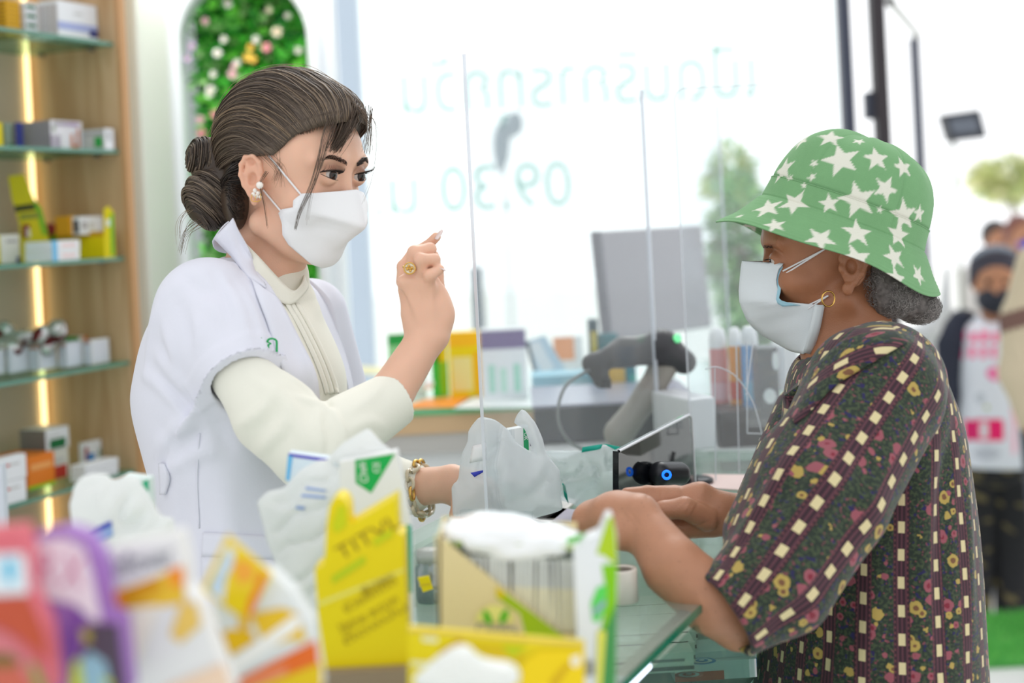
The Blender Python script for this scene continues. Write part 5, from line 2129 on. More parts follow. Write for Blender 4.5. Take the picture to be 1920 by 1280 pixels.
def shelf_row(name, lvl, x0, x1, x2, yb, yt, n, base, label, cat='box', group=None, front=(), side=(), gap=.0008, dz=0.0, hh=None, d=None):
    """row of n boxes standing front to back; x0..x1 their edges, x1..x2 the face of the first"""
    z = levels[lvl] + dz + .0005
    Pc = on_z(x1, yb, z) if d is None else W(x1, yb, d)
    Pc = keep_in(x1, yb, d or 3.05, z)
    a = length_to(Pc, -N_, x0) if x0 < x1 else .03
    b = max(.02, min(length_to(Pc, U_, x2), -((Pc - PF) @ U_) - .004))
    a = min(a, DEP - .012 + (Pc - PF) @ N_) if a > .05 else a
    dd = (Pc - CAM) @ CF
    h = hh or max(.01, (yb - yt) * dd / FPX)
    out = []
    t = a / n
    for i in range(n):
        o = Pc - N_ * (t * i)
        if i == 0 or n < 2:
            # corner object space: a-face (towards -N) is the side, b-face (along U) is the front
            ob = card_box(name, o, U_ * b, -N_ * (t - gap), Z_ * h, base, front, side)
            first = ob
        else:
            ob = first.copy(); COL.objects.link(ob)
            ob.location = Vector(-N_ * (t * i))
        tag(ob, label if (i or n < 2) else label.replace('box', 'box with its face showing', 1), cat, group)
        out.append(ob)
    return out


def shelf_stack(name, lvl, x0, x1, x2, yb, yt, n, base, label, group=None, front=(), side=(), d=3.0, cat='box'):
    z = levels[lvl] + .0005
    Pc = keep_in(x1, yb, d, z)
    a = length_to(Pc, -N_, x0) if x0 < x1 else .03
    b = max(.02, min(length_to(Pc, U_, x2), -((Pc - PF) @ U_) - .004))
    a = min(a, DEP - .012 + (Pc - PF) @ N_) if a > .05 else a
    h = (yb - yt) * d / FPX / n
    for i in range(n):
        if i == 0:
            ob = card_box(name, Pc, U_ * b, -N_ * a, Z_ * (h - .0008), base, front, side); first = ob
        else:
            ob = first.copy(); COL.objects.link(ob); ob.location = Vector(Z_ * h * i)
        tag(ob, label if 0 < i < n - 1 else ('lowest ' if i == 0 else 'topmost ') + label, cat, group)


# top shelf
shelf_stack('medicine_box', 0, -30, 12, 40, 52, -18, 9, 'dyellow', 'mustard yellow box in the pile on the top shelf', 'mustard boxes piled on the top shelf', d=2.93, side=((.05, .3, .95, .5, 'brown'),))
shelf_stack('medicine_box', 0, 36, 48, 74, 57, -14, 4, 'white', 'white box with green print in the stack on the top shelf', 'white and green boxes stacked on the top shelf', d=2.98, front=((.1, .35, .8, .7, 'dgreen'),), side=((.1, .3, .9, .6, 'lgrey'),))
shelf_row('medicine_box', 0, 74, 110, 200, 68, -2, 4, 'white', 'white blue-banded box in the top shelf row', group='blue banded boxes on the top shelf',
          front=((0, .26, 1, .46, (170, 180, 224)), (.78, .16, 1, .34, 'navy'), (.4, .68, .62, .74, 'lgrey')), side=((.05, .1, .95, .9, (196, 190, 192)),), d=3.0, hh=.083)
# second shelf
shelf_row('medicine_box', 1, -40, -8, 3, 271, 219, 1, 'yellow', 'yellow box at the left end of the second shelf', d=2.9)
shelf_row('medicine_box', 1, 3, 12, 28, 272, 219, 1, (150, 165, 150), 'grey green box near the left end of the second shelf', front=((.2, .05, .8, .25, 'dgreen'),), d=2.95)
shelf_row('medicine_box', 1, 29, 32, 36, 272, 219, 1, 'navy', 'narrow navy box beside the thin grey boxes', d=2.96)
shelf_row('medicine_box', 1, 36, 96, 155, 276, 220, 12, (158, 150, 158), 'greyish box in the packed row on the second shelf', group='thin boxes packed on the second shelf',
          front=((0, 0, 1, 1, (236, 232, 238)), (0, .05, .3, .5, (206, 160, 222)), (.1, .82, .9, .95, (210, 180, 222)), (.62, .06, .72, .55, 'orange'), (.72, .06, .82, .2, 'orange'), (.82, .06, .92, .75, 'orange'), (.06, .6, .16, .86, 'lime')), d=2.99)
shelf_row('medicine_box', 1, 155, 197, 214, 279, 240, 1, (190, 192, 190), 'low grey box with a green dot at the right end of the second shelf', front=((0, 0, 1, 1, 'white'), (.3, .4, .6, .9, 'lgrey')),
          side=((.1, .12, .45, .62, 'green'), (.05, .72, .9, .84, 'grey')), d=3.03)
# third shelf
z3 = levels[2]


def easel(name, pts, d, cols, label, cat, th=.002, lean=None, letters=None):
    """printed card standing at distance d with the outline pts (pixels); cols: base colour and coloured areas (pixel polygons)"""
    P = [W(x, y, d) for x, y in pts]
    c = P[0]
    V = list(P) + [p + CF * th for p in P]
    n = len(P)
    F = [list(range(n))[::-1], list(range(n, 2 * n))] + [[i, (i + 1) % n, n + (i + 1) % n, n + i] for i in range(n)]
    fc = [srgb(*cols[0])] * len(F)
    k = 0
    for poly, col in cols[1:]:
        k += 1
        o = len(V)
        for x, y in poly: V.append(W(x, y, d) - CF * (.0005 + .0003 * k))
        F.append(list(range(o, o + len(poly)))[::-1]); fc.append(srgb(*col))
    me = mesh(name, V, F, fcolors=fc)
    ob = link(name, me, printm, None, smooth=False)
    return tag(ob, label, cat)


easel('display_card', [(15, 330), (45, 326), (62, 372), (78, 390), (90, 440), (92, 491), (40, 493), (36, 420), (22, 372)], 3.06, [(226, 206, 20), ([(27, 386), (70, 380), (74, 392), (29, 398)], (70, 70, 30)), ([(62, 372), (78, 390), (90, 440), (80, 440)], (130, 190, 40)),
      ([(36, 402), (74, 398), (76, 408), (38, 412)], (150, 150, 60))], 'yellow and lime header card standing on the third shelf', 'display card')
shelf_row('medicine_box', 2, 45, 205, 216, 487, 437, 1, 'yellow', 'long yellow and lime tray of tubes on the third shelf', cat='tray', side=((.62, 0, 1, 1, 'lime'), (.72, .12, 1, .9, 'yellow'), (.0, .8, 1, 1, 'dyellow')), front=((0, 0, 1, 1, 'yellow'),), d=3.02)
easel('display_card', [(194, 392), (203, 386), (213, 398), (215, 480), (196, 484)], 3.00, [(232, 212, 10), ([(207, 400), (213, 400), (215, 478), (208, 478)], (120, 190, 30)), ([(199, 412), (207, 410), (207, 424), (199, 424)], (240, 240, 230))],
      'narrow yellow card at the right end of the third shelf', 'display card')
for k, (c1, lab) in enumerate((('white', 'white box with a blue edge, upper of two on the third shelf'), ('white', 'white box with a blue edge, lower of two on the third shelf'))):
    shelf_row('medicine_box', 2, 47, 98, 150, 488, 467, 1, c1, lab, side=(), front=((0, 0, .2, 1, 'sky'), (.35, .3, .85, .7, (240, 214, 214))), d=2.90, dz=.021 * (1 - k), hh=.0205)
shelf_row('medicine_box', 2, -14, 2, 38, 490, 436, 1, 'offwhite', 'pale box with a dark blue corner at the left of the third shelf', front=((.3, .72, .9, .82, 'grey'), (.8, 0, 1, .2, 'navy')), side=((0, 0, 1, 1, 'yellow'),), d=2.92)
shelf_row('medicine_box', 2, 42, 50, 106, 440, 416, 1, 'maroon', 'red and white box lying on the yellow tray', front=((0, 0, .55, .7, 'offwhite'), (.1, .3, 1, .8, 'maroon')), d=3.05, dz=.052)
shelf_row('medicine_box', 2, 104, 130, 142, 434, 398, 1, 'gold', 'orange box standing on the yellow tray', d=3.05, dz=.052)
shelf_row('medicine_box', 2, 136, 150, 194, 436, 402, 1, 'white', 'white box with grey lettering on the yellow tray', front=((.1, .3, .3, .7, 'grey'), (.4, .3, .6, .7, 'lgrey')), side=((.1, .1, .8, .8, 'black'),), d=3.05, dz=.052)
# fourth shelf: white trays covered with film, silver bag
for i, (a, b, c, yb_) in enumerate(((-40, -20, 12, 716), (14, 20, 56, 712), (56, 74, 108, 704), (110, 126, 156, 697), (158, 172, 206, 690))):
    shelf_row('medicine_box', 3, a, b, c, yb_, yb_ - 46, 1, (214, 220, 228) if i % 2 else (226, 228, 230), ['white tray at the far left of the fourth shelf', 'white tray under the silver bag on the fourth shelf', 'white tray in the middle of the fourth shelf',
              'pale lilac tray second from the right on the fourth shelf', 'white tray at the right end of the fourth shelf'][i], cat='tray', side=((0, 0, 1, 1, (200, 204, 214)), (0, .86, 1, 1, 'orange' if i > 1 else 'lgrey')), front=((.1, .1, .9, .9, (220, 224, 234)),), d=2.90 + .035 * i)
shelf_row('medicine_box', 3, 118, 150, 205, 688, 640, 1, 'offwhite', 'cream box with an orange corner behind the trays of the fourth shelf', front=((.6, .7, 1, 1, 'orange'),), side=((0, .8, 1, 1, 'green'),), d=3.12)
SB = Sdf(k=.01)
for i in range(16):
    SB.ell(W(-10 + 120 * RS.rand() ** 1.3, 655 - 42 * RS.rand(), 2.96 + .05 * RS.rand()), .012 + .012 * RS.rand())
SB.fn = lambda P: .003 * noise3(P, 300, 21, 10)
fb = sdf_obj('foil_bag', SB, .0035, mat('silver_foil', vcol=True, rough=.25, metal=.7), None,
             lambda P: np.where(noise3(P, 60, 22)[:, None] > .12, np.array(srgb(112, 36, 40)), np.array(srgb(205, 205, 205)) * (1 + .5 * noise3(P, 200, 23)[:, None])))
tag(fb, 'crumpled silver and dark red bag lying on the fourth shelf', 'bag')
# fifth shelf
shelf_row('medicine_box', 4, 38, 88, 130, 866, 812, 1, 'offwhite', 'red and white box on the fifth shelf, under the green and white box', front=((.1, 0, .9, .45, 'red'), (.1, .6, .8, .7, 'lgrey')), side=((0, 0, 1, 1, (150, 60, 50)),), d=3.00)
shelf_row('medicine_box', 4, 38, 88, 130, 866, 826, 1, 'white', 'green and white box, topmost on the fifth shelf', front=((.15, .05, .85, .5, 'dgreen'), (.1, .62, .6, .7, 'lgrey')), side=((0, 0, 1, 1, (130, 124, 120)),), d=3.00, dz=.0625)
shelf_row('medicine_box', 4, -16, 52, 104, 880, 818, 4, 'orange', 'orange box in the row on the fifth shelf', group='orange boxes on the fifth shelf', front=((.1, .55, .9, .75, (250, 170, 100)), (0, 0, 1, .1, 'lime')), side=((.1, .2, .9, .8, (232, 120, 40)),), d=2.90)
for k in range(2):
    shelf_row('medicine_box', 4, -30, -12, 50, 932, 888, 1, 'white', ['white box with small red print, lower of a pair on the fifth shelf', 'white box with small red print, upper of a pair on the fifth shelf'][k],
              front=((.35, .6, .5, .7, 'red'), (.5, .6, .8, .7, 'lgrey')), d=2.72, dz=.046 * k, hh=.045)
for k in range(3):
    shelf_row('medicine_box', 4, 132, 160, 222, 882, 872, 1, 'white', ['flat white box with thin dark lines, lowest of the three on the fifth shelf', 'flat white box with thin dark lines, middle of the three on the fifth shelf', 'flat white box with thin dark lines, top of the three on the fifth shelf'][k],
              front=((.0, .1, 1, .2, 'grey'),), side=((0, .1, 1, .2, 'grey'),), d=2.93, dz=.0118 * k, hh=.0112)
shelf_row('medicine_box', 4, 150, 158, 240, 874, 818, 1, 'white', 'white box with blue and red print at the right end of the fifth shelf', front=((.05, .3, .25, .85, 'maroon'), (.15, .2, .6, .6, 'blue'), (.85, .3, .95, .7, 'dgreen')), d=3.08)
# metal upright with a price strip at the very left, nearer to us
a = W(-16, 1000, 2.3)
solid('metal_post', [boxq(np.array([a[0], a[1], 0]), X_ * .022, Y_ * .02, Z_ * (a[2] + .11))], mat('pale_metal', (216, 222, 232), rough=.3))
tag(bpy.data.objects['metal_post'], 'pale metal post standing at the lower left beside the shelves', 'post')
# ================================================================ GLASS COUNTER between the two people
CZ = 1.03
E1 = on_z(1290, 1155, CZ)                      # a point on the customer's edge of the glass top
cglass = clear_mat('counter_glass', (236, 246, 240), .22, (232, 238, 234), gloss=.10, rough=.02)
gedge = mat('counter_glass_edge', (20, 110, 84), rough=.15, spec=.7)
steel = mat('brushed_steel', (160, 160, 158), rough=.3, metal=.9)
c0 = E1 - U_ * 1.35
CL, CWD = 2.33, .48
cnt = thing('display_counter', 'glass topped display counter running between the two people', 'counter', c0 * np.array([1, 1, 0]))
cb0 = np.array([c0[0], c0[1], 0.0])
solid('glass_top', [boxq(cb0 + Z_ * (CZ - .008), U_ * CL, -N_ * CWD, Z_ * .008)], cglass, cnt)
solid('glass_edge', [boxq(cb0 + Z_ * (CZ - .008) + N_ * .001, U_ * CL, N_ * .0012, Z_ * .008)], gedge, cnt)
solid('edge_rail', [boxq(cb0 + Z_ * (CZ - .022) - N_ * .012, U_ * CL, -N_ * .012, Z_ * .013)], steel, cnt)
solid('front_glass', [boxq(cb0 + Z_ * .45 - N_ * .004, U_ * CL, -N_ * .006, Z_ * (CZ - .475))], clear_mat('front_glass', (214, 232, 226), .06, (210, 228, 222), gloss=.06), cnt)
whitelam = mat('white_laminate', (226, 228, 228), rough=.4)
solid('plinth', [boxq(cb0 - N_ * .01, U_ * CL, -N_ * (CWD - .01), Z_ * .45)], whitelam, cnt)
solid('back_panel', [boxq(cb0 - N_ * (CWD - .02) + Z_ * .45, U_ * CL, N_ * .016, Z_ * (CZ - .46))], whitelam, cnt)
solid('inner_shelf', [boxq(cb0 - N_ * .02 + Z_ * .86, U_ * CL, -N_ * (CWD - .05), Z_ * .008)], mat('grey_green_shelf', (196, 208, 198), rough=.3), cnt)
led2 = solid('light_tube', [boxq(on_z(1196, 1262, .985) - U_ * .1, U_ * .12, N_ * .008, Z_ * .008)], mat('cold_light_strip', (240, 245, 255), emit=(225, 235, 255), emit_s=3), cnt)


def up_box(name, x, yb, z, ang, w, dpt, h, base, label, cat='box', front=(), side=(), group=None, at=None):
    """box lying or standing at height z, near bottom corner seen at pixel x, yb; w along direction ang (degrees from image right, away positive)"""
    o = on_z(x, yb, z) if at is None else np.asarray(at, float)
    a_ = math.radians(ang)
    ex = np.array([math.cos(a_), math.sin(a_), 0.0]); ey = np.array([-math.sin(a_), math.cos(a_), 0.0])
    ob = card_box(name, o, ex * w, ey * dpt, Z_ * h, base, front, side)
    return tag(ob, label, cat, group)


zi = .8685
# boxes lying inside the case
for k in range(6):
    up_box('medicine_box', 1162 - 6 * k, 1168 + 20 * k, zi + .05, 2, .105, .042, .022, 'offwhite', 'long cream box in the row inside the glass counter', group='cream boxes under the counter glass',
           front=((0, .1, 1, .3, (96, 92, 92)), (.1, .55, .9, .7, (140, 140, 140))))
for k, (px, py, ang, col, lab) in enumerate(((1236, 1222, 62, 'dgreen', 'dark green box leaning inside the counter front, upper'), (1200, 1262, 62, 'teal', 'teal box inside the counter front, beside the light tube'), (1262, 1206, 50, (60, 96, 82), 'grey green carton behind the front glass of the counter'))):
    up_box('medicine_box', px, py, zi + .01, ang, .09, .05, .045, col, lab, front=((.1, .2, .35, .8, 'white'),), side=((.1, .2, .3, .8, 'white'),))
bb = up_box('medicine_box', 1290, 1258, zi + .02, 3, .085, .05, .022, 'white', 'white box with a blue band and target mark inside the counter', front=((.0, .0, 1, .5, 'blue'), (.1, .55, .9, .9, 'white')))
write('lettering', 'Epime', .006, on_z(1318, 1252, zi + .025) + np.array([0, -.001, .0]), X_, Z_, mat('white_ink', (245, 245, 245)), bb)
rb = up_box('medicine_box', 1266, 1279, zi + .012, 3, .10, .05, .022, 'white', 'white box with an orange oval mark inside the counter, nearest the front', front=((.0, .0, .6, .5, (226, 100, 70)),))
for o_, cpx, col, rr in ((bb, (1316, 1240), 'blue', 14), (rb, (1292, 1266), (226, 100, 70), 14)):
    c = on_z(*cpx, zi + .0425 if o_ is bb else zi + .0345)
    for q, (r_, cc) in enumerate(((1, col), (.72, 'white'), (.45, col), (.2, 'white'))):
        V = [c + Z_ * (.0008 + .0004 * q) + np.array([math.cos(t) * .017 * r_, math.sin(t) * .013 * r_, 0]) for t in np.linspace(0, 2 * math.pi, 25)[:-1]]
        me = mesh('round_mark', V, [list(range(24))], fcolors=[PC[cc] if isinstance(cc, str) else srgb(*cc)])
        link('round_mark', me, printm, o_, smooth=False)

# small things on the glass
def lathe(name, c, prof, material, parent=None, n=32, axis=None, colors=None):
    """profile of (radius, height) turned round an upright axis at c"""
    ax = Z_ if axis is None else norm(axis)
    e1 = norm(np.cross(ax, Y_ if abs(ax[1]) < .9 else X_)); e2 = np.cross(ax, e1)
    V, Fs, Cc = [], [], []
    for i, (r, h) in enumerate(prof):
        for j in range(n):
            a = 2 * math.pi * j / n
            V.append(np.asarray(c) + ax * h + (e1 * math.cos(a) + e2 * math.sin(a)) * max(r, 1e-5))
            if colors: Cc.append(srgb(*colors[i]))
    for i in range(len(prof) - 1):
        for j in range(n):
            Fs.append([i * n + j, i * n + (j + 1) % n, (i + 1) * n + (j + 1) % n, (i + 1) * n + j])
    return link(name, meshq(name, V, Fs, Cc or None), material, parent)


clearp = clear_mat('clear_plastic', (246, 250, 250), .12, (240, 244, 244), gloss=.14)
tp = on_z(1168, 1128, CZ + .001)
tape = lathe('tape_roll', tp, [(.012, 0), (.0125, .036), (.0165, .0365), (.017, .034), (.017, .001), (.012, 0)], mat('clear_tape', (214, 206, 196), rough=.15, spec=.7))
tag(tape, 'roll of pale tape standing on the glass counter', 'tape')
lathe('core', tp, [(.010, .001), (.010, .034), (.0118, .035), (.0118, .001), (.010, .001)], mat('card_core', (120, 110, 100), rough=.7), tape)
# jar and tag seen between the yellow packet and the cream box
jr = on_z(808, 1128, CZ + .001)
jar = lathe('glass_jar', jr, [(.001, 0), (.015, .001), (.016, .006), (.016, .038), (.013, .042), (.013, .046)], clear_mat('jar_glass', (200, 216, 214), .22, (170, 184, 184), gloss=.2))
tag(jar, 'small clear jar of grey tablets on the counter, behind the yellow packet', 'jar')
lathe('contents', jr, [(.001, .002), (.014, .002), (.014, .028), (.001, .031)], mat('grey_tablets', (120, 134, 136), rough=.5, bump=(300, .8)), jar)
lathe('jar_lid', jr, [(.001, .058), (.013, .058), (.014, .045), (.001, .045)], mat('grey_lid', (168, 172, 166), rough=.4), jar)
easel('price_tag', [(783, 1083), (804, 1079), (812, 1104), (793, 1110)], 1.52, [(240, 216, 0), ([(786, 1095), (808, 1092), (809, 1096), (787, 1099)], (226, 196, 40))], 'small yellow tag on the counter between the yellow packet and cream box', 'tag')

# ================================================================ BACK COUNTER along the shop window
bz = 1.03
K0 = on_z(640, 776, bz)
bc_ = thing('back_counter', 'wood fronted side counter with green edged glass top by the window', 'counter', K0 * np.array([1, 1, 0]))
kx = on_z(1520, 776 - 44, bz)
kdir = norm((kx - K0) * np.array([1, 1, 0])); kl = np.linalg.norm(kx - K0)
kn = np.array([-kdir[1], kdir[0], 0])
kb = np.array([K0[0], K0[1], 0])
solid('glass_top', [boxq(kb + Z_ * (bz - .010), kdir * kl, kn * .75, Z_ * .010)], mat('pale_glass_top', (206, 226, 220), rough=.08, spec=.6), bc_)
solid('glass_edge', [boxq(kb + Z_ * (bz - .012) - kn * .002, kdir * kl, kn * .002, Z_ * .012)], mat('green_glass_edge', (110, 200, 140), rough=.2), bc_)
solid('wood_band', [boxq(kb + Z_ * (bz - .055) + kn * .004, kdir * kl, kn * .7, Z_ * .043)], mat('light_oak_band', (224, 190, 148), rough=.5), bc_)
solid('white_band', [boxq(kb + Z_ * (bz - .10) + kn * .012, kdir * kl, kn * .7, Z_ * .045)], mat('grey_white_band', (206, 204, 200), rough=.5), bc_)
solid('cabinet', [boxq(kb + kn * .03, kdir * kl, kn * .68, Z_ * (bz - .10))], mat('white_cabinet', (240, 244, 246), rough=.3), bc_)
solid('post', [boxq(W(729, 822, 3.22) * np.array([1, 1, 0]) + kn * -.01, kdir * .012, kn * .012, Z_ * (bz - .10))], mat('pale_green_post', (170, 196, 190), rough=.3), bc_)
write('lettering', 'medicine and health care', .032, W(845, 862, 3.3), kdir, Z_, mat('grey_ink', (200, 206, 206)), bc_, width=.17)


def back_box(x0, x1, yt, yb, d, base, label, front=(), dep=.05, cat='box', ang=0, group=None, lean=0.0):
    P0 = W(x0, yb, d); P1 = W(x1, yb, d)
    w = P1[0] - P0[0]
    h = (yb - yt) * d / FPX
    P0[2] = max(P0[2], bz + .001)
    a_ = math.radians(ang)
    ex = np.array([math.cos(a_), math.sin(a_), 0.0]); ey = np.array([-math.sin(a_), math.cos(a_), 0.0])
    up = norm(Z_ + ey * lean)
    return tag(card_box('product_box', P0, ex * w, ey * dep, up * h, base, front, ()), label, cat, group)


Rg = lambda k=0: 3.35 + .05 * k
back_box(732, 800, 628, 746, 3.45, 'offwhite', 'white box with green top on the back counter, behind the raised forearm', front=((0, .82, 1, 1, 'green'), (0, .5, .6, .82, (150, 214, 150))))
back_box(812, 842, 640, 748, 3.42, 'lime', 'lime green and yellow box on the back counter', front=((0, 0, .5, .8, (60, 190, 60)), (.3, .6, 1, 1, 'yellow')))
back_box(845, 905, 626, 748, 3.38, 'yellow', 'yellow box with cream panel on the back counter', front=((0, .78, 1, 1, (250, 190, 20)), (.1, .1, .72, .62, (236, 226, 150)), (.78, 0, 1, .7, (240, 180, 10))))
back_box(906, 992, 632, 764, 3.30, 'white', 'white box with a purple top on the back counter', front=((0, .72, 1, .98, (104, 84, 140)), (.15, .1, .3, .5, (170, 224, 206)), (.4, .1, .55, .45, (190, 232, 216)), (.7, .1, .85, .5, (160, 220, 200))))
back_box(1040, 1096, 632, 700, 3.5, 'white', 'white box with an orange top at the back of the counter', front=((0, .35, .7, 1, (242, 160, 110)),))
easel('leaflet', [(984, 640), (1022, 628), (1068, 704), (1030, 726), (1004, 712)], 3.18, [(200, 224, 240), ([(990, 645), (1010, 638), (1040, 690), (1018, 700)], (240, 246, 250)), ([(984, 640), (992, 640), (1008, 708), (1004, 712)], (60, 80, 90))], 'pale blue and white leaflet leaning beside the purple topped box', 'leaflet')
back_box(1000, 1112, 706, 768, 3.0, (150, 206, 226), 'light blue carton with a green and red base on the back counter', front=((0, 0, 1, .22, (30, 130, 90)), (.2, 0, .8, .12, (190, 80, 80)), (.5, .4, .95, .9, (180, 222, 232))), dep=.10)
back_box(1108, 1126, 600, 706, 3.05, (40, 74, 84), 'narrow dark teal box standing tall on the back counter', front=((.2, .3, .8, .8, (200, 180, 60)),))
back_box(1114, 1196, 678, 768, 2.95, (20, 130, 140), 'teal box with a yellow figure, beside the barcode scanner', front=((.3, .45, .75, .95, (226, 184, 70)), (.1, .1, .9, .25, (60, 170, 180)), (.85, .2, 1, .7, (60, 180, 170))), dep=.10)
back_box(1124, 1160, 628, 676, 3.1, (20, 120, 130), 'small teal box above the scanner head', dep=.04)
# papers lying flat
for pts, col, lab in (([(748, 766), (850, 764), (884, 742), (800, 748)], (246, 150, 50), 'orange sheet lying on the back counter'), ([(850, 766), (1000, 764), (990, 750), (890, 746)], (236, 240, 240), 'white sheet lying on the back counter'),
                      ([(660, 700), (742, 704), (740, 690), (668, 686)], (240, 230, 170), 'pale yellow sheet at the back of the side counter')):
    V = [on_z(x, y, bz + .002) for x, y in pts]
    V2 = [v + Z_ * .001 for v in V]
    me = mesh('sheet', V + V2, [[3, 2, 1, 0], [4, 5, 6, 7]] + [[i, (i + 1) % 4, 4 + (i + 1) % 4, 4 + i] for i in range(4)], fcolors=[srgb(*col)] * 6)
    tag(link('paper_sheet', me, printm, None, smooth=False), lab, 'paper')
tag(lathe('glass_ball', W(803, 719, 3.3), [(.0005, -.014), (.010, -.010), (.014, 0), (.010, .010), (.0005, .014)], mat('white_ball', (246, 250, 250), rough=.1)), 'small white glossy ball on the back counter', 'ornament')

# ================================================================ CASH DESK EQUIPMENT
blackp = mat('black_plastic', (34, 36, 42), rough=.35, spec=.5)
darkgloss = mat('dark_gloss', (44, 46, 56), rough=.12, spec=.6)
# white desk joining the two counters
dx0, dx1 = .035, .60
desk = thing('desk', 'white desk under the black cash drawer and the printer', 'desk', (.5, 2.8, 0))
solid('desk_top', [boxq((dx0, 2.47, CZ - .02), (dx1 - dx0, 0, 0), (0, .70, 0), (0, 0, .02))], whitelam, desk)
solid('desk_body', [boxq((dx0 + .01, 2.50, .0), (dx1 - dx0 - .02, 0, 0), (0, .64, 0), (0, 0, CZ - .021))], whitelam, desk)
# low black cash drawer
o = on_z(1012, 846, CZ + .001); o = W(1004, 846, 2.62); o[2] = CZ + .001
reg = thing('cash_drawer', 'long black cash drawer behind the clear shields', 'cash drawer', o)
solid('body', [boxq(o, X_ * .30, Y_ * .30, Z_ * .066)], darkgloss, reg, bevel=.004)
solid('top_plate', [boxq(o + Z_ * .0665 - X_ * .002 - Y_ * .003, X_ * .304, Y_ * .303, Z_ * .005)], mat('grey_lilac_metal', (150, 150, 168), rough=.3, metal=.4), reg)
solid('receipt_slot', [boxq(o + np.array([.155, -.004, .008]), X_ * .12, Y_ * .005, Z_ * .028)], blackp, reg)
# monitor behind the shield, seen from its back and side
m0, m1 = W(1148, 640, 3.25), W(1338, 640, 3.5)
mdir = norm((m1 - m0) * np.array([1, 1, 0])); mw = (m1 - m0)[0] / mdir[0]
mt = thing('monitor', 'grey computer monitor seen from behind the clear shields', 'monitor', m0 * np.array([1, 1, 0]) + Z_ * CZ)
mon = mat('silver_grey_plastic', (158, 156, 162), rough=.3, spec=.5)
lean = norm(Z_ + CR * -.055)
hh = (640 - 432) * 3.25 / FPX
solid('screen_housing', [boxq(m0, mdir * mw, np.array([-mdir[1], mdir[0], 0]) * .03, lean * hh)], mon, mt, bevel=.006)
solid('dark_rim', [boxq(m0 - mdir * .004 + lean * .0, mdir * .004, np.array([-mdir[1], mdir[0], 0]) * .03, lean * hh)], mat('rim_grey', (112, 112, 124), rough=.4), mt)
solid('stand', [boxq(m0 + mdir * mw * .45 + np.array([0, .03, -.17]), mdir * .05, Y_ * .03, Z_ * .22), boxq(m0 + mdir * mw * .3 + np.array([0, -.04, -.172]), mdir * .16, Y_ * .14, Z_ * .01)], mon, mt)
# hand scanner in its cradle
sc = thing('barcode_scanner', 'dark hand held barcode scanner on a grey stand with a curly cable', 'scanner', W(1150, 835, 2.45))
Sc = Sdf(k=.015)
Sc.chain([W(1108, 682, 2.42), W(1170, 660, 2.44), W(1240, 652, 2.46), W(1282, 678, 2.47)], [.014, .024, .030, .022])
Sc.cap(W(1112, 680, 2.42), W(1128, 712, 2.42), .014, .015)
sdf_obj('scanner_head', Sc, .0045, mat('dark_grey_rubber', (60, 58, 62), rough=.4), sc)
Sc = Sdf(k=.02)
Sc.chain([W(1246, 680, 2.47), W(1216, 740, 2.46), W(1160, 812, 2.45)], [.026, .021, .026])
sdf_obj('handle', Sc, .0045, mat('warm_grey_plastic', (150, 144, 136), rough=.45), sc)
solid('lens', [boxq(W(1126, 728, 2.40), CR * .018, CF * .012, CU * .016)], blackp, sc)
tag(link('status_light', mesh('status_light', *ball(W(1270, 634, 2.44), .008, 8)), mat('green_light', (120, 220, 150), emit=(110, 220, 150), emit_s=.8), sc), 'green status light')
V, Q, C = tubes([spline([W(1110, 690, 2.41), W(1062, 722, 2.38), W(1046, 775, 2.36), (W(1062, 822, 2.36)), W(1100, 846, 2.38)], 24)], [.0028], 6)
link('cable', meshq('cable', V, Q), mat('grey_cable', (120, 124, 124), rough=.5), sc)
# tablet style customer display
t0, t1, t2_, t3 = W(1160, 846, 1.80), W(1292, 777, 2.06), W(1303, 918, 2.06), W(1160, 930, 1.80)
tb = thing('tablet_screen', 'black glossy tablet screen with a thin bright rim on the counter', 'tablet', (t3 + t2_) / 2)
th = norm(np.cross(t1 - t0, t3 - t0)) * .008


def slab(name, q, th_, material, parent, smooth=False):
    V = [*q, *[p + th_ for p in q]]
    F = [[0, 1, 2, 3], [7, 6, 5, 4]] + [[i, 4 + i, 4 + (i + 1) % 4, (i + 1) % 4] for i in range(4)]
    return link(name, mesh(name, V, F), material, parent, smooth=False)


slab('screen', [t0, t1, t2_, t3], th, mat('black_screen', (14, 16, 22), rough=.06, spec=.6), tb)
V, Q, C = tubes([np.array([t0, t0 * .1 + t1 * .9, t1 + (t2_ - t1) * .0, t1 + (t2_ - t1) * .06 + (t1 - t0) * .03, t2_ + (t1 - t0) * .01])], [.0022], 6)
link('rim', meshq('rim', V, Q), mat('bright_rim', (236, 238, 244), rough=.1, spec=.8), tb)
# webcam with a blue ring
wc = thing('webcam', 'small black webcam with a glowing blue ring', 'webcam', W(1252, 912, 1.93))
Sw = Sdf(k=.006); Sw.cap(W(1238, 888, 1.90), W(1272, 888, 1.93), .0165, .0165); Sw.cap(W(1262, 890, 1.93), W(1262, 916, 1.95), .008, .012)
Sw.cap(W(1205, 880, 1.95), W(1240, 884, 1.93), .008, .010)
sdf_obj('body', Sw, .0022, blackp, wc)
V, Q, C = tubes([ringpath(W(1250, 890, 1.88), .0050, CR, CU, 24)], [.0018], 6)
link('blue_ring', meshq('blue_ring', V, Q), mat('blue_light', (30, 110, 250), emit=(30, 120, 255), emit_s=1.4), wc)
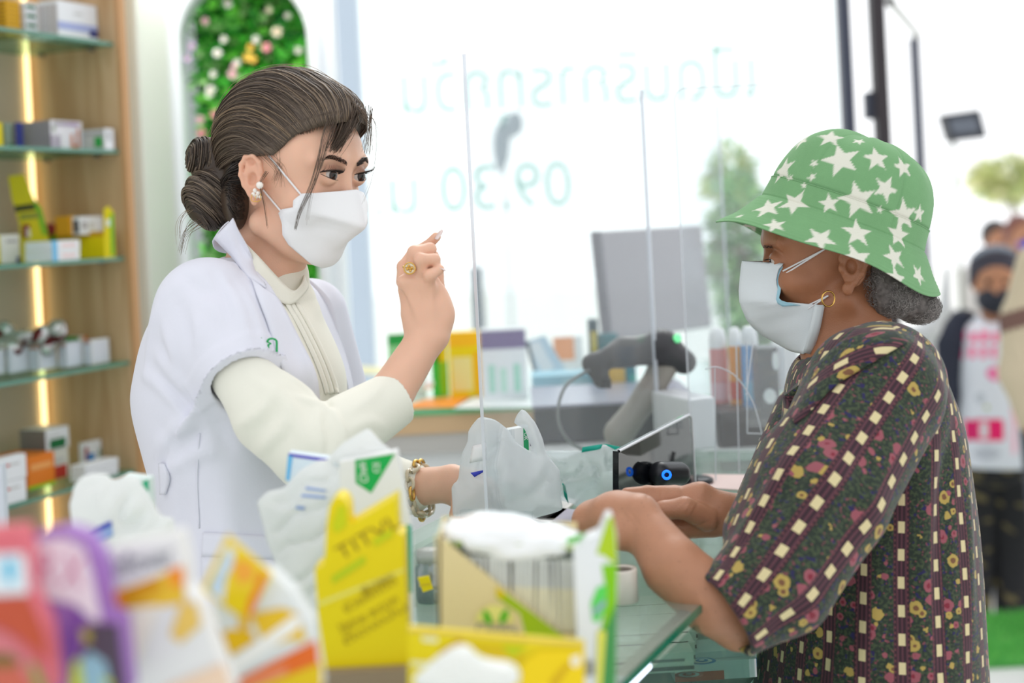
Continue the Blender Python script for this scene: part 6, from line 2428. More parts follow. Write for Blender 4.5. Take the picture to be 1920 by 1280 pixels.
# dark printers and boxes to the right
def room_box(name, x0, x1, yt, yb, d, dep, material, label, cat, ang=0, bevel=.004, z0=None):
    P0 = W(x0, yb, d); w = W(x1, yb, d)[0] - P0[0]; h = (yb - yt) * d / FPX
    if z0 is not None: P0[2] = z0
    a_ = math.radians(ang); ex = np.array([math.cos(a_), math.sin(a_), 0.0]); ey = np.array([-math.sin(a_), math.cos(a_), 0.0])
    o = solid(name, [boxq(P0, ex * w, ey * dep, Z_ * h)], material, None, bevel=bevel)
    return tag(o, label, cat)


room_box('label_printer', 1352, 1476, 772, 886, 2.49, .16, mat('charcoal_plastic', (60, 54, 56), rough=.4), 'charcoal printer box standing behind the clear holders', 'printer')
wp = room_box('white_machine', 1296, 1352, 748, 846, 2.30, .14, mat('machine_white', (222, 224, 228), rough=.3), 'white machine with a sloping top beside the charcoal printer', 'machine', ang=20)
cream_p = mat('cream_plastic', (232, 232, 222), rough=.4)
P0 = W(1424, 856, 2.05)
solid('card_reader', [boxq(P0, X_ * .09, norm(Y_ + X_ * .5) * .10, Z_ * .027)], cream_p, None, bevel=.003)
tag(bpy.data.objects['card_reader'], 'cream plastic machine tray sticking out beside the shirt front', 'machine')
bk = room_box('product_box', 1424, 1464, 652, 768, 2.45, .06, mat('black_card', (44, 48, 52), rough=.35), 'black box with a white oval mark and a round sticker', 'box')
for (x, y, rx, ry) in ((1453, 676, .0055, .016), (1443, 742, .011, .013)):
    c = W(x, y, 2.44)
    V = [c + CR * rx * math.cos(t) + Z_ * ry * math.sin(t) - Y_ * .004 for t in np.linspace(0, 2 * math.pi, 21)[:-1]]
    link('round_mark', mesh('round_mark', V, [list(range(20))], fcolors=[srgb(226, 232, 232)]), printm, bk, smooth=False)
room_box('white_carton', 1466, 1500, 648, 735, 2.6, .1, whitelam, 'plain white carton behind the black box', 'box')
# squeezy tubes with domed caps
def tube_bottle(px, yb, yt, d, wpx, body, lab, ycap, marks=()):
    c = W(px, yb, d); H_ = (yb - yt) * d / FPX; hc = (yb - ycap) * d / FPX; r = wpx / 2 * d / FPX
    t = lathe('gel_bottle', c, [(.0005, 0), (r * .97, .001), (r, .006), (r, hc * .5), (r * .98, hc)], mat('gel_' + str(px), body, rough=.3), n=24)
    tag(t, lab, 'bottle')
    lathe('cap', c, [(r * .98, hc), (r * .97, hc + (H_ - hc) * .45), (r * .8, hc + (H_ - hc) * .8), (r * .45, H_ * .99), (.0005, H_)], mat('white_cap', (244, 246, 248), rough=.25), t, n=24)
    lathe('label', c, [(r * 1.012, .02), (r * 1.012, hc * .45)], mat('gel_label_' + str(px), marks[0] if marks else (200, 220, 240), rough=.35), t, n=24)
    return t


tube_bottle(1411, 768, 610, 2.55, 33, (30, 150, 224), 'blue gel bottle with a white domed cap', 646, [(90, 190, 236)])
tube_bottle(1384, 768, 612, 2.58, 26, (240, 150, 30), 'orange gel bottle with a white domed cap, beside the blue one', 648, [(220, 70, 40)])
tube_bottle(1352, 768, 612, 2.60, 34, (222, 150, 150), 'pink and orange gel bottle seen through the shield', 652, [(232, 190, 200)])
# pink mat with papers, stand bases
mp = [on_z(1296, 912, CZ + .002), on_z(1460, 922, CZ + .002), on_z(1450, 890, CZ + .002), on_z(1318, 888, CZ + .002)]
slab('counter_mat', mp[::-1], -Z_ * .0015, mat('pink_mat', (232, 206, 200), rough=.6), None)
tag(bpy.data.objects['counter_mat'], 'pale pink mat lying on the far end of the counter', 'mat')
for k, (x, y, r, lab) in enumerate(((1436, 905, .027, 'flat black round stand base near the shirt front'), (1306, 902, .026, 'flat black round stand base under the tablet'))):
    o = lathe('stand_base', on_z(x, y, CZ + .004), [(.0005, .006), (r * .8, .006), (r, .003), (r, 0), (.0005, 0)], blackp, n=32)
    tag(o, lab, 'stand')
    V, Q, C = tubes([np.array([on_z(x, y, CZ + .008), on_z(x, y, CZ + .008) + np.array([-.012, .01, .045])])], [.003], 6)
    link('stem', meshq('stem', V, Q), blackp, o)

# ================================================================ CLEAR SHIELDS on the counter
acr = clear_mat('acrylic_sheet', (250, 252, 253), .075, (250, 250, 252), gloss=.03, rough=.08)
acr_e = mat('acrylic_edge', (236, 240, 248), rough=.2, spec=.6, alpha=.75)  # near-white colour stands in for light caught on the cut edges
A0 = W(916, 958, 1.78); A0[2] = CZ + .002
sA = thing('clear_shield', 'tall clear acrylic shield standing nearest on the counter, in front of the plastic bag', 'screen', A0)


def sheet(o, dv, L, H_, par, nm='panel'):
    solid(nm, [boxq(o, dv * L, np.array([-dv[1], dv[0], 0]) * .003, Z_ * H_)], acr, par)
    solid('edge', [boxq(o - dv * .0015, dv * .0015, np.array([-dv[1], dv[0], 0]) * .004, Z_ * H_)], acr_e, par)
    solid('edge', [boxq(o + dv * L, dv * .0012, np.array([-dv[1], dv[0], 0]) * .004, Z_ * H_)], acr_e, par)


sheet(A0, U_, .70, .626, sA)
solid('foot', [boxq(A0 + U_ * .02 - N_ * .05, U_ * .004, N_ * .10, Z_ * .05)], acr, sA)
A1 = A0 + U_ * .71
sB = thing('clear_shield', 'clear acrylic shield behind the nearest one, ending beside the leafy plant outside', 'screen', A1)
sheet(A1, U_, .485, .626, sB)
# shield facing us, rounded corners
P0, P1 = W(1300, 912, 2.24), W(1594, 912, 2.24)
zt = W(1590, 150, 2.24)[2]
sC = thing('clear_shield', 'clear acrylic shield with rounded corners in front of the dark door frame', 'screen', P0)
w_, h_ = (P1 - P0)[0], zt - P0[2]
rc_ = .018
pts = []
for cx2, cz2, a0 in ((w_ - rc_, rc_, -90), (w_ - rc_, h_ - rc_, 0), (rc_, h_ - rc_, 90), (rc_, rc_, 180)):
    for t in np.linspace(a0, a0 + 90, 7):
        pts.append((cx2 + rc_ * math.cos(math.radians(t)), cz2 + rc_ * math.sin(math.radians(t))))
V = [P0 + X_ * x + Z_ * z for x, z in pts] + [P0 + X_ * x + Z_ * z + Y_ * .003 for x, z in pts]
n = len(pts)
link('panel', mesh('panel', V, [list(range(n)), list(range(n, 2 * n))[::-1]]), acr, sC, smooth=False)
V, Q, C = tubes([np.array([P0 + X_ * x + Z_ * z for x, z in pts + pts[:1]])], [.0011], 5)
link('edge', meshq('edge', V, Q), acr_e, sC)
# clear leaflet holders at its foot
hd = thing('leaflet_holder', 'empty clear leaflet holder with a curved side, in front of the charcoal printer', 'holder', W(1390, 905, 2.15))
solid('panel', [boxq(W(1400, 802, 2.14), X_ * .062, Y_ * .002, Z_ * .15)], acr, hd)
P_ = [[W(1340, 690, 2.12), W(1342, 900, 2.14)], [W(1380, 640, 2.14), W(1386, 886, 2.16)], [W(1400, 640, 2.12), W(1401, 812, 2.13)], [W(1401, 812, 2.13), W(1433, 813, 2.13)],
      spline([W(1322, 692, 2.1), W(1345, 688, 2.1), W(1380, 706, 2.11), W(1412, 755, 2.12), W(1429, 815, 2.13)], 16), [W(1434, 852, 2.13), W(1435, 908, 2.13)], [W(1412, 640, 2.12), W(1399, 740, 2.12)]]
for p in P_:
    V, Q, C = tubes([np.array(p)], [.0010], 5)
    link('edge', meshq('edge', V, Q), acr_e, hd)
# ================================================================ FOREGROUND: bags and packets on the counter
def film_mat(name, veil, col, clear=(244, 248, 250), gloss=.05, bump=0.0):
    m = clear_mat(name, clear, veil, col, gloss=gloss, rough=.2)
    return m


bagm = film_mat('white_bag_film', .86, (250, 251, 250))
thinm = film_mat('thin_clear_bag_film', .30, (244, 250, 248), gloss=.08)


def crumple(seed, amp, sc1=40, sc2=110):
    return lambda P: amp * (np.abs(noise3(P, sc1, seed, 6)) * 1.6 + .5 * noise3(P, sc2, seed + 1, 8))


def poly_dist(poly, X, Y):
    """signed distance to a polygon (negative inside)"""
    P = np.asarray(poly, float)
    best = np.full(len(X), 1e9); ins = np.zeros(len(X), bool)
    for i in range(len(P)):
        a, b = P[i], P[(i + 1) % len(P)]
        e = b - a
        t = np.clip(((X - a[0]) * e[0] + (Y - a[1]) * e[1]) / (e @ e), 0, 1)
        best = np.minimum(best, np.hypot(X - a[0] - t * e[0], Y - a[1] - t * e[1]))
        c = (a[1] > Y) != (b[1] > Y)
        xi = a[0] + (Y - a[1]) / ((b[1] - a[1]) if abs(b[1] - a[1]) > 1e-9 else 1e-9) * e[0]
        ins ^= c & (X < xi)
    return np.where(ins, -best, best)


def bag(name, outlines, d, label, seed, thick=.03, h=.0035, material=None, handles=(), amp=.004, cat='bag'):
    """loose film bag: pillow shaped body with the given silhouette, crumpled"""
    S = Sdf(k=.004)
    for ol in outlines:
        Q = [W(x, y, d) for x, y in ol]
        P2 = [((q - CAM) @ CR, (q - CAM) @ CU) for q in Q]
        def g(P, P2=P2, sd=seed, dd=d):
            q = P - CAM
            X, Y, Zd = q @ CR, q @ CU, q @ CF
            d2 = poly_dist(P2, X * dd / Zd, Y * dd / Zd)
            mid = dd + .012 * noise3(np.stack([X, Y, 0 * X], 1), 28, sd + 5, 6)
            t = .0045 + thick * (1 - np.exp(np.minimum(d2, 0) / .028))
            r_ = np.abs(noise3(np.stack([X, Y, 0 * X + .3 * (Zd > mid)], 1), 75, sd, 7))
            t = t - .010 * np.exp(-(r_ / .10) ** 2) * np.clip(-d2 / .02, 0, 1) * (thick / .03)
            return np.maximum(d2, np.abs(Zd - mid) - np.maximum(t, .003))
        S.pr.append(('g', '+', S.k, g))
    allq = np.array([W(x, y, d) for ol in outlines for x, y in ol] + [W(x, y, dd) for hp, r in handles for x, y, dd in hp])
    blo, bhi = allq.min(0) - .06, allq.max(0) + .06
    for hp, r in handles:
        S.chain([W(x, y, dd) for x, y, dd in hp], [r] * len(hp), k=.012)
    S.fn = crumple(seed, amp)
    o = sdf_obj(name, S, h, material or bagm, lo=blo, hi=bhi)
    return tag(o, label, cat), S


def patch_px(name, S, quad, d0, d1, off, material, parent, n=6, m=10):
    a, b, c, d_ = quad      # top-left, top-right, bottom-right, bottom-left
    g = patch_between(S, [a, ((a[0] + b[0]) / 2, (a[1] + b[1]) / 2), b], [d_, ((d_[0] + c[0]) / 2, (d_[1] + c[1]) / 2), c], m, n, off, d0, d1)
    return link(name, grid_mesh(name, g, .0004), material, parent)


navy_ink = mat('blue_print', (60, 70, 190), rough=.5)
pale_ink = mat('pale_blue_print', (150, 175, 225), rough=.5)
teal_ink = mat('teal_print', (0, 172, 150), rough=.5)
# 1 bag at the left, behind the white and orange packet
b1, S1 = bag('plastic_bag', [[(138, 915), (150, 896), (172, 888), (200, 890), (212, 905), (236, 892), (258, 896), (282, 935), (302, 968), (326, 970), (332, 1040), (350, 1290), (160, 1290), (140, 1000), (132, 945)]], 1.30, 'knotted white plastic bag at the left, behind the white and orange packet', 31, amp=.002
         )
patch_px('printed_mark', S1, [(164, 996), (210, 978), (212, 1004), (180, 1020)], 1.1, 1.5, .002, pale_ink, b1)
patch_px('printed_line', S1, [(164, 996), (208, 976), (210, 984), (167, 1004)], 1.1, 1.5, .0035, navy_ink, b1)
easel('medicine_box', [(232, 892), (279, 898), (296, 1270), (250, 1266)], 1.36, [(222, 236, 232), ([(264, 905), (279, 898), (279, 922)], (20, 170, 120))], 'white box corner with green tip sticking out of the left plastic bag', 'box', th=.02)
# 2 paper bag in the middle with boxes inside
b2, S2 = bag('plastic_bag', [[(484, 942), (500, 923), (532, 915), (560, 884), (602, 862), (640, 882), (712, 940), (716, 1040), (724, 1236), (534, 1236), (516, 1050), (500, 1010)], [(612, 862), (640, 832), (668, 818), (690, 803), (716, 830), (738, 846), (690, 866), (650, 872)]], 1.38, 'white plastic bag holding two medicine boxes, behind the yellow packet', 41, thick=.020, amp=.002
         )
for q_, (a, b, c, d_) in enumerate((((574, 912), (612, 918), (611, 922), (572, 917)), ((566, 926), (612, 930), (610, 935), (564, 931)), ((556, 948), (572, 950), (570, 956), (554, 954)))):
    patch_px('printed_line', S2, [a, b, c, d_], 1.1, 1.6, .002, pale_ink, b2, 3, 6)


def flat_box(name, quad, d, dep, base, areas, label, cat='box', tilt=0.0):
    """card box whose front face has the pixel outline quad at distances d (one per corner or one value)"""
    ds = [d] * len(quad) if np.isscalar(d) else d
    P = [W(x, y, q) for (x, y), q in zip(quad, ds)]
    nrm = norm(np.cross(P[1] - P[0], P[-1] - P[0]))
    if np.dot(nrm, CF) < 0: nrm = -nrm
    n = len(P)
    V = P + [p + nrm * dep for p in P]
    F = [list(range(n))[::-1], list(range(n, 2 * n))] + [[i, (i + 1) % n, n + (i + 1) % n, n + i] for i in range(n)]
    fc = [srgb(*base)] + [srgb(*(np.array(base) * .96))] * (n + 1)
    for k, (poly, col) in enumerate(areas):
        o = len(V)
        for x, y in poly:
            D = ray_dir(x, y)
            t = np.dot(P[0] - CAM, nrm) / np.dot(D, nrm)
            V.append(CAM + D * t - nrm * (.0004 + .0003 * k))
        F.append(list(range(o, o + len(poly)))[::-1]); fc.append(srgb(*col))
    ob = link(name, mesh(name, V, F, fcolors=fc), printm, None, smooth=False)
    ob['_n'] = [float(v) for v in nrm]
    return tag(ob, label, cat), P, nrm


def px_on(P0, nrm, x, y, off=.0008):
    D = ray_dir(x, y)
    return CAM + D * (np.dot(P0 - CAM, nrm) / np.dot(D, nrm)) - nrm * off


white_ink = mat('white_ink')
grey_ink = mat('grey_print', (110, 112, 128), rough=.6)
bx, P, nn = flat_box('medicine_box', [(636, 866), (744, 846), (772, 1000), (774, 1180), (640, 1180)], 1.345, .02, (238, 240, 240), [([(666, 862), (741, 850), (696, 924), (667, 905)], (20, 176, 84)), ([(764, 986), (772, 984), (773, 1110), (766, 1110)], (0, 170, 150)), ([(756, 985), (768, 982), (768, 1004), (757, 1008)], (0, 170, 150))],
                     'tall white box with a green triangle reading Chek, beside the yellow packet')
write('lettering', 'Chek', .008, px_on(P[0], nn, 680, 884), CU - CR * .15, -CR, white_ink, bx, width=.020)
write('lettering', 'CE', .006, px_on(P[0], nn, 706, 876), CU, -CR, white_ink, bx)
flat_box('medicine_box', [(541, 849), (634, 862), (632, 990), (536, 984)], 1.41, .02, (222, 236, 244), [([(541, 849), (634, 862), (634, 868), (541, 855)], (80, 64, 190)), ([(540, 853), (549, 855), (543, 900), (536, 900)], (110, 190, 236))],
         'pale blue box with a violet top edge inside the middle plastic bag')

# 3 pharmacist's white carrier bag beside the shield, with a box and a bottle bag behind
b3, S3 = bag('plastic_bag', [[(848, 905), (858, 905), (868, 860), (882, 812), (903, 785), (926, 789), (952, 806), (966, 830), (1000, 850), (1026, 852), (1046, 882), (1052, 952), (1000, 972), (850, 966)], [(962, 796), (970, 780), (980, 768), (1002, 792), (1016, 826), (1026, 862), (1000, 850), (985, 800)]], 1.835, 'thin white carrier bag held by the pharmacist, beside the shield edge', 51, thick=.035, h=.005, material=film_mat('translucent_bag_film', .62, (244, 246, 248))
         )
patch_px('printed_mark', S3, [(882, 886), (912, 880), (908, 884), (890, 894)], 1.55, 2.1, .003, navy_ink, b3, 3, 6)
patch_px('window_patch', S3, [(886, 835), (912, 830), (912, 862), (880, 868)], 1.55, 2.1, .002, mat('bright_film', (250, 250, 252), rough=.4), b3, 4, 6)
ok_, P, nn = flat_box('medicine_box', [(950, 806), (990, 799), (1008, 880), (1006, 925), (955, 925)], 1.865, .02, (240, 242, 242), [([(981, 801), (990, 799), (992, 850), (982, 838)], (40, 160, 100)), ([(992, 815), (998, 822), (1006, 835), (994, 836)], (80, 74, 96))],
                       'white box with a green strip reading OK poking out of the carrier bag')
write('lettering', 'OK', .005, px_on(P[0], nn, 986.5, 818), -CU, CR, white_ink, ok_)
b4, S4 = bag('plastic_bag', [[(1022, 850), (1088, 850), (1130, 833), (1166, 838), (1194, 860), (1206, 890), (1190, 920), (1100, 946), (1030, 932)]], 1.96, 'clear thin bag with a teal band round a bottle, behind the hands', 61, thick=.035, h=.005, material=thinm)
for a in ([(1092, 838), (1130, 832), (1126, 842), (1090, 848)], [(1130, 831), (1168, 838), (1194, 862), (1160, 846)], [(1054, 905), (1060, 910), (1066, 944), (1058, 930)]):
    patch_px('printed_band', S4, a, 1.6, 2.2, .002, teal_ink, b4, 3, 6)
pb = lathe('pill_bottle', W(1130, 915, 1.98), [(.0005, 0), (.022, .001), (.023, .05), (.019, .054), (.0005, .056)], mat('milky_plastic', (226, 232, 228), rough=.3), axis=norm(CR + CU * .1), n=28)
tag(pb, 'milky white bottle lying inside the clear thin bag', 'bottle')
# leaflets and papers lying under the carrier bag
for pts, col, lab in (([(925, 960), (1030, 985), (1084, 940), (1000, 925)], (214, 206, 200), 'grey cream leaflet lying under the carrier bag'), ([(985, 975), (1084, 985), (1086, 960), (1010, 950)], (170, 160, 176), 'grey violet packet lying between the carrier bag and the hand')):
    V = [on_z(x, y, CZ + .004) for x, y in pts]; V2 = [v + Z_ * .003 for v in V]
    me = mesh('sheet', V + V2, [[3, 2, 1, 0], [4, 5, 6, 7]] + [[i, (i + 1) % 4, 4 + (i + 1) % 4, 4 + i] for i in range(4)], fcolors=[srgb(*col)] * 6)
    tag(link('leaflet', me, printm, None, smooth=False), lab, 'leaflet')

# 4 the yellow display packet
yp, P, nn = flat_box('display_packet', [(608, 1060), (612, 985), (617, 950), (624, 936), (634, 931), (646, 936), (653, 950), (656, 984), (743, 932), (746, 998), (757, 1003), (762, 1120), (769, 1258), (604, 1258), (590, 1066)], 1.20, .035, (240, 216, 4),
                      [([(597, 1128), (760, 1064), (760, 1070), (598, 1136)], (240, 230, 110)), ([(636, 946), (648, 950), (650, 985), (630, 1000), (622, 985)], (210, 214, 10)), ([(622, 1080), (684, 1040), (686, 1054), (624, 1094)], (196, 210, 20)), ([(700, 1010), (735, 990), (737, 1004), (702, 1024)], (206, 212, 10))],
                      'bright yellow display packet with a finger shaped top and slanting brown lettering', 'packet')
brown_ink = mat('olive_brown_print', (164, 138, 10), rough=.6)
dirx = norm(CR * .87 + CU * .5)
diry = norm(CU * .87 - CR * .5)
for (x, y, body, hgt, wd) in ((690, 1006, 'FITTYDENT', .012, .060), (692, 1112, 'ช่วยยึดติด', .009, .05), (706, 1092, 'ฟันปลอม', .008, .03), (690, 1150, 'ใช้ง่าย สะดวก', .009, .055), (702, 1168, 'ติดแน่น', .008, .06)):
    write('lettering', 'TITVL' if body == 'FITTYDENT' else body, hgt, px_on(P[0], nn, x, y), dirx, diry, brown_ink, yp, width=wd)
# tray the packet stands in
o = W(600, 1264, 1.185)
solid('counter_tray', [boxq(np.array([o[0], o[1], CZ + .001]), X_ * .10, Y_ * .012, Z_ * max(.01, (o[2] - CZ)))], mat('brown_card', (150, 130, 106), rough=.7))
tag(bpy.data.objects['counter_tray'], 'brown card tray under the yellow display packet', 'tray')

# 5 cream box with a slanting cut-out showing sachets
cd = 1.18
cx0, cx1 = (815, 1006), (1075, 1050)
sb_, P, nn = flat_box('sachet_box', [(816, 1004), (830, 1010), (1062, 1196), (822, 1184)], cd, .004, (226, 208, 156),
                      [([(930, 1098), (1062, 1196), (985, 1190), (975, 1150), (930, 1120)], (160, 190, 20)), ([(930, 1098), (945, 1110), (945, 1124), (930, 1115)], (224, 196, 20))],
                      'cream and green box of sachets with a slanting cut front and a film cover', 'box')
back_ = []
q0, q1 = W(822, 1184, cd), W(1090, 1196, cd)
bxd = norm(q1 - q0); bl_ = np.linalg.norm(q1 - q0); bdp = norm(np.cross(CU, bxd)); bdp = bdp if np.dot(bdp, CF) > 0 else -bdp
hgt_ = (1184 - 1004) * cd / FPX
side_m = mat('cream_card', (222, 204, 152), rough=.6)
solid('carton_shell', [boxq(q0 + bdp * .075, bxd * bl_, bdp * .002, CU * hgt_), boxq(q0, bxd * .002, bdp * .075, CU * hgt_), boxq(q0 + bxd * bl_, bxd * .002, bdp * .075, CU * hgt_ * .85), boxq(q0, bxd * bl_, bdp * .075, CU * .002)], side_m, sb_)
# round green emblem with two leaves
for (x, y, rx, col) in ((928, 1165, 36, (232, 226, 130)),):
    c = px_on(P[0], nn, x, y, .0016)
    V = [c + (CR * math.cos(t) + CU * math.sin(t) * .9) * rx * cd / FPX for t in np.linspace(0, math.pi, 16)]
    link('emblem', mesh('emblem', V, [list(range(16))[::-1]], fcolors=[srgb(*col)]), printm, sb_, smooth=False)
for (x, y, sg) in ((914, 1156, -1), (945, 1154, 1)):
    c = px_on(P[0], nn, x, y, .0024)
    V = [c + (CR * (math.cos(t) * .5 + sg * .35 * math.sin(t)) * 14 + CU * math.sin(t) * 14) * cd / FPX for t in np.linspace(0, 2 * math.pi, 15)[:-1]]
    link('emblem_leaf', mesh('emblem_leaf', V, [list(range(14))[::-1]], fcolors=[srgb(70, 180, 20)]), printm, sb_, smooth=False)
write('lettering', 'Centica', .011, px_on(P[0], nn, 932, 1178, .003), CR, CU, grey_ink, sb_, width=.034)
first = None
for i in range(16):
    t = i / 15.0
    o = q0 + bxd * (.010 + (bl_ - .018) * t) + bdp * (.0055 + .0 * t) + CU * .003
    if first is None:
        V, F, fc = [], [], []
        w2, h2 = .0031, hgt_ - .008
        for (a, b, c, d_, col) in ((-1, 0, 1, .5, (238, 232, 200)), (-1, .5, 1, .84, (214, 218, 214)), (-1, .84, 1, .95, (84, 96, 88)), (-1, .95, 1, 1, (150, 176, 60)), (-.25, 0, .1, .8, (150, 152, 156))):
            k = len(V)
            off = -bdp * (.0004 if a > -1 else 0)
            V += [bxd * a * w2 + CU * h2 * b + off, bxd * c * w2 + CU * h2 * b + off, bxd * c * w2 + CU * h2 * d_ + off, bxd * a * w2 + CU * h2 * d_ + off]
            F.append([k, k + 1, k + 2, k + 3]); fc.append(srgb(*col))
        vv, ff = boxq(-bxd * w2 + bdp * .0004, bxd * 2 * w2, bdp * .055, CU * h2)
        k = len(V); V += vv; F += [[a + k for a in q] for q in ff]; fc += [srgb(226, 222, 206)] * 6
        first = link('sachet', mesh('sachet', V, F, fcolors=fc), printm, None, smooth=False)
        ob = first
    else:
        ob = first.copy(); COL.objects.link(ob)
    ob.location = Vector(o)
    ob.rotation_euler = (0, (RS.rand() - .5) * .06, 0)
    tag(ob, {0: 'leftmost silver and cream sachet in the cut-front box', 15: 'rightmost silver and cream sachet in the cut-front box'}.get(i, 'silver and cream sachet in the middle of the cut-front box'), 'sachet', 'sachets in the cream and green box')
# film-wrapped tray on top
St = Sdf(k=.012)
for x, y, rx, ry in ((880, 990, 55, 17), (940, 985, 60, 18), (1000, 1002, 60, 18), (1050, 1015, 45, 18), (900, 1010, 60, 14), (990, 1022, 80, 16)):
    St.ell(W(x, y, 1.22), (rx * 1.22 / FPX, .034, ry * 1.22 / FPX), np.array([norm(CR - CU * .12), CF, CU]))
St.fn = crumple(71, .002, 60, 160)
fo = sdf_obj('film_cover', St, .0035, mat('shiny_white_film', (246, 248, 250), rough=.12, spec=.8, coat=.6))
tag(fo, 'shiny white film covered pack lying on top of the sachet box', 'pack')
tag(flat_box('sticker', [(1060, 1010), (1100, 998), (1108, 1006), (1066, 1022)], 1.17, .001, (110, 200, 90), [], None, None)[0], kind=None)
lb = bpy.data.objects['sticker']; lb.parent = fo
for k_ in ('category', 'label'):
    if k_ in lb: del lb[k_]
# 6 green and white pouch at the right end
gp, P, nn = flat_box('pouch', [(1076, 1040), (1100, 1010), (1124, 1000), (1138, 968), (1148, 966), (1156, 1000), (1158, 1100), (1150, 1290), (1086, 1290)], 1.15, .022, (232, 236, 238),
                      [([(1118, 1038), (1140, 970), (1148, 968), (1154, 1002), (1157, 1060), (1130, 1040)], (176, 206, 30)), ([(1128, 1058), (1157, 1056), (1156, 1130), (1136, 1180), (1126, 1182), (1138, 1120)], (130, 200, 0)), ([(1108, 1130), (1120, 1100), (1138, 1095), (1136, 1140), (1122, 1165), (1112, 1165)], (90, 214, 90)),
                       ([(1112, 1142), (1134, 1122), (1136, 1132), (1114, 1154)], (150, 170, 190)), ([(1134, 1182), (1156, 1130), (1154, 1290), (1128, 1290)], (70, 150, 80)), ([(1120, 1180), (1136, 1182), (1128, 1290), (1118, 1290)], (226, 226, 90)), ([(1088, 1240), (1112, 1236), (1114, 1262), (1092, 1268)], (150, 150, 140))],
                      'white and lime green pouch standing at the right end of the packets', 'pouch')
# 7 wide yellow box at the bottom
yb, P, nn = flat_box('product_box', [(765, 1176), (1096, 1204), (1096, 1300), (765, 1300)], 1.10, .008, (238, 214, 6),
                     [([(765, 1176), (1096, 1204), (1096, 1211), (765, 1183)], (232, 200, 90)), ([(790, 1192), (820, 1194), (822, 1204), (792, 1202)], (240, 236, 190)), ([(822, 1220), (858, 1196), (880, 1206), (876, 1216), (826, 1232)], (214, 170, 10)), ([(880, 1204), (960, 1212), (985, 1236), (920, 1256), (910, 1226)], (222, 190, 0)),
                      ([(940, 1208), (990, 1210), (960, 1232)], (196, 206, 10)), ([(976, 1300), (980, 1240), (1010, 1218), (1060, 1216), (1096, 1222), (1096, 1300)], (246, 212, 0)), ([(1070, 1230), (1086, 1224), (1090, 1240), (1078, 1250), (1070, 1244)], (246, 236, 210)), ([(1030, 1276), (1062, 1240), (1070, 1244), (1040, 1290)], (222, 180, 0)), ([(770, 1236), (820, 1238), (820, 1248), (772, 1246)], (240, 236, 180))],
                     'wide yellow box with a starburst lying in front of the sachet box')
cr = Sdf(k=.008)
for x, y, rx, ry in ((850, 1262, 40, 34), (870, 1236, 20, 24), (900, 1266, 30, 26), (940, 1268, 34, 22), (820, 1276, 40, 20)):
    cr.ell(W(x, y, 1.0), (rx / FPX, .014, ry / FPX), np.array([CR, CF, CU]))
cr.fn = crumple(81, .004, 60, 150)
tag(sdf_obj('plastic_wrap', cr, .003, bagm), 'crumpled translucent wrap in front of the wide yellow box', 'wrap')

# 8 orange and yellow packet with a diamond card
op, P, nn = flat_box('packet', [(398, 1140), (430, 1085), (505, 1070), (548, 1110), (585, 1170), (604, 1290), (440, 1300), (400, 1190)], .98, .02, (232, 236, 236),
                      [([(405, 1195), (430, 1178), (470, 1182), (480, 1200), (436, 1228), (420, 1222)], (240, 190, 16)), ([(448, 1150), (466, 1148), (470, 1170), (458, 1188), (448, 1176)], (240, 186, 20)), ([(470, 1150), (530, 1138), (560, 1150), (575, 1200), (540, 1200), (500, 1215)], (240, 196, 40)), ([(430, 1240), (556, 1150), (566, 1160), (560, 1176), (440, 1262)], (252, 250, 246)),
                       ([(450, 1270), (594, 1198), (600, 1250), (500, 1290), (446, 1290)], (234, 110, 36)), ([(470, 1290), (604, 1240), (604, 1290)], (232, 196, 20)), ([(440, 1280), (540, 1244), (536, 1262), (450, 1290)], (240, 150, 110))],
                      'white packet with orange and yellow print, behind a tilted diamond card', 'packet')
dc, P, nn = flat_box('display_card', [(376, 1106), (426, 1002), (510, 1076), (462, 1166)], .97, .003, (240, 208, 40),
                      [([(390, 1104), (428, 1022), (440, 1030), (436, 1060), (424, 1082), (418, 1130)], (218, 232, 244)), ([(440, 1050), (470, 1052), (480, 1080), (452, 1096), (440, 1078)], (244, 170, 60)), ([(458, 1150), (490, 1070), (500, 1078), (470, 1158)], (240, 130, 40)), ([(420, 1122), (444, 1108), (466, 1116), (462, 1150), (450, 1148)], (234, 204, 0))],
                      'diamond shaped yellow card with a pale blue panel, standing in front of the coat pocket', 'display card')
write('lettering', 'Vita-C', .006, px_on(P[0], nn, 414, 1078), norm(CU * .85 + CR * .35), norm(-CR * .85 + CU * .35), mat('sky_print', (150, 196, 230), rough=.5), dc, width=.028)
# 9 white and orange packet
wp_, P, nn = flat_box('packet', [(200, 1032), (336, 1000), (348, 1062), (350, 1104), (372, 1128), (436, 1300), (232, 1300), (222, 1130)], .90, .022, (236, 236, 234),
                       [([(208, 1114), (344, 1060), (348, 1130), (232, 1146)], (240, 196, 50)), ([(208, 1110), (300, 1080), (304, 1104), (230, 1140)], (220, 156, 16)), ([(204, 1108), (230, 1104), (238, 1136), (222, 1140)], (246, 150, 50)), ([(316, 1066), (344, 1060), (345, 1096), (322, 1100)], (250, 150, 40)), ([(320, 1190), (340, 1130), (368, 1128), (378, 1170), (340, 1204)], (238, 200, 100)), ([(300, 1290), (420, 1240), (440, 1300)], (244, 214, 186)), ([(230, 1140), (300, 1132), (260, 1240), (234, 1280)], (244, 238, 222))],
                       'white packet with grey lettering and an orange band, left of the diamond card', 'packet')
write('lettering', 'inflower', .014, px_on(P[0], nn, 268, 1050), norm(CR * .97 + CU * .22), norm(CU * .97 - CR * .22), mat('grey_print'), wp_, width=.038)
flat_box('packet', [(400, 1180), (408, 1180), (446, 1300), (430, 1300)], .955, .01, (110, 96, 84), [], 'dark edge of a packet between the white and the diamond card packets', 'packet')
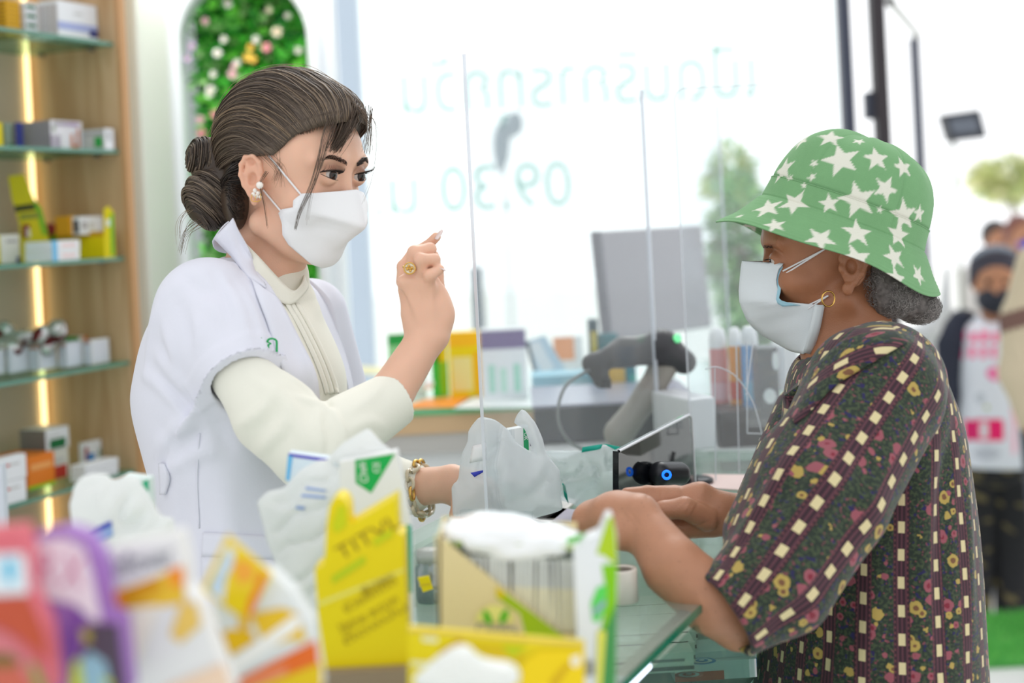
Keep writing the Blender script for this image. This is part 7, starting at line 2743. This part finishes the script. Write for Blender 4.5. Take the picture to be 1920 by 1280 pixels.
# 10 purple packet and the red one at the far left
pp_, P, nn = flat_box('packet', [(44, 1020), (70, 1000), (120, 992), (160, 1005), (185, 1040), (197, 1090), (200, 1150), (228, 1165), (242, 1300), (60, 1300)], .86, .02, (160, 112, 190),
                       [([(44, 1040), (70, 1014), (120, 1007), (158, 1026), (172, 1070), (190, 1162), (176, 1164), (140, 1132), (70, 1118), (44, 1110)], (238, 226, 238)), ([(80, 1120), (140, 1134), (166, 1166), (160, 1300), (100, 1300), (95, 1200)], (158, 110, 186)), ([(140, 1136), (160, 1150), (150, 1230), (128, 1290), (120, 1200)], (128, 80, 166)),
                        ([(166, 1168), (222, 1168), (238, 1300), (190, 1300), (150, 1250)], (84, 70, 88)), ([(150, 1240), (170, 1218), (200, 1240), (212, 1300), (140, 1300)], (150, 190, 210)), ([(138, 1240), (150, 1228), (162, 1300), (132, 1300)], (200, 210, 30)), ([(152, 1176), (172, 1180), (172, 1204), (156, 1200)], (184, 172, 60)), ([(190, 1268), (212, 1274), (210, 1292)], (214, 222, 40))],
                       'purple packet with big pink letters on a white band, at the lower left', 'packet')
write('lettering', 'I', .019, px_on(P[0], nn, 56, 1064), norm(CR * .98 - CU * .12), norm(CU * .98 + CR * .12), mat('purple_print', (170, 110, 176), rough=.6), pp_)
write('lettering', 'R X', .019, px_on(P[0], nn, 116, 1066), norm(CR * .98 - CU * .12), norm(CU * .98 + CR * .12), mat('pink_purple_print', (204, 120, 160), rough=.6), pp_, width=.027)
rp, P, nn = flat_box('packet', [(-50, 1000), (40, 990), (48, 1030), (52, 1110), (84, 1180), (100, 1300), (-50, 1300)], .82, .02, (222, 110, 122),
                      [([(-50, 1040), (44, 1036), (50, 1060), (54, 1112), (-50, 1118)], (226, 236, 242)), ([(8, 1048), (24, 1044), (30, 1066), (28, 1090), (14, 1092), (6, 1070)], (80, 190, 226)), ([(-50, 1122), (54, 1116), (82, 1180), (92, 1240), (30, 1190), (-50, 1150)], (196, 84, 56)), ([(-50, 1160), (20, 1190), (90, 1262), (98, 1300), (60, 1300), (-50, 1200)], (214, 122, 130)), ([(-50, 1226), (10, 1226), (40, 1250), (70, 1300), (-50, 1300)], (206, 104, 84)),
                       ([(-20, 1224), (20, 1222), (44, 1240), (10, 1250), (-20, 1244)], (124, 104, 50)), ([(56, 1240), (70, 1244), (92, 1300), (74, 1300)], (130, 160, 60))],
                      'red and white packet with a sky blue spot at the lower left corner', 'packet')
# ================================================================ PLANTS
leafm = mat('artificial_leaves', vcol=True, rough=.5, spec=.4)
_b = leafm.node_tree.nodes['Principled BSDF']
_b.inputs['Subsurface Weight'].default_value = 0.0


def leaves(name, pts, size, cols, parent=None, seed=1, long=1.8):
    """many small folded leaves at the given points"""
    r = np.random.RandomState(seed)
    n = len(pts)
    pts = np.asarray(pts)
    a = r.normal(size=(n, 3)); a /= np.linalg.norm(a, axis=1, keepdims=True)
    a[:, 2] = a[:, 2] * .6 - .2
    b = np.cross(a, r.normal(size=(n, 3))); b /= np.linalg.norm(b, axis=1, keepdims=True)
    c = np.cross(a, b)
    s = size * (.6 + .8 * r.rand(n))[:, None]
    p0 = pts; p1 = pts + a * s * long * .5 + b * s * .42; p2 = pts + a * s * long; p3 = pts + a * s * long * .5 - b * s * .42
    m = pts + a * s * long * .5 + c * s * .16
    V = np.stack([p0, p1, p2, p3, m], 1).reshape(-1, 3)
    k = np.arange(n)[:, None] * 5
    Q = np.concatenate([k + np.array([[0, 1, 4, 4]]), k + np.array([[1, 2, 4, 4]]), k + np.array([[2, 3, 4, 4]]), k + np.array([[3, 0, 4, 4]])])[:, :3]
    cc = np.array([srgb(*q) for q in cols])[r.randint(0, len(cols), n)]
    C = np.repeat(cc * (.75 + .5 * r.rand(n, 1)), 5, axis=0)
    return link(name, meshq(name, V, Q, C), leafm, parent, smooth=False)


gw = thing('plant_wall', 'arched panel of artificial green foliage with small flowers behind the pharmacist', 'plant wall', (aC[0], ay + .2, 0))
bd = solid('backing', [boxq((aC[0] - aW - .005, ay + .26, .02), (2 * aW + .01, 0, 0), (0, .02, 0), (0, 0, 2.7))], mat('dark_green_backing', (24, 62, 30), rough=.9), gw)
area('arch_fill_light', (aC[0], ay - .25, spring + .5), (aC[0], ay + .2, spring - .5), .6, .2, 7, (1, 1, .96))  # unseen fill light, added to brighten the foliage
r = np.random.RandomState(5)
n = 9000
pts = np.stack([aC[0] + (r.rand(n) - .5) * 2 * (aW - .012), ay + .12 + .13 * r.rand(n), .2 + 2.45 * r.rand(n)], 1)
cl = noise3(pts, 9, 44)
pts[:, 1] -= .05 * cl
lf = leaves('foliage', pts, .026, [(96, 220, 70), (130, 235, 80), (60, 180, 60), (150, 240, 120), (80, 200, 60), (180, 235, 150), (50, 140, 60)], gw, 6)
tag(lf, kind='stuff')
fl_cols = [(244, 244, 240), (240, 190, 206), (244, 200, 90), (214, 190, 230), (250, 240, 220), (236, 150, 170)]
spots = [(385, 40), (408, 100), (420, 75), (440, 125), (436, 140), (445, 118), (466, 108), (475, 112), (360, 88), (400, 140), (392, 178), (404, 215), (376, 225), (428, 8), (505, 20), (480, 75), (520, 60), (560, 95), (352, 110), (395, 170), (500, 90), (470, 90), (540, 30), (378, 250), (590, 560), (605, 480)]
for i, (x, y) in enumerate(spots):
    c = W(x, y, WY + .05)
    col = srgb(*fl_cols[[1, 0, 0, 1, 1, 0, 2, 2, 3, 0, 0, 5, 1, 0, 4, 0, 4, 0, 3, 0, 5, 2, 0, 5, 0, 4][i]])
    V, F, fc = [], [], []
    s = .009 + .006 * r.rand()
    for k in range(6):
        a = k * math.pi / 3 + r.rand() * .3
        o = len(V)
        d1 = X_ * math.cos(a) + Z_ * math.sin(a); d2 = -X_ * math.sin(a) + Z_ * math.cos(a)
        V += [c - Y_ * .004, c + d1 * s * .6 + d2 * s * .35 - Y_ * .008, c + d1 * s * 1.1 - Y_ * .002, c + d1 * s * .6 - d2 * s * .35 - Y_ * .008]
        F.append([o, o + 1, o + 2, o + 3]); fc.append(col)
    vb, fb_ = ball(c - Y_ * .006, s * .22, 6)
    o = len(V); V += vb; F += [[q + o for q in f] for f in fb_]; fc += [srgb(236, 196, 60)] * len(fb_)
    link('flower', mesh('flower', V, F, fcolors=fc), leafm, gw, smooth=False)


def bush(name, px, py, d, rx, ry, n, size, cols, label, seed, cat='plant', trunk=True, gz_=-.3):
    c = W(px, py, d)
    t = thing(name, label, cat, (c[0], c[1], gz_))
    r = np.random.RandomState(seed)
    q = r.normal(size=(n, 3)); q /= np.linalg.norm(q, axis=1, keepdims=True)
    q *= (r.rand(n, 1) ** .4)
    p = c + q * np.array([rx * d / FPX, rx * d / FPX * .8, ry * d / FPX])
    tag(leaves('foliage', p, size, cols, t, seed), kind='stuff')
    if trunk:
        V, Q, C = tubes([np.array([[c[0], c[1], gz_], [c[0] + .02, c[1], c[2]]])], [.025], 8)
        link('trunk', meshq('trunk', V, Q), mat('bark', (110, 92, 74), rough=.9), t)
    return t


G1 = [(110, 170, 100), (140, 196, 120), (84, 140, 84), (170, 214, 140)]
bush('shrub', 1388, 470, 5.6, 42, 150, 620, .045, G1, 'green leafy shrub outside, just left of the hat brim', 11)
bush('shrub', 1372, 330, 6.0, 26, 60, 160, .05, [(190, 200, 90), (150, 190, 110), (210, 220, 150)], 'thin yellowish shrub above the leafy one by the hat brim', 12)
bush('tree', 1890, 330, 14, 56, 34, 420, .10, [(226, 232, 170), (206, 220, 160), (240, 236, 196)], 'pale yellow green tree top far off at the right', 13, 'tree')
bush('shrub', 1408, 640, 5.2, 30, 60, 400, .04, G1, 'low green shrub outside behind the gel bottles', 14)
# turf strip on the threshold
ta, tb_ = on_z(1790, 1160, .002), on_z(2100, 1160, .002)
tc_, td = on_z(2100, 1256, .002), on_z(1790, 1256, .002)
ty0, ty1 = td[1], ta[1]
turf = thing('turf_mat', 'strip of green artificial grass on the floor by the door', 'mat', (1.6, ty0, 0))
solid('backing', [boxq((1.25, ty0, .001), (1.2, 0, 0), (0, ty1 - ty0, 0), (0, 0, .012))], mat('turf_base', (70, 150, 66), rough=.9), turf)
r = np.random.RandomState(9)
n = 15000
b0 = np.stack([1.25 + 1.2 * r.rand(n), ty0 + (ty1 - ty0) * r.rand(n), np.full(n, .012)], 1)
t0_ = b0 + np.stack([(r.rand(n) - .5) * .012, (r.rand(n) - .5) * .012, .016 + .010 * r.rand(n)], 1)
w0 = np.stack([np.cos(r.rand(n) * 6.28), np.sin(r.rand(n) * 6.28), np.zeros(n)], 1) * .0022
V = np.stack([b0 - w0, b0 + w0, t0_], 1).reshape(-1, 3)
Q = np.arange(n * 3).reshape(-1, 3)
cc = np.array([srgb(110, 205, 104), srgb(130, 220, 116), srgb(90, 185, 88), srgb(150, 226, 124)])[r.randint(0, 4, n)]
gr = link('grass_blades', meshq('grass_blades', V, Q, np.repeat(cc, 3, axis=0)), leafm, turf, smooth=False)
tag(gr, kind='stuff')

# ================================================================ STREET things
greyp = mat('grey_steel_post', (96, 106, 122), rough=.5)
a = W(893, 500, 6.0); b = W(893, 660, 6.0)
V, Q, C = tubes([np.array([[a[0], a[1], -.3], a])], [.028], 10)
tag(link('street_post', meshq('street_post', V, Q), greyp), 'dark grey post outside the window, behind the raised hand', 'post')
Sg = Sdf(k=.03); Sg.ell(W(940, 270, 7.5), (.05, .05, .12), np.array([CR, CF, CU])); Sg.ell(W(965, 232, 7.5), (.05, .05, .07), np.array([CR, CF, CU])); Sg.cap(W(940, 300, 7.5), W(935, 318, 7.5), .03, .02)
lamp = sdf_obj('street_lamp', Sg, .012, mat('lamp_grey', (150, 160, 170), rough=.6))
lamp.name = 'street_lamp'; tag(lamp, 'grey lamp head outside, seen through the shop window between the letters', 'lamp')
V, Q, C = tubes([np.array([W(942, 260, 7.5), [W(942, 260, 7.5)[0], W(942, 260, 7.5)[1], -.3]])], [.012], 8)
link('pole', meshq('pole', V, Q), mat('pale_pole', (214, 218, 222), rough=.6), lamp)
# floodlight on a pole at the right
fc_ = W(1812, 236, 7.0)
fl = thing('floodlight', 'dark floodlight box on a thin pole at the right', 'floodlight', (W(1787, 500, 7.0)[0], W(1787, 500, 7.0)[1], -.3))
q = [W(1768, 214, 6.95), W(1838, 204, 6.95), W(1852, 258, 6.95), W(1784, 266, 6.95)]
slab('housing', q, CF * .10, mat('floodlight_dark', (44, 46, 54), rough=.5), fl)
q = [W(1778, 224, 6.94), W(1830, 218, 6.94), W(1838, 248, 6.94), W(1788, 252, 6.94)]
slab('glass', q, CF * .01, mat('floodlight_glass', (106, 112, 124), rough=.2), fl)
V, Q, C = tubes([np.array([W(1787, 262, 7.0), [W(1787, 262, 7.0)[0], W(1787, 262, 7.0)[1], -.3]])], [.011], 8)
link('pole', meshq('pole', V, Q), mat('pole_green_grey', (120, 128, 112), rough=.6), fl)
# grey board and pale round thing behind the hat
a = W(1728, 610, 5.6)
tag(solid('notice_board', [boxq(a, X_ * .055, Y_ * .02, Z_ * .42), boxq(np.array([a[0] + .02, a[1], -.3]), X_ * .015, Y_ * .02, Z_ * (a[2] + .3))], mat('board_grey', (176, 178, 184), rough=.6)), 'grey upright board standing outside behind the hat', 'board')
a = W(1735, 632, 5.0)
tag(sdf_obj('plastic_chair', Sdf(k=.02).chain([W(1700, 630, 5.0), W(1745, 618, 5.0), W(1772, 580, 5.0), W(1776, 500, 5.0)], [.03, .03, .022, .010]).cap(W(1745, 620, 5.0), [W(1745, 620, 5.0)[0], 5.0, -.3], .015, .015), .01, mat('pale_chair', (214, 218, 222), rough=.4)),
    'pale plastic chair back behind the shoulder of the floral shirt', 'chair')

# ================================================================ PEOPLE outside
skin_o = mat('tan_face', (186, 134, 104), rough=.5, spec=.3)
D5 = 5.3
px_ = lambda n_: n_ * D5 / FPX
pw = thing('person', 'person outside in black face mask and white top with pink squares', 'person', (W(1870, 700, D5)[0], D5, -.3))
pw_x = W(1868, 525, D5)
S = Sdf(k=.015)
S.ell(W(1868, 520, D5), (px_(40), .095, px_(52)), np.array([CR, CF, CU]))
S.ell(W(1868, 545, D5 - .02), (px_(33), .075, px_(34)), np.array([CR, CF, CU]))
S.ell(W(1867, 545, D5 - .10), (px_(6), .02, px_(10)), np.array([CR, CF, CU]), k=.01)
for sx_ in (-1, 1):
    S.ell(W(1868 + sx_ * 16, 528, D5 - .10), (px_(9), .012, px_(5)), np.array([CR, CF, CU]), k=.008, op='-')
    S.ell(W(1868 + sx_ * 41, 535, D5), (px_(4), .02, px_(11)), np.array([CR, CF, CU]), k=.008)
S.cap(W(1864, 570, D5), W(1862, 612, D5), px_(22), px_(26))
# hands hang at her sides
S.chain([W(1862, 612, D5), W(1790, 625, D5 + .03), W(1768, 740, D5), W(1772, 862, D5)], [.04, .03, .03, .026], k=.01)
S.chain([W(1775, 860, D5), W(1772, 900, D5 - .02), W(1776, 925, D5 - .03)], [.026, .03, .016], k=.01)
bo = sdf_obj('body', S, .005, skin_o, pw)
S = Sdf(k=.02)
S.ell(W(1868, 500, D5 + .02), (px_(50), .11, px_(42)), np.array([CR, CF, CU])); S.ell(W(1868, 545, D5 - .08), (px_(36), .10, px_(42)), np.array([CR, CF, CU]), k=.02, op='-')
S.cap(W(1828, 500, D5), W(1822, 530, D5), .02, .014)
S.cap(W(1906, 500, D5), W(1910, 545, D5), .02, .016)
S.fn = lambda P: .003 * noise3(P, 150, 3, 8)
sdf_obj('hair', S, .006, mat('greying_black_hair', (62, 60, 72), rough=.6), bo)
S = Sdf(k=.02)
S.ell(W(1868, 562, D5 - .045), (px_(35), .085, px_(27)), np.array([CR, CF, CU]), k=.02)
S.wedge([(W(1868, 533, D5), -CU)], k=.004)
S.wedge([(W(1868, 533, D5 + .0), -CF)], k=.004)
sdf_obj('face_mask', S, .005, mat('black_mask_cloth', (38, 42, 54), rough=.7), pw)
V, Q, C = tubes([[W(1822 + 5 * i, 492 - 20 * math.sin(i / 18 * math.pi) - 8, D5 - .09 * math.sin(i / 18 * math.pi)) for i in range(19)]], [.010], 8)
link('hair_band', meshq('hair_band', V, Q), mat('grey_band', (150, 160, 176), rough=.2, alpha=.7), pw)
for sx_ in (-1, 1):
    V, F = ball(W(1868 + sx_ * 16, 528, D5 - .085), .011, 10)
    link('eye', mesh('eye', V, F), mat('dark_eye', (40, 30, 28), rough=.2), bo)
# top with pink squares
teem = mat('white_print_tee', vcol=True, rough=.8)


def tee_col(P):
    q = P - CAM
    d = q @ CF
    x = 960 + FPX * (q @ CR) / d; y = PY - FPX * (q @ CU) / d
    c = np.tile(np.array(srgb(226, 230, 240)), (len(P), 1))
    def box(x0, x1, y0, y1, col):
        m = (x > x0) & (x < x1) & (y > y0) & (y < y1)
        c[m] = srgb(*col)
    for i in range(7):
        box(1800 + 20 * i, 1812 + 20 * i, 620 + (i % 2) * 4, 640, (252, 40, 130))
        box(1798 + 20 * i, 1808 + 20 * i, 648, 672, (252, 60, 140))
    box(1800, 1900, 611, 616, (240, 220, 228)); box(1896, 1906, 700, 850, (250, 196, 214))
    box(1808, 1882, 786, 826, (240, 30, 110)); box(1838, 1852, 790, 822, (226, 226, 232)); box(1820, 1830, 790, 826, (200, 40, 110))
    for (ex, ey, rx, ry, col) in ((1872, 700, 22, 14, (240, 90, 160)), (1872, 700, 10, 7, (250, 180, 210)), (1838, 746, 8, 10, (190, 196, 206)), (1850, 764, 4, 4, (180, 190, 90)), (1850, 850, 26, 12, (196, 200, 212))):
        c[((x - ex) / rx) ** 2 + ((y - ey) / ry) ** 2 < 1] = srgb(*col)
    return c


S = Sdf(k=.04)
rows = []
for y, xl, xr in ((592, 1836, 1894), (612, 1806, 1925), (650, 1796, 1938), (760, 1790, 1944), (868, 1786, 1948)):
    c = W((xl + xr) / 2, y, D5)
    rows.append((float(c @ CU), float(c @ CR), float(c @ CF), px_((xr - xl) / 2), .13 if y > 600 else .07))
S.loft(rows, cap=.012)
S.ell(W(1862, 585, D5 - .07), (px_(24), .08, px_(20)), np.array([CR, CF, CU]), k=.004, op='-')
S.cap(W(1925, 640, D5), W(1955, 780, D5), .06, .05)
S.fn = folds([([W(1820, 660, D5 - .13), W(1815, 860, D5 - .13)], .03, .012), ([W(1890, 680, D5 - .13), W(1900, 860, D5 - .13)], .03, -.01)])
sdf_obj('printed_top', S, .005, teem, pw, tee_col)
S = Sdf(k=.03)
S.chain([W(1800, 608, D5 + .03), W(1778, 640, D5 + .02), W(1768, 740, D5), W(1772, 860, D5)], [.055, .066, .062, .048])
S.cap(W(1812, 600, D5 + .06), W(1800, 720, D5 + .08), .04, .05)
sdf_obj('dark_jacket', S, .007, mat('dark_blue_jacket', (46, 50, 66), rough=.8), pw)
S = Sdf(k=.03)
S.ell(W(1868, 880, D5), (px_(66), .13, px_(34)), np.array([CR, CF, CU]))
S.chain([W(1834, 880, D5), W(1838, 1000, D5), W(1832, 1190, D5)], [.085, .055, .050], k=.01)
S.chain([W(1902, 880, D5), W(1900, 1000, D5), W(1898, 1190, D5)], [.105, .075, .062], k=.01)
sdf_obj('trousers', S, .007, mat('trouser_print', vcol=True, rough=.8), pw,
        lambda P: np.where(noise3(P, 70, 77, 9)[:, None] > .27, np.array(srgb(104, 94, 62)), np.array(srgb(26, 26, 30))))
for x in (1832, 1898):
    c = W(x, 1200, D5)
    S = Sdf(k=.01); S.ell([c[0], c[1] - .05, -.265], (.045, .11, .032))
    sdf_obj('shoe', S, .008, mat('dark_shoe', (40, 40, 44), rough=.6), pw)
# two heads farther off, and the beige sleeve at the frame edge
def far_person(label, x, y, d, rx, ry, haircol, shirt, mask=None, ear_left=True):
    t = thing('person', label, 'person', (W(x, y, d)[0], d, -.3))
    f = d / FPX
    S = Sdf(k=.03)
    S.ell(W(x + 3, y + 4, d - .02), (rx * f, .09, ry * f), np.array([CR, CF, CU]))
    S.cap(W(x, y + ry * .8, d), W(x, y + ry * 1.7, d), .05, .06)
    S.ell(W(x + 3, y + 8, d - .11), (.012, .018, .02), np.array([CR, CF, CU]), k=.01)
    b = sdf_obj('body', S, .008, skin_o, t)
    S = Sdf(k=.02)
    S.ell(W(x - 3, y - 4, d + .01), (rx * f * 1.12, .11, ry * f * 1.05), np.array([CR, CF, CU])); S.ell(W(x + 8, y + 14, d - .10), (rx * f, .10, ry * f), np.array([CR, CF, CU]), k=.02, op='-')
    sdf_obj('hair', S, .008, mat('hair_' + str(x), haircol, rough=.6), b)
    S = Sdf(k=.05)
    S.ecap(W(x, y + ry * 2.6, d), [W(x, y, d)[0], d, .35], .19, .12, .18, .12, CR, cap=.1)
    S.cap(W(x - 30, y + ry * 2.9, d), [W(x, y, d)[0] - .24, d, .45], .06, .045); S.cap(W(x + 30, y + ry * 2.9, d), [W(x, y, d)[0] + .24, d, .45], .06, .045)
    sdf_obj('shirt', S, .012, mat('shirt_' + str(x), shirt, rough=.8), t)
    S = Sdf(k=.02)
    for s_ in (-.1, .1):
        S.cap([W(x, y, d)[0] + s_, d, .45], [W(x, y, d)[0] + s_, d, -.26], .09, .06)
    sdf_obj('trousers', S, .012, mat('far_trousers', (60, 62, 74), rough=.8), t)
    if mask:
        S = Sdf(k=.02); S.ell(W(x + 6, y + 14, d - .04), (rx * f * .8, .085, ry * f * .45), np.array([CR, CF, CU]))
        sdf_obj('face_mask', S, .008, mat('mask_' + str(x), mask, rough=.7), t)
    return t


far_person('person with short black hair standing behind the one in the black mask', 1868, 444, 7.4, 22, 28, (40, 38, 42), (214, 210, 206), None)
far_person('reddish haired person in a blue mask cut off by the right edge', 1914, 440, 7.0, 24, 34, (120, 70, 60), (206, 204, 210), (60, 80, 210))
D4 = 4.5
pe = thing('person', 'person at the right edge, beige sleeve with a brown band', 'person', (W(1975, 700, D4)[0], D4, -.0))
S = Sdf(k=.03)
S.chain([W(1950, 500, D4), W(1918, 600, D4), W(1912, 700, D4), W(1935, 780, D4)], [.075, .065, .060, .05])
S.ecap(W(2010, 520, D4 + .1), W(2010, 800, D4 + .1), .17, .12, .17, .12, CR, cap=.05)
S.fn = folds([([W(1890, 640, D4 - .06), W(1920, 680, D4 - .07), W(1935, 740, D4 - .06)], .02, .008)])


def sleeve_col(P):
    q = P - CAM; y = PY - FPX * (q @ CU) / (q @ CF); x = 960 + FPX * (q @ CR) / (q @ CF)
    m = ((y > 582 - (x - 1900) * .3) & (y < 618 - (x - 1900) * .3))[:, None]
    return np.where(m, np.array(srgb(112, 84, 76)), np.array(srgb(196, 182, 156)))


sdf_obj('jacket', S, .007, mat('beige_jacket', vcol=True, rough=.85), pe, sleeve_col)
S = Sdf(k=.03); S.ell(W(2015, 400, D4 + .1), (.075, .095, .11), np.array([CR, CF, CU])); S.cap(W(2012, 450, D4 + .1), W(2010, 520, D4 + .1), .05, .06)
S.chain([W(1935, 780, D4), W(1950, 830, D4 - .05)], [.035, .03])
sdf_obj('body', S, .008, skin_o, pe)
S = Sdf(k=.03); S.ell(W(2018, 385, D4 + .12), (.082, .10, .10), np.array([CR, CF, CU])); S.ell(W(2010, 430, D4), (.07, .10, .09), np.array([CR, CF, CU]), k=.02, op='-')
sdf_obj('hair', S, .008, mat('far_black_hair', (44, 40, 42), rough=.6), pe)
S = Sdf(k=.03)
for s_ in (-45, 45):
    S.cap(W(2010 + s_, 800, D4 + .1), [W(2010 + s_, 800, D4 + .1)[0], D4 + .1, .06], .09, .06)
sdf_obj('trousers', S, .012, mat('far_trousers'), pe)
for o in list(bpy.data.objects):
    if '_org' in o:
        del o['_org']
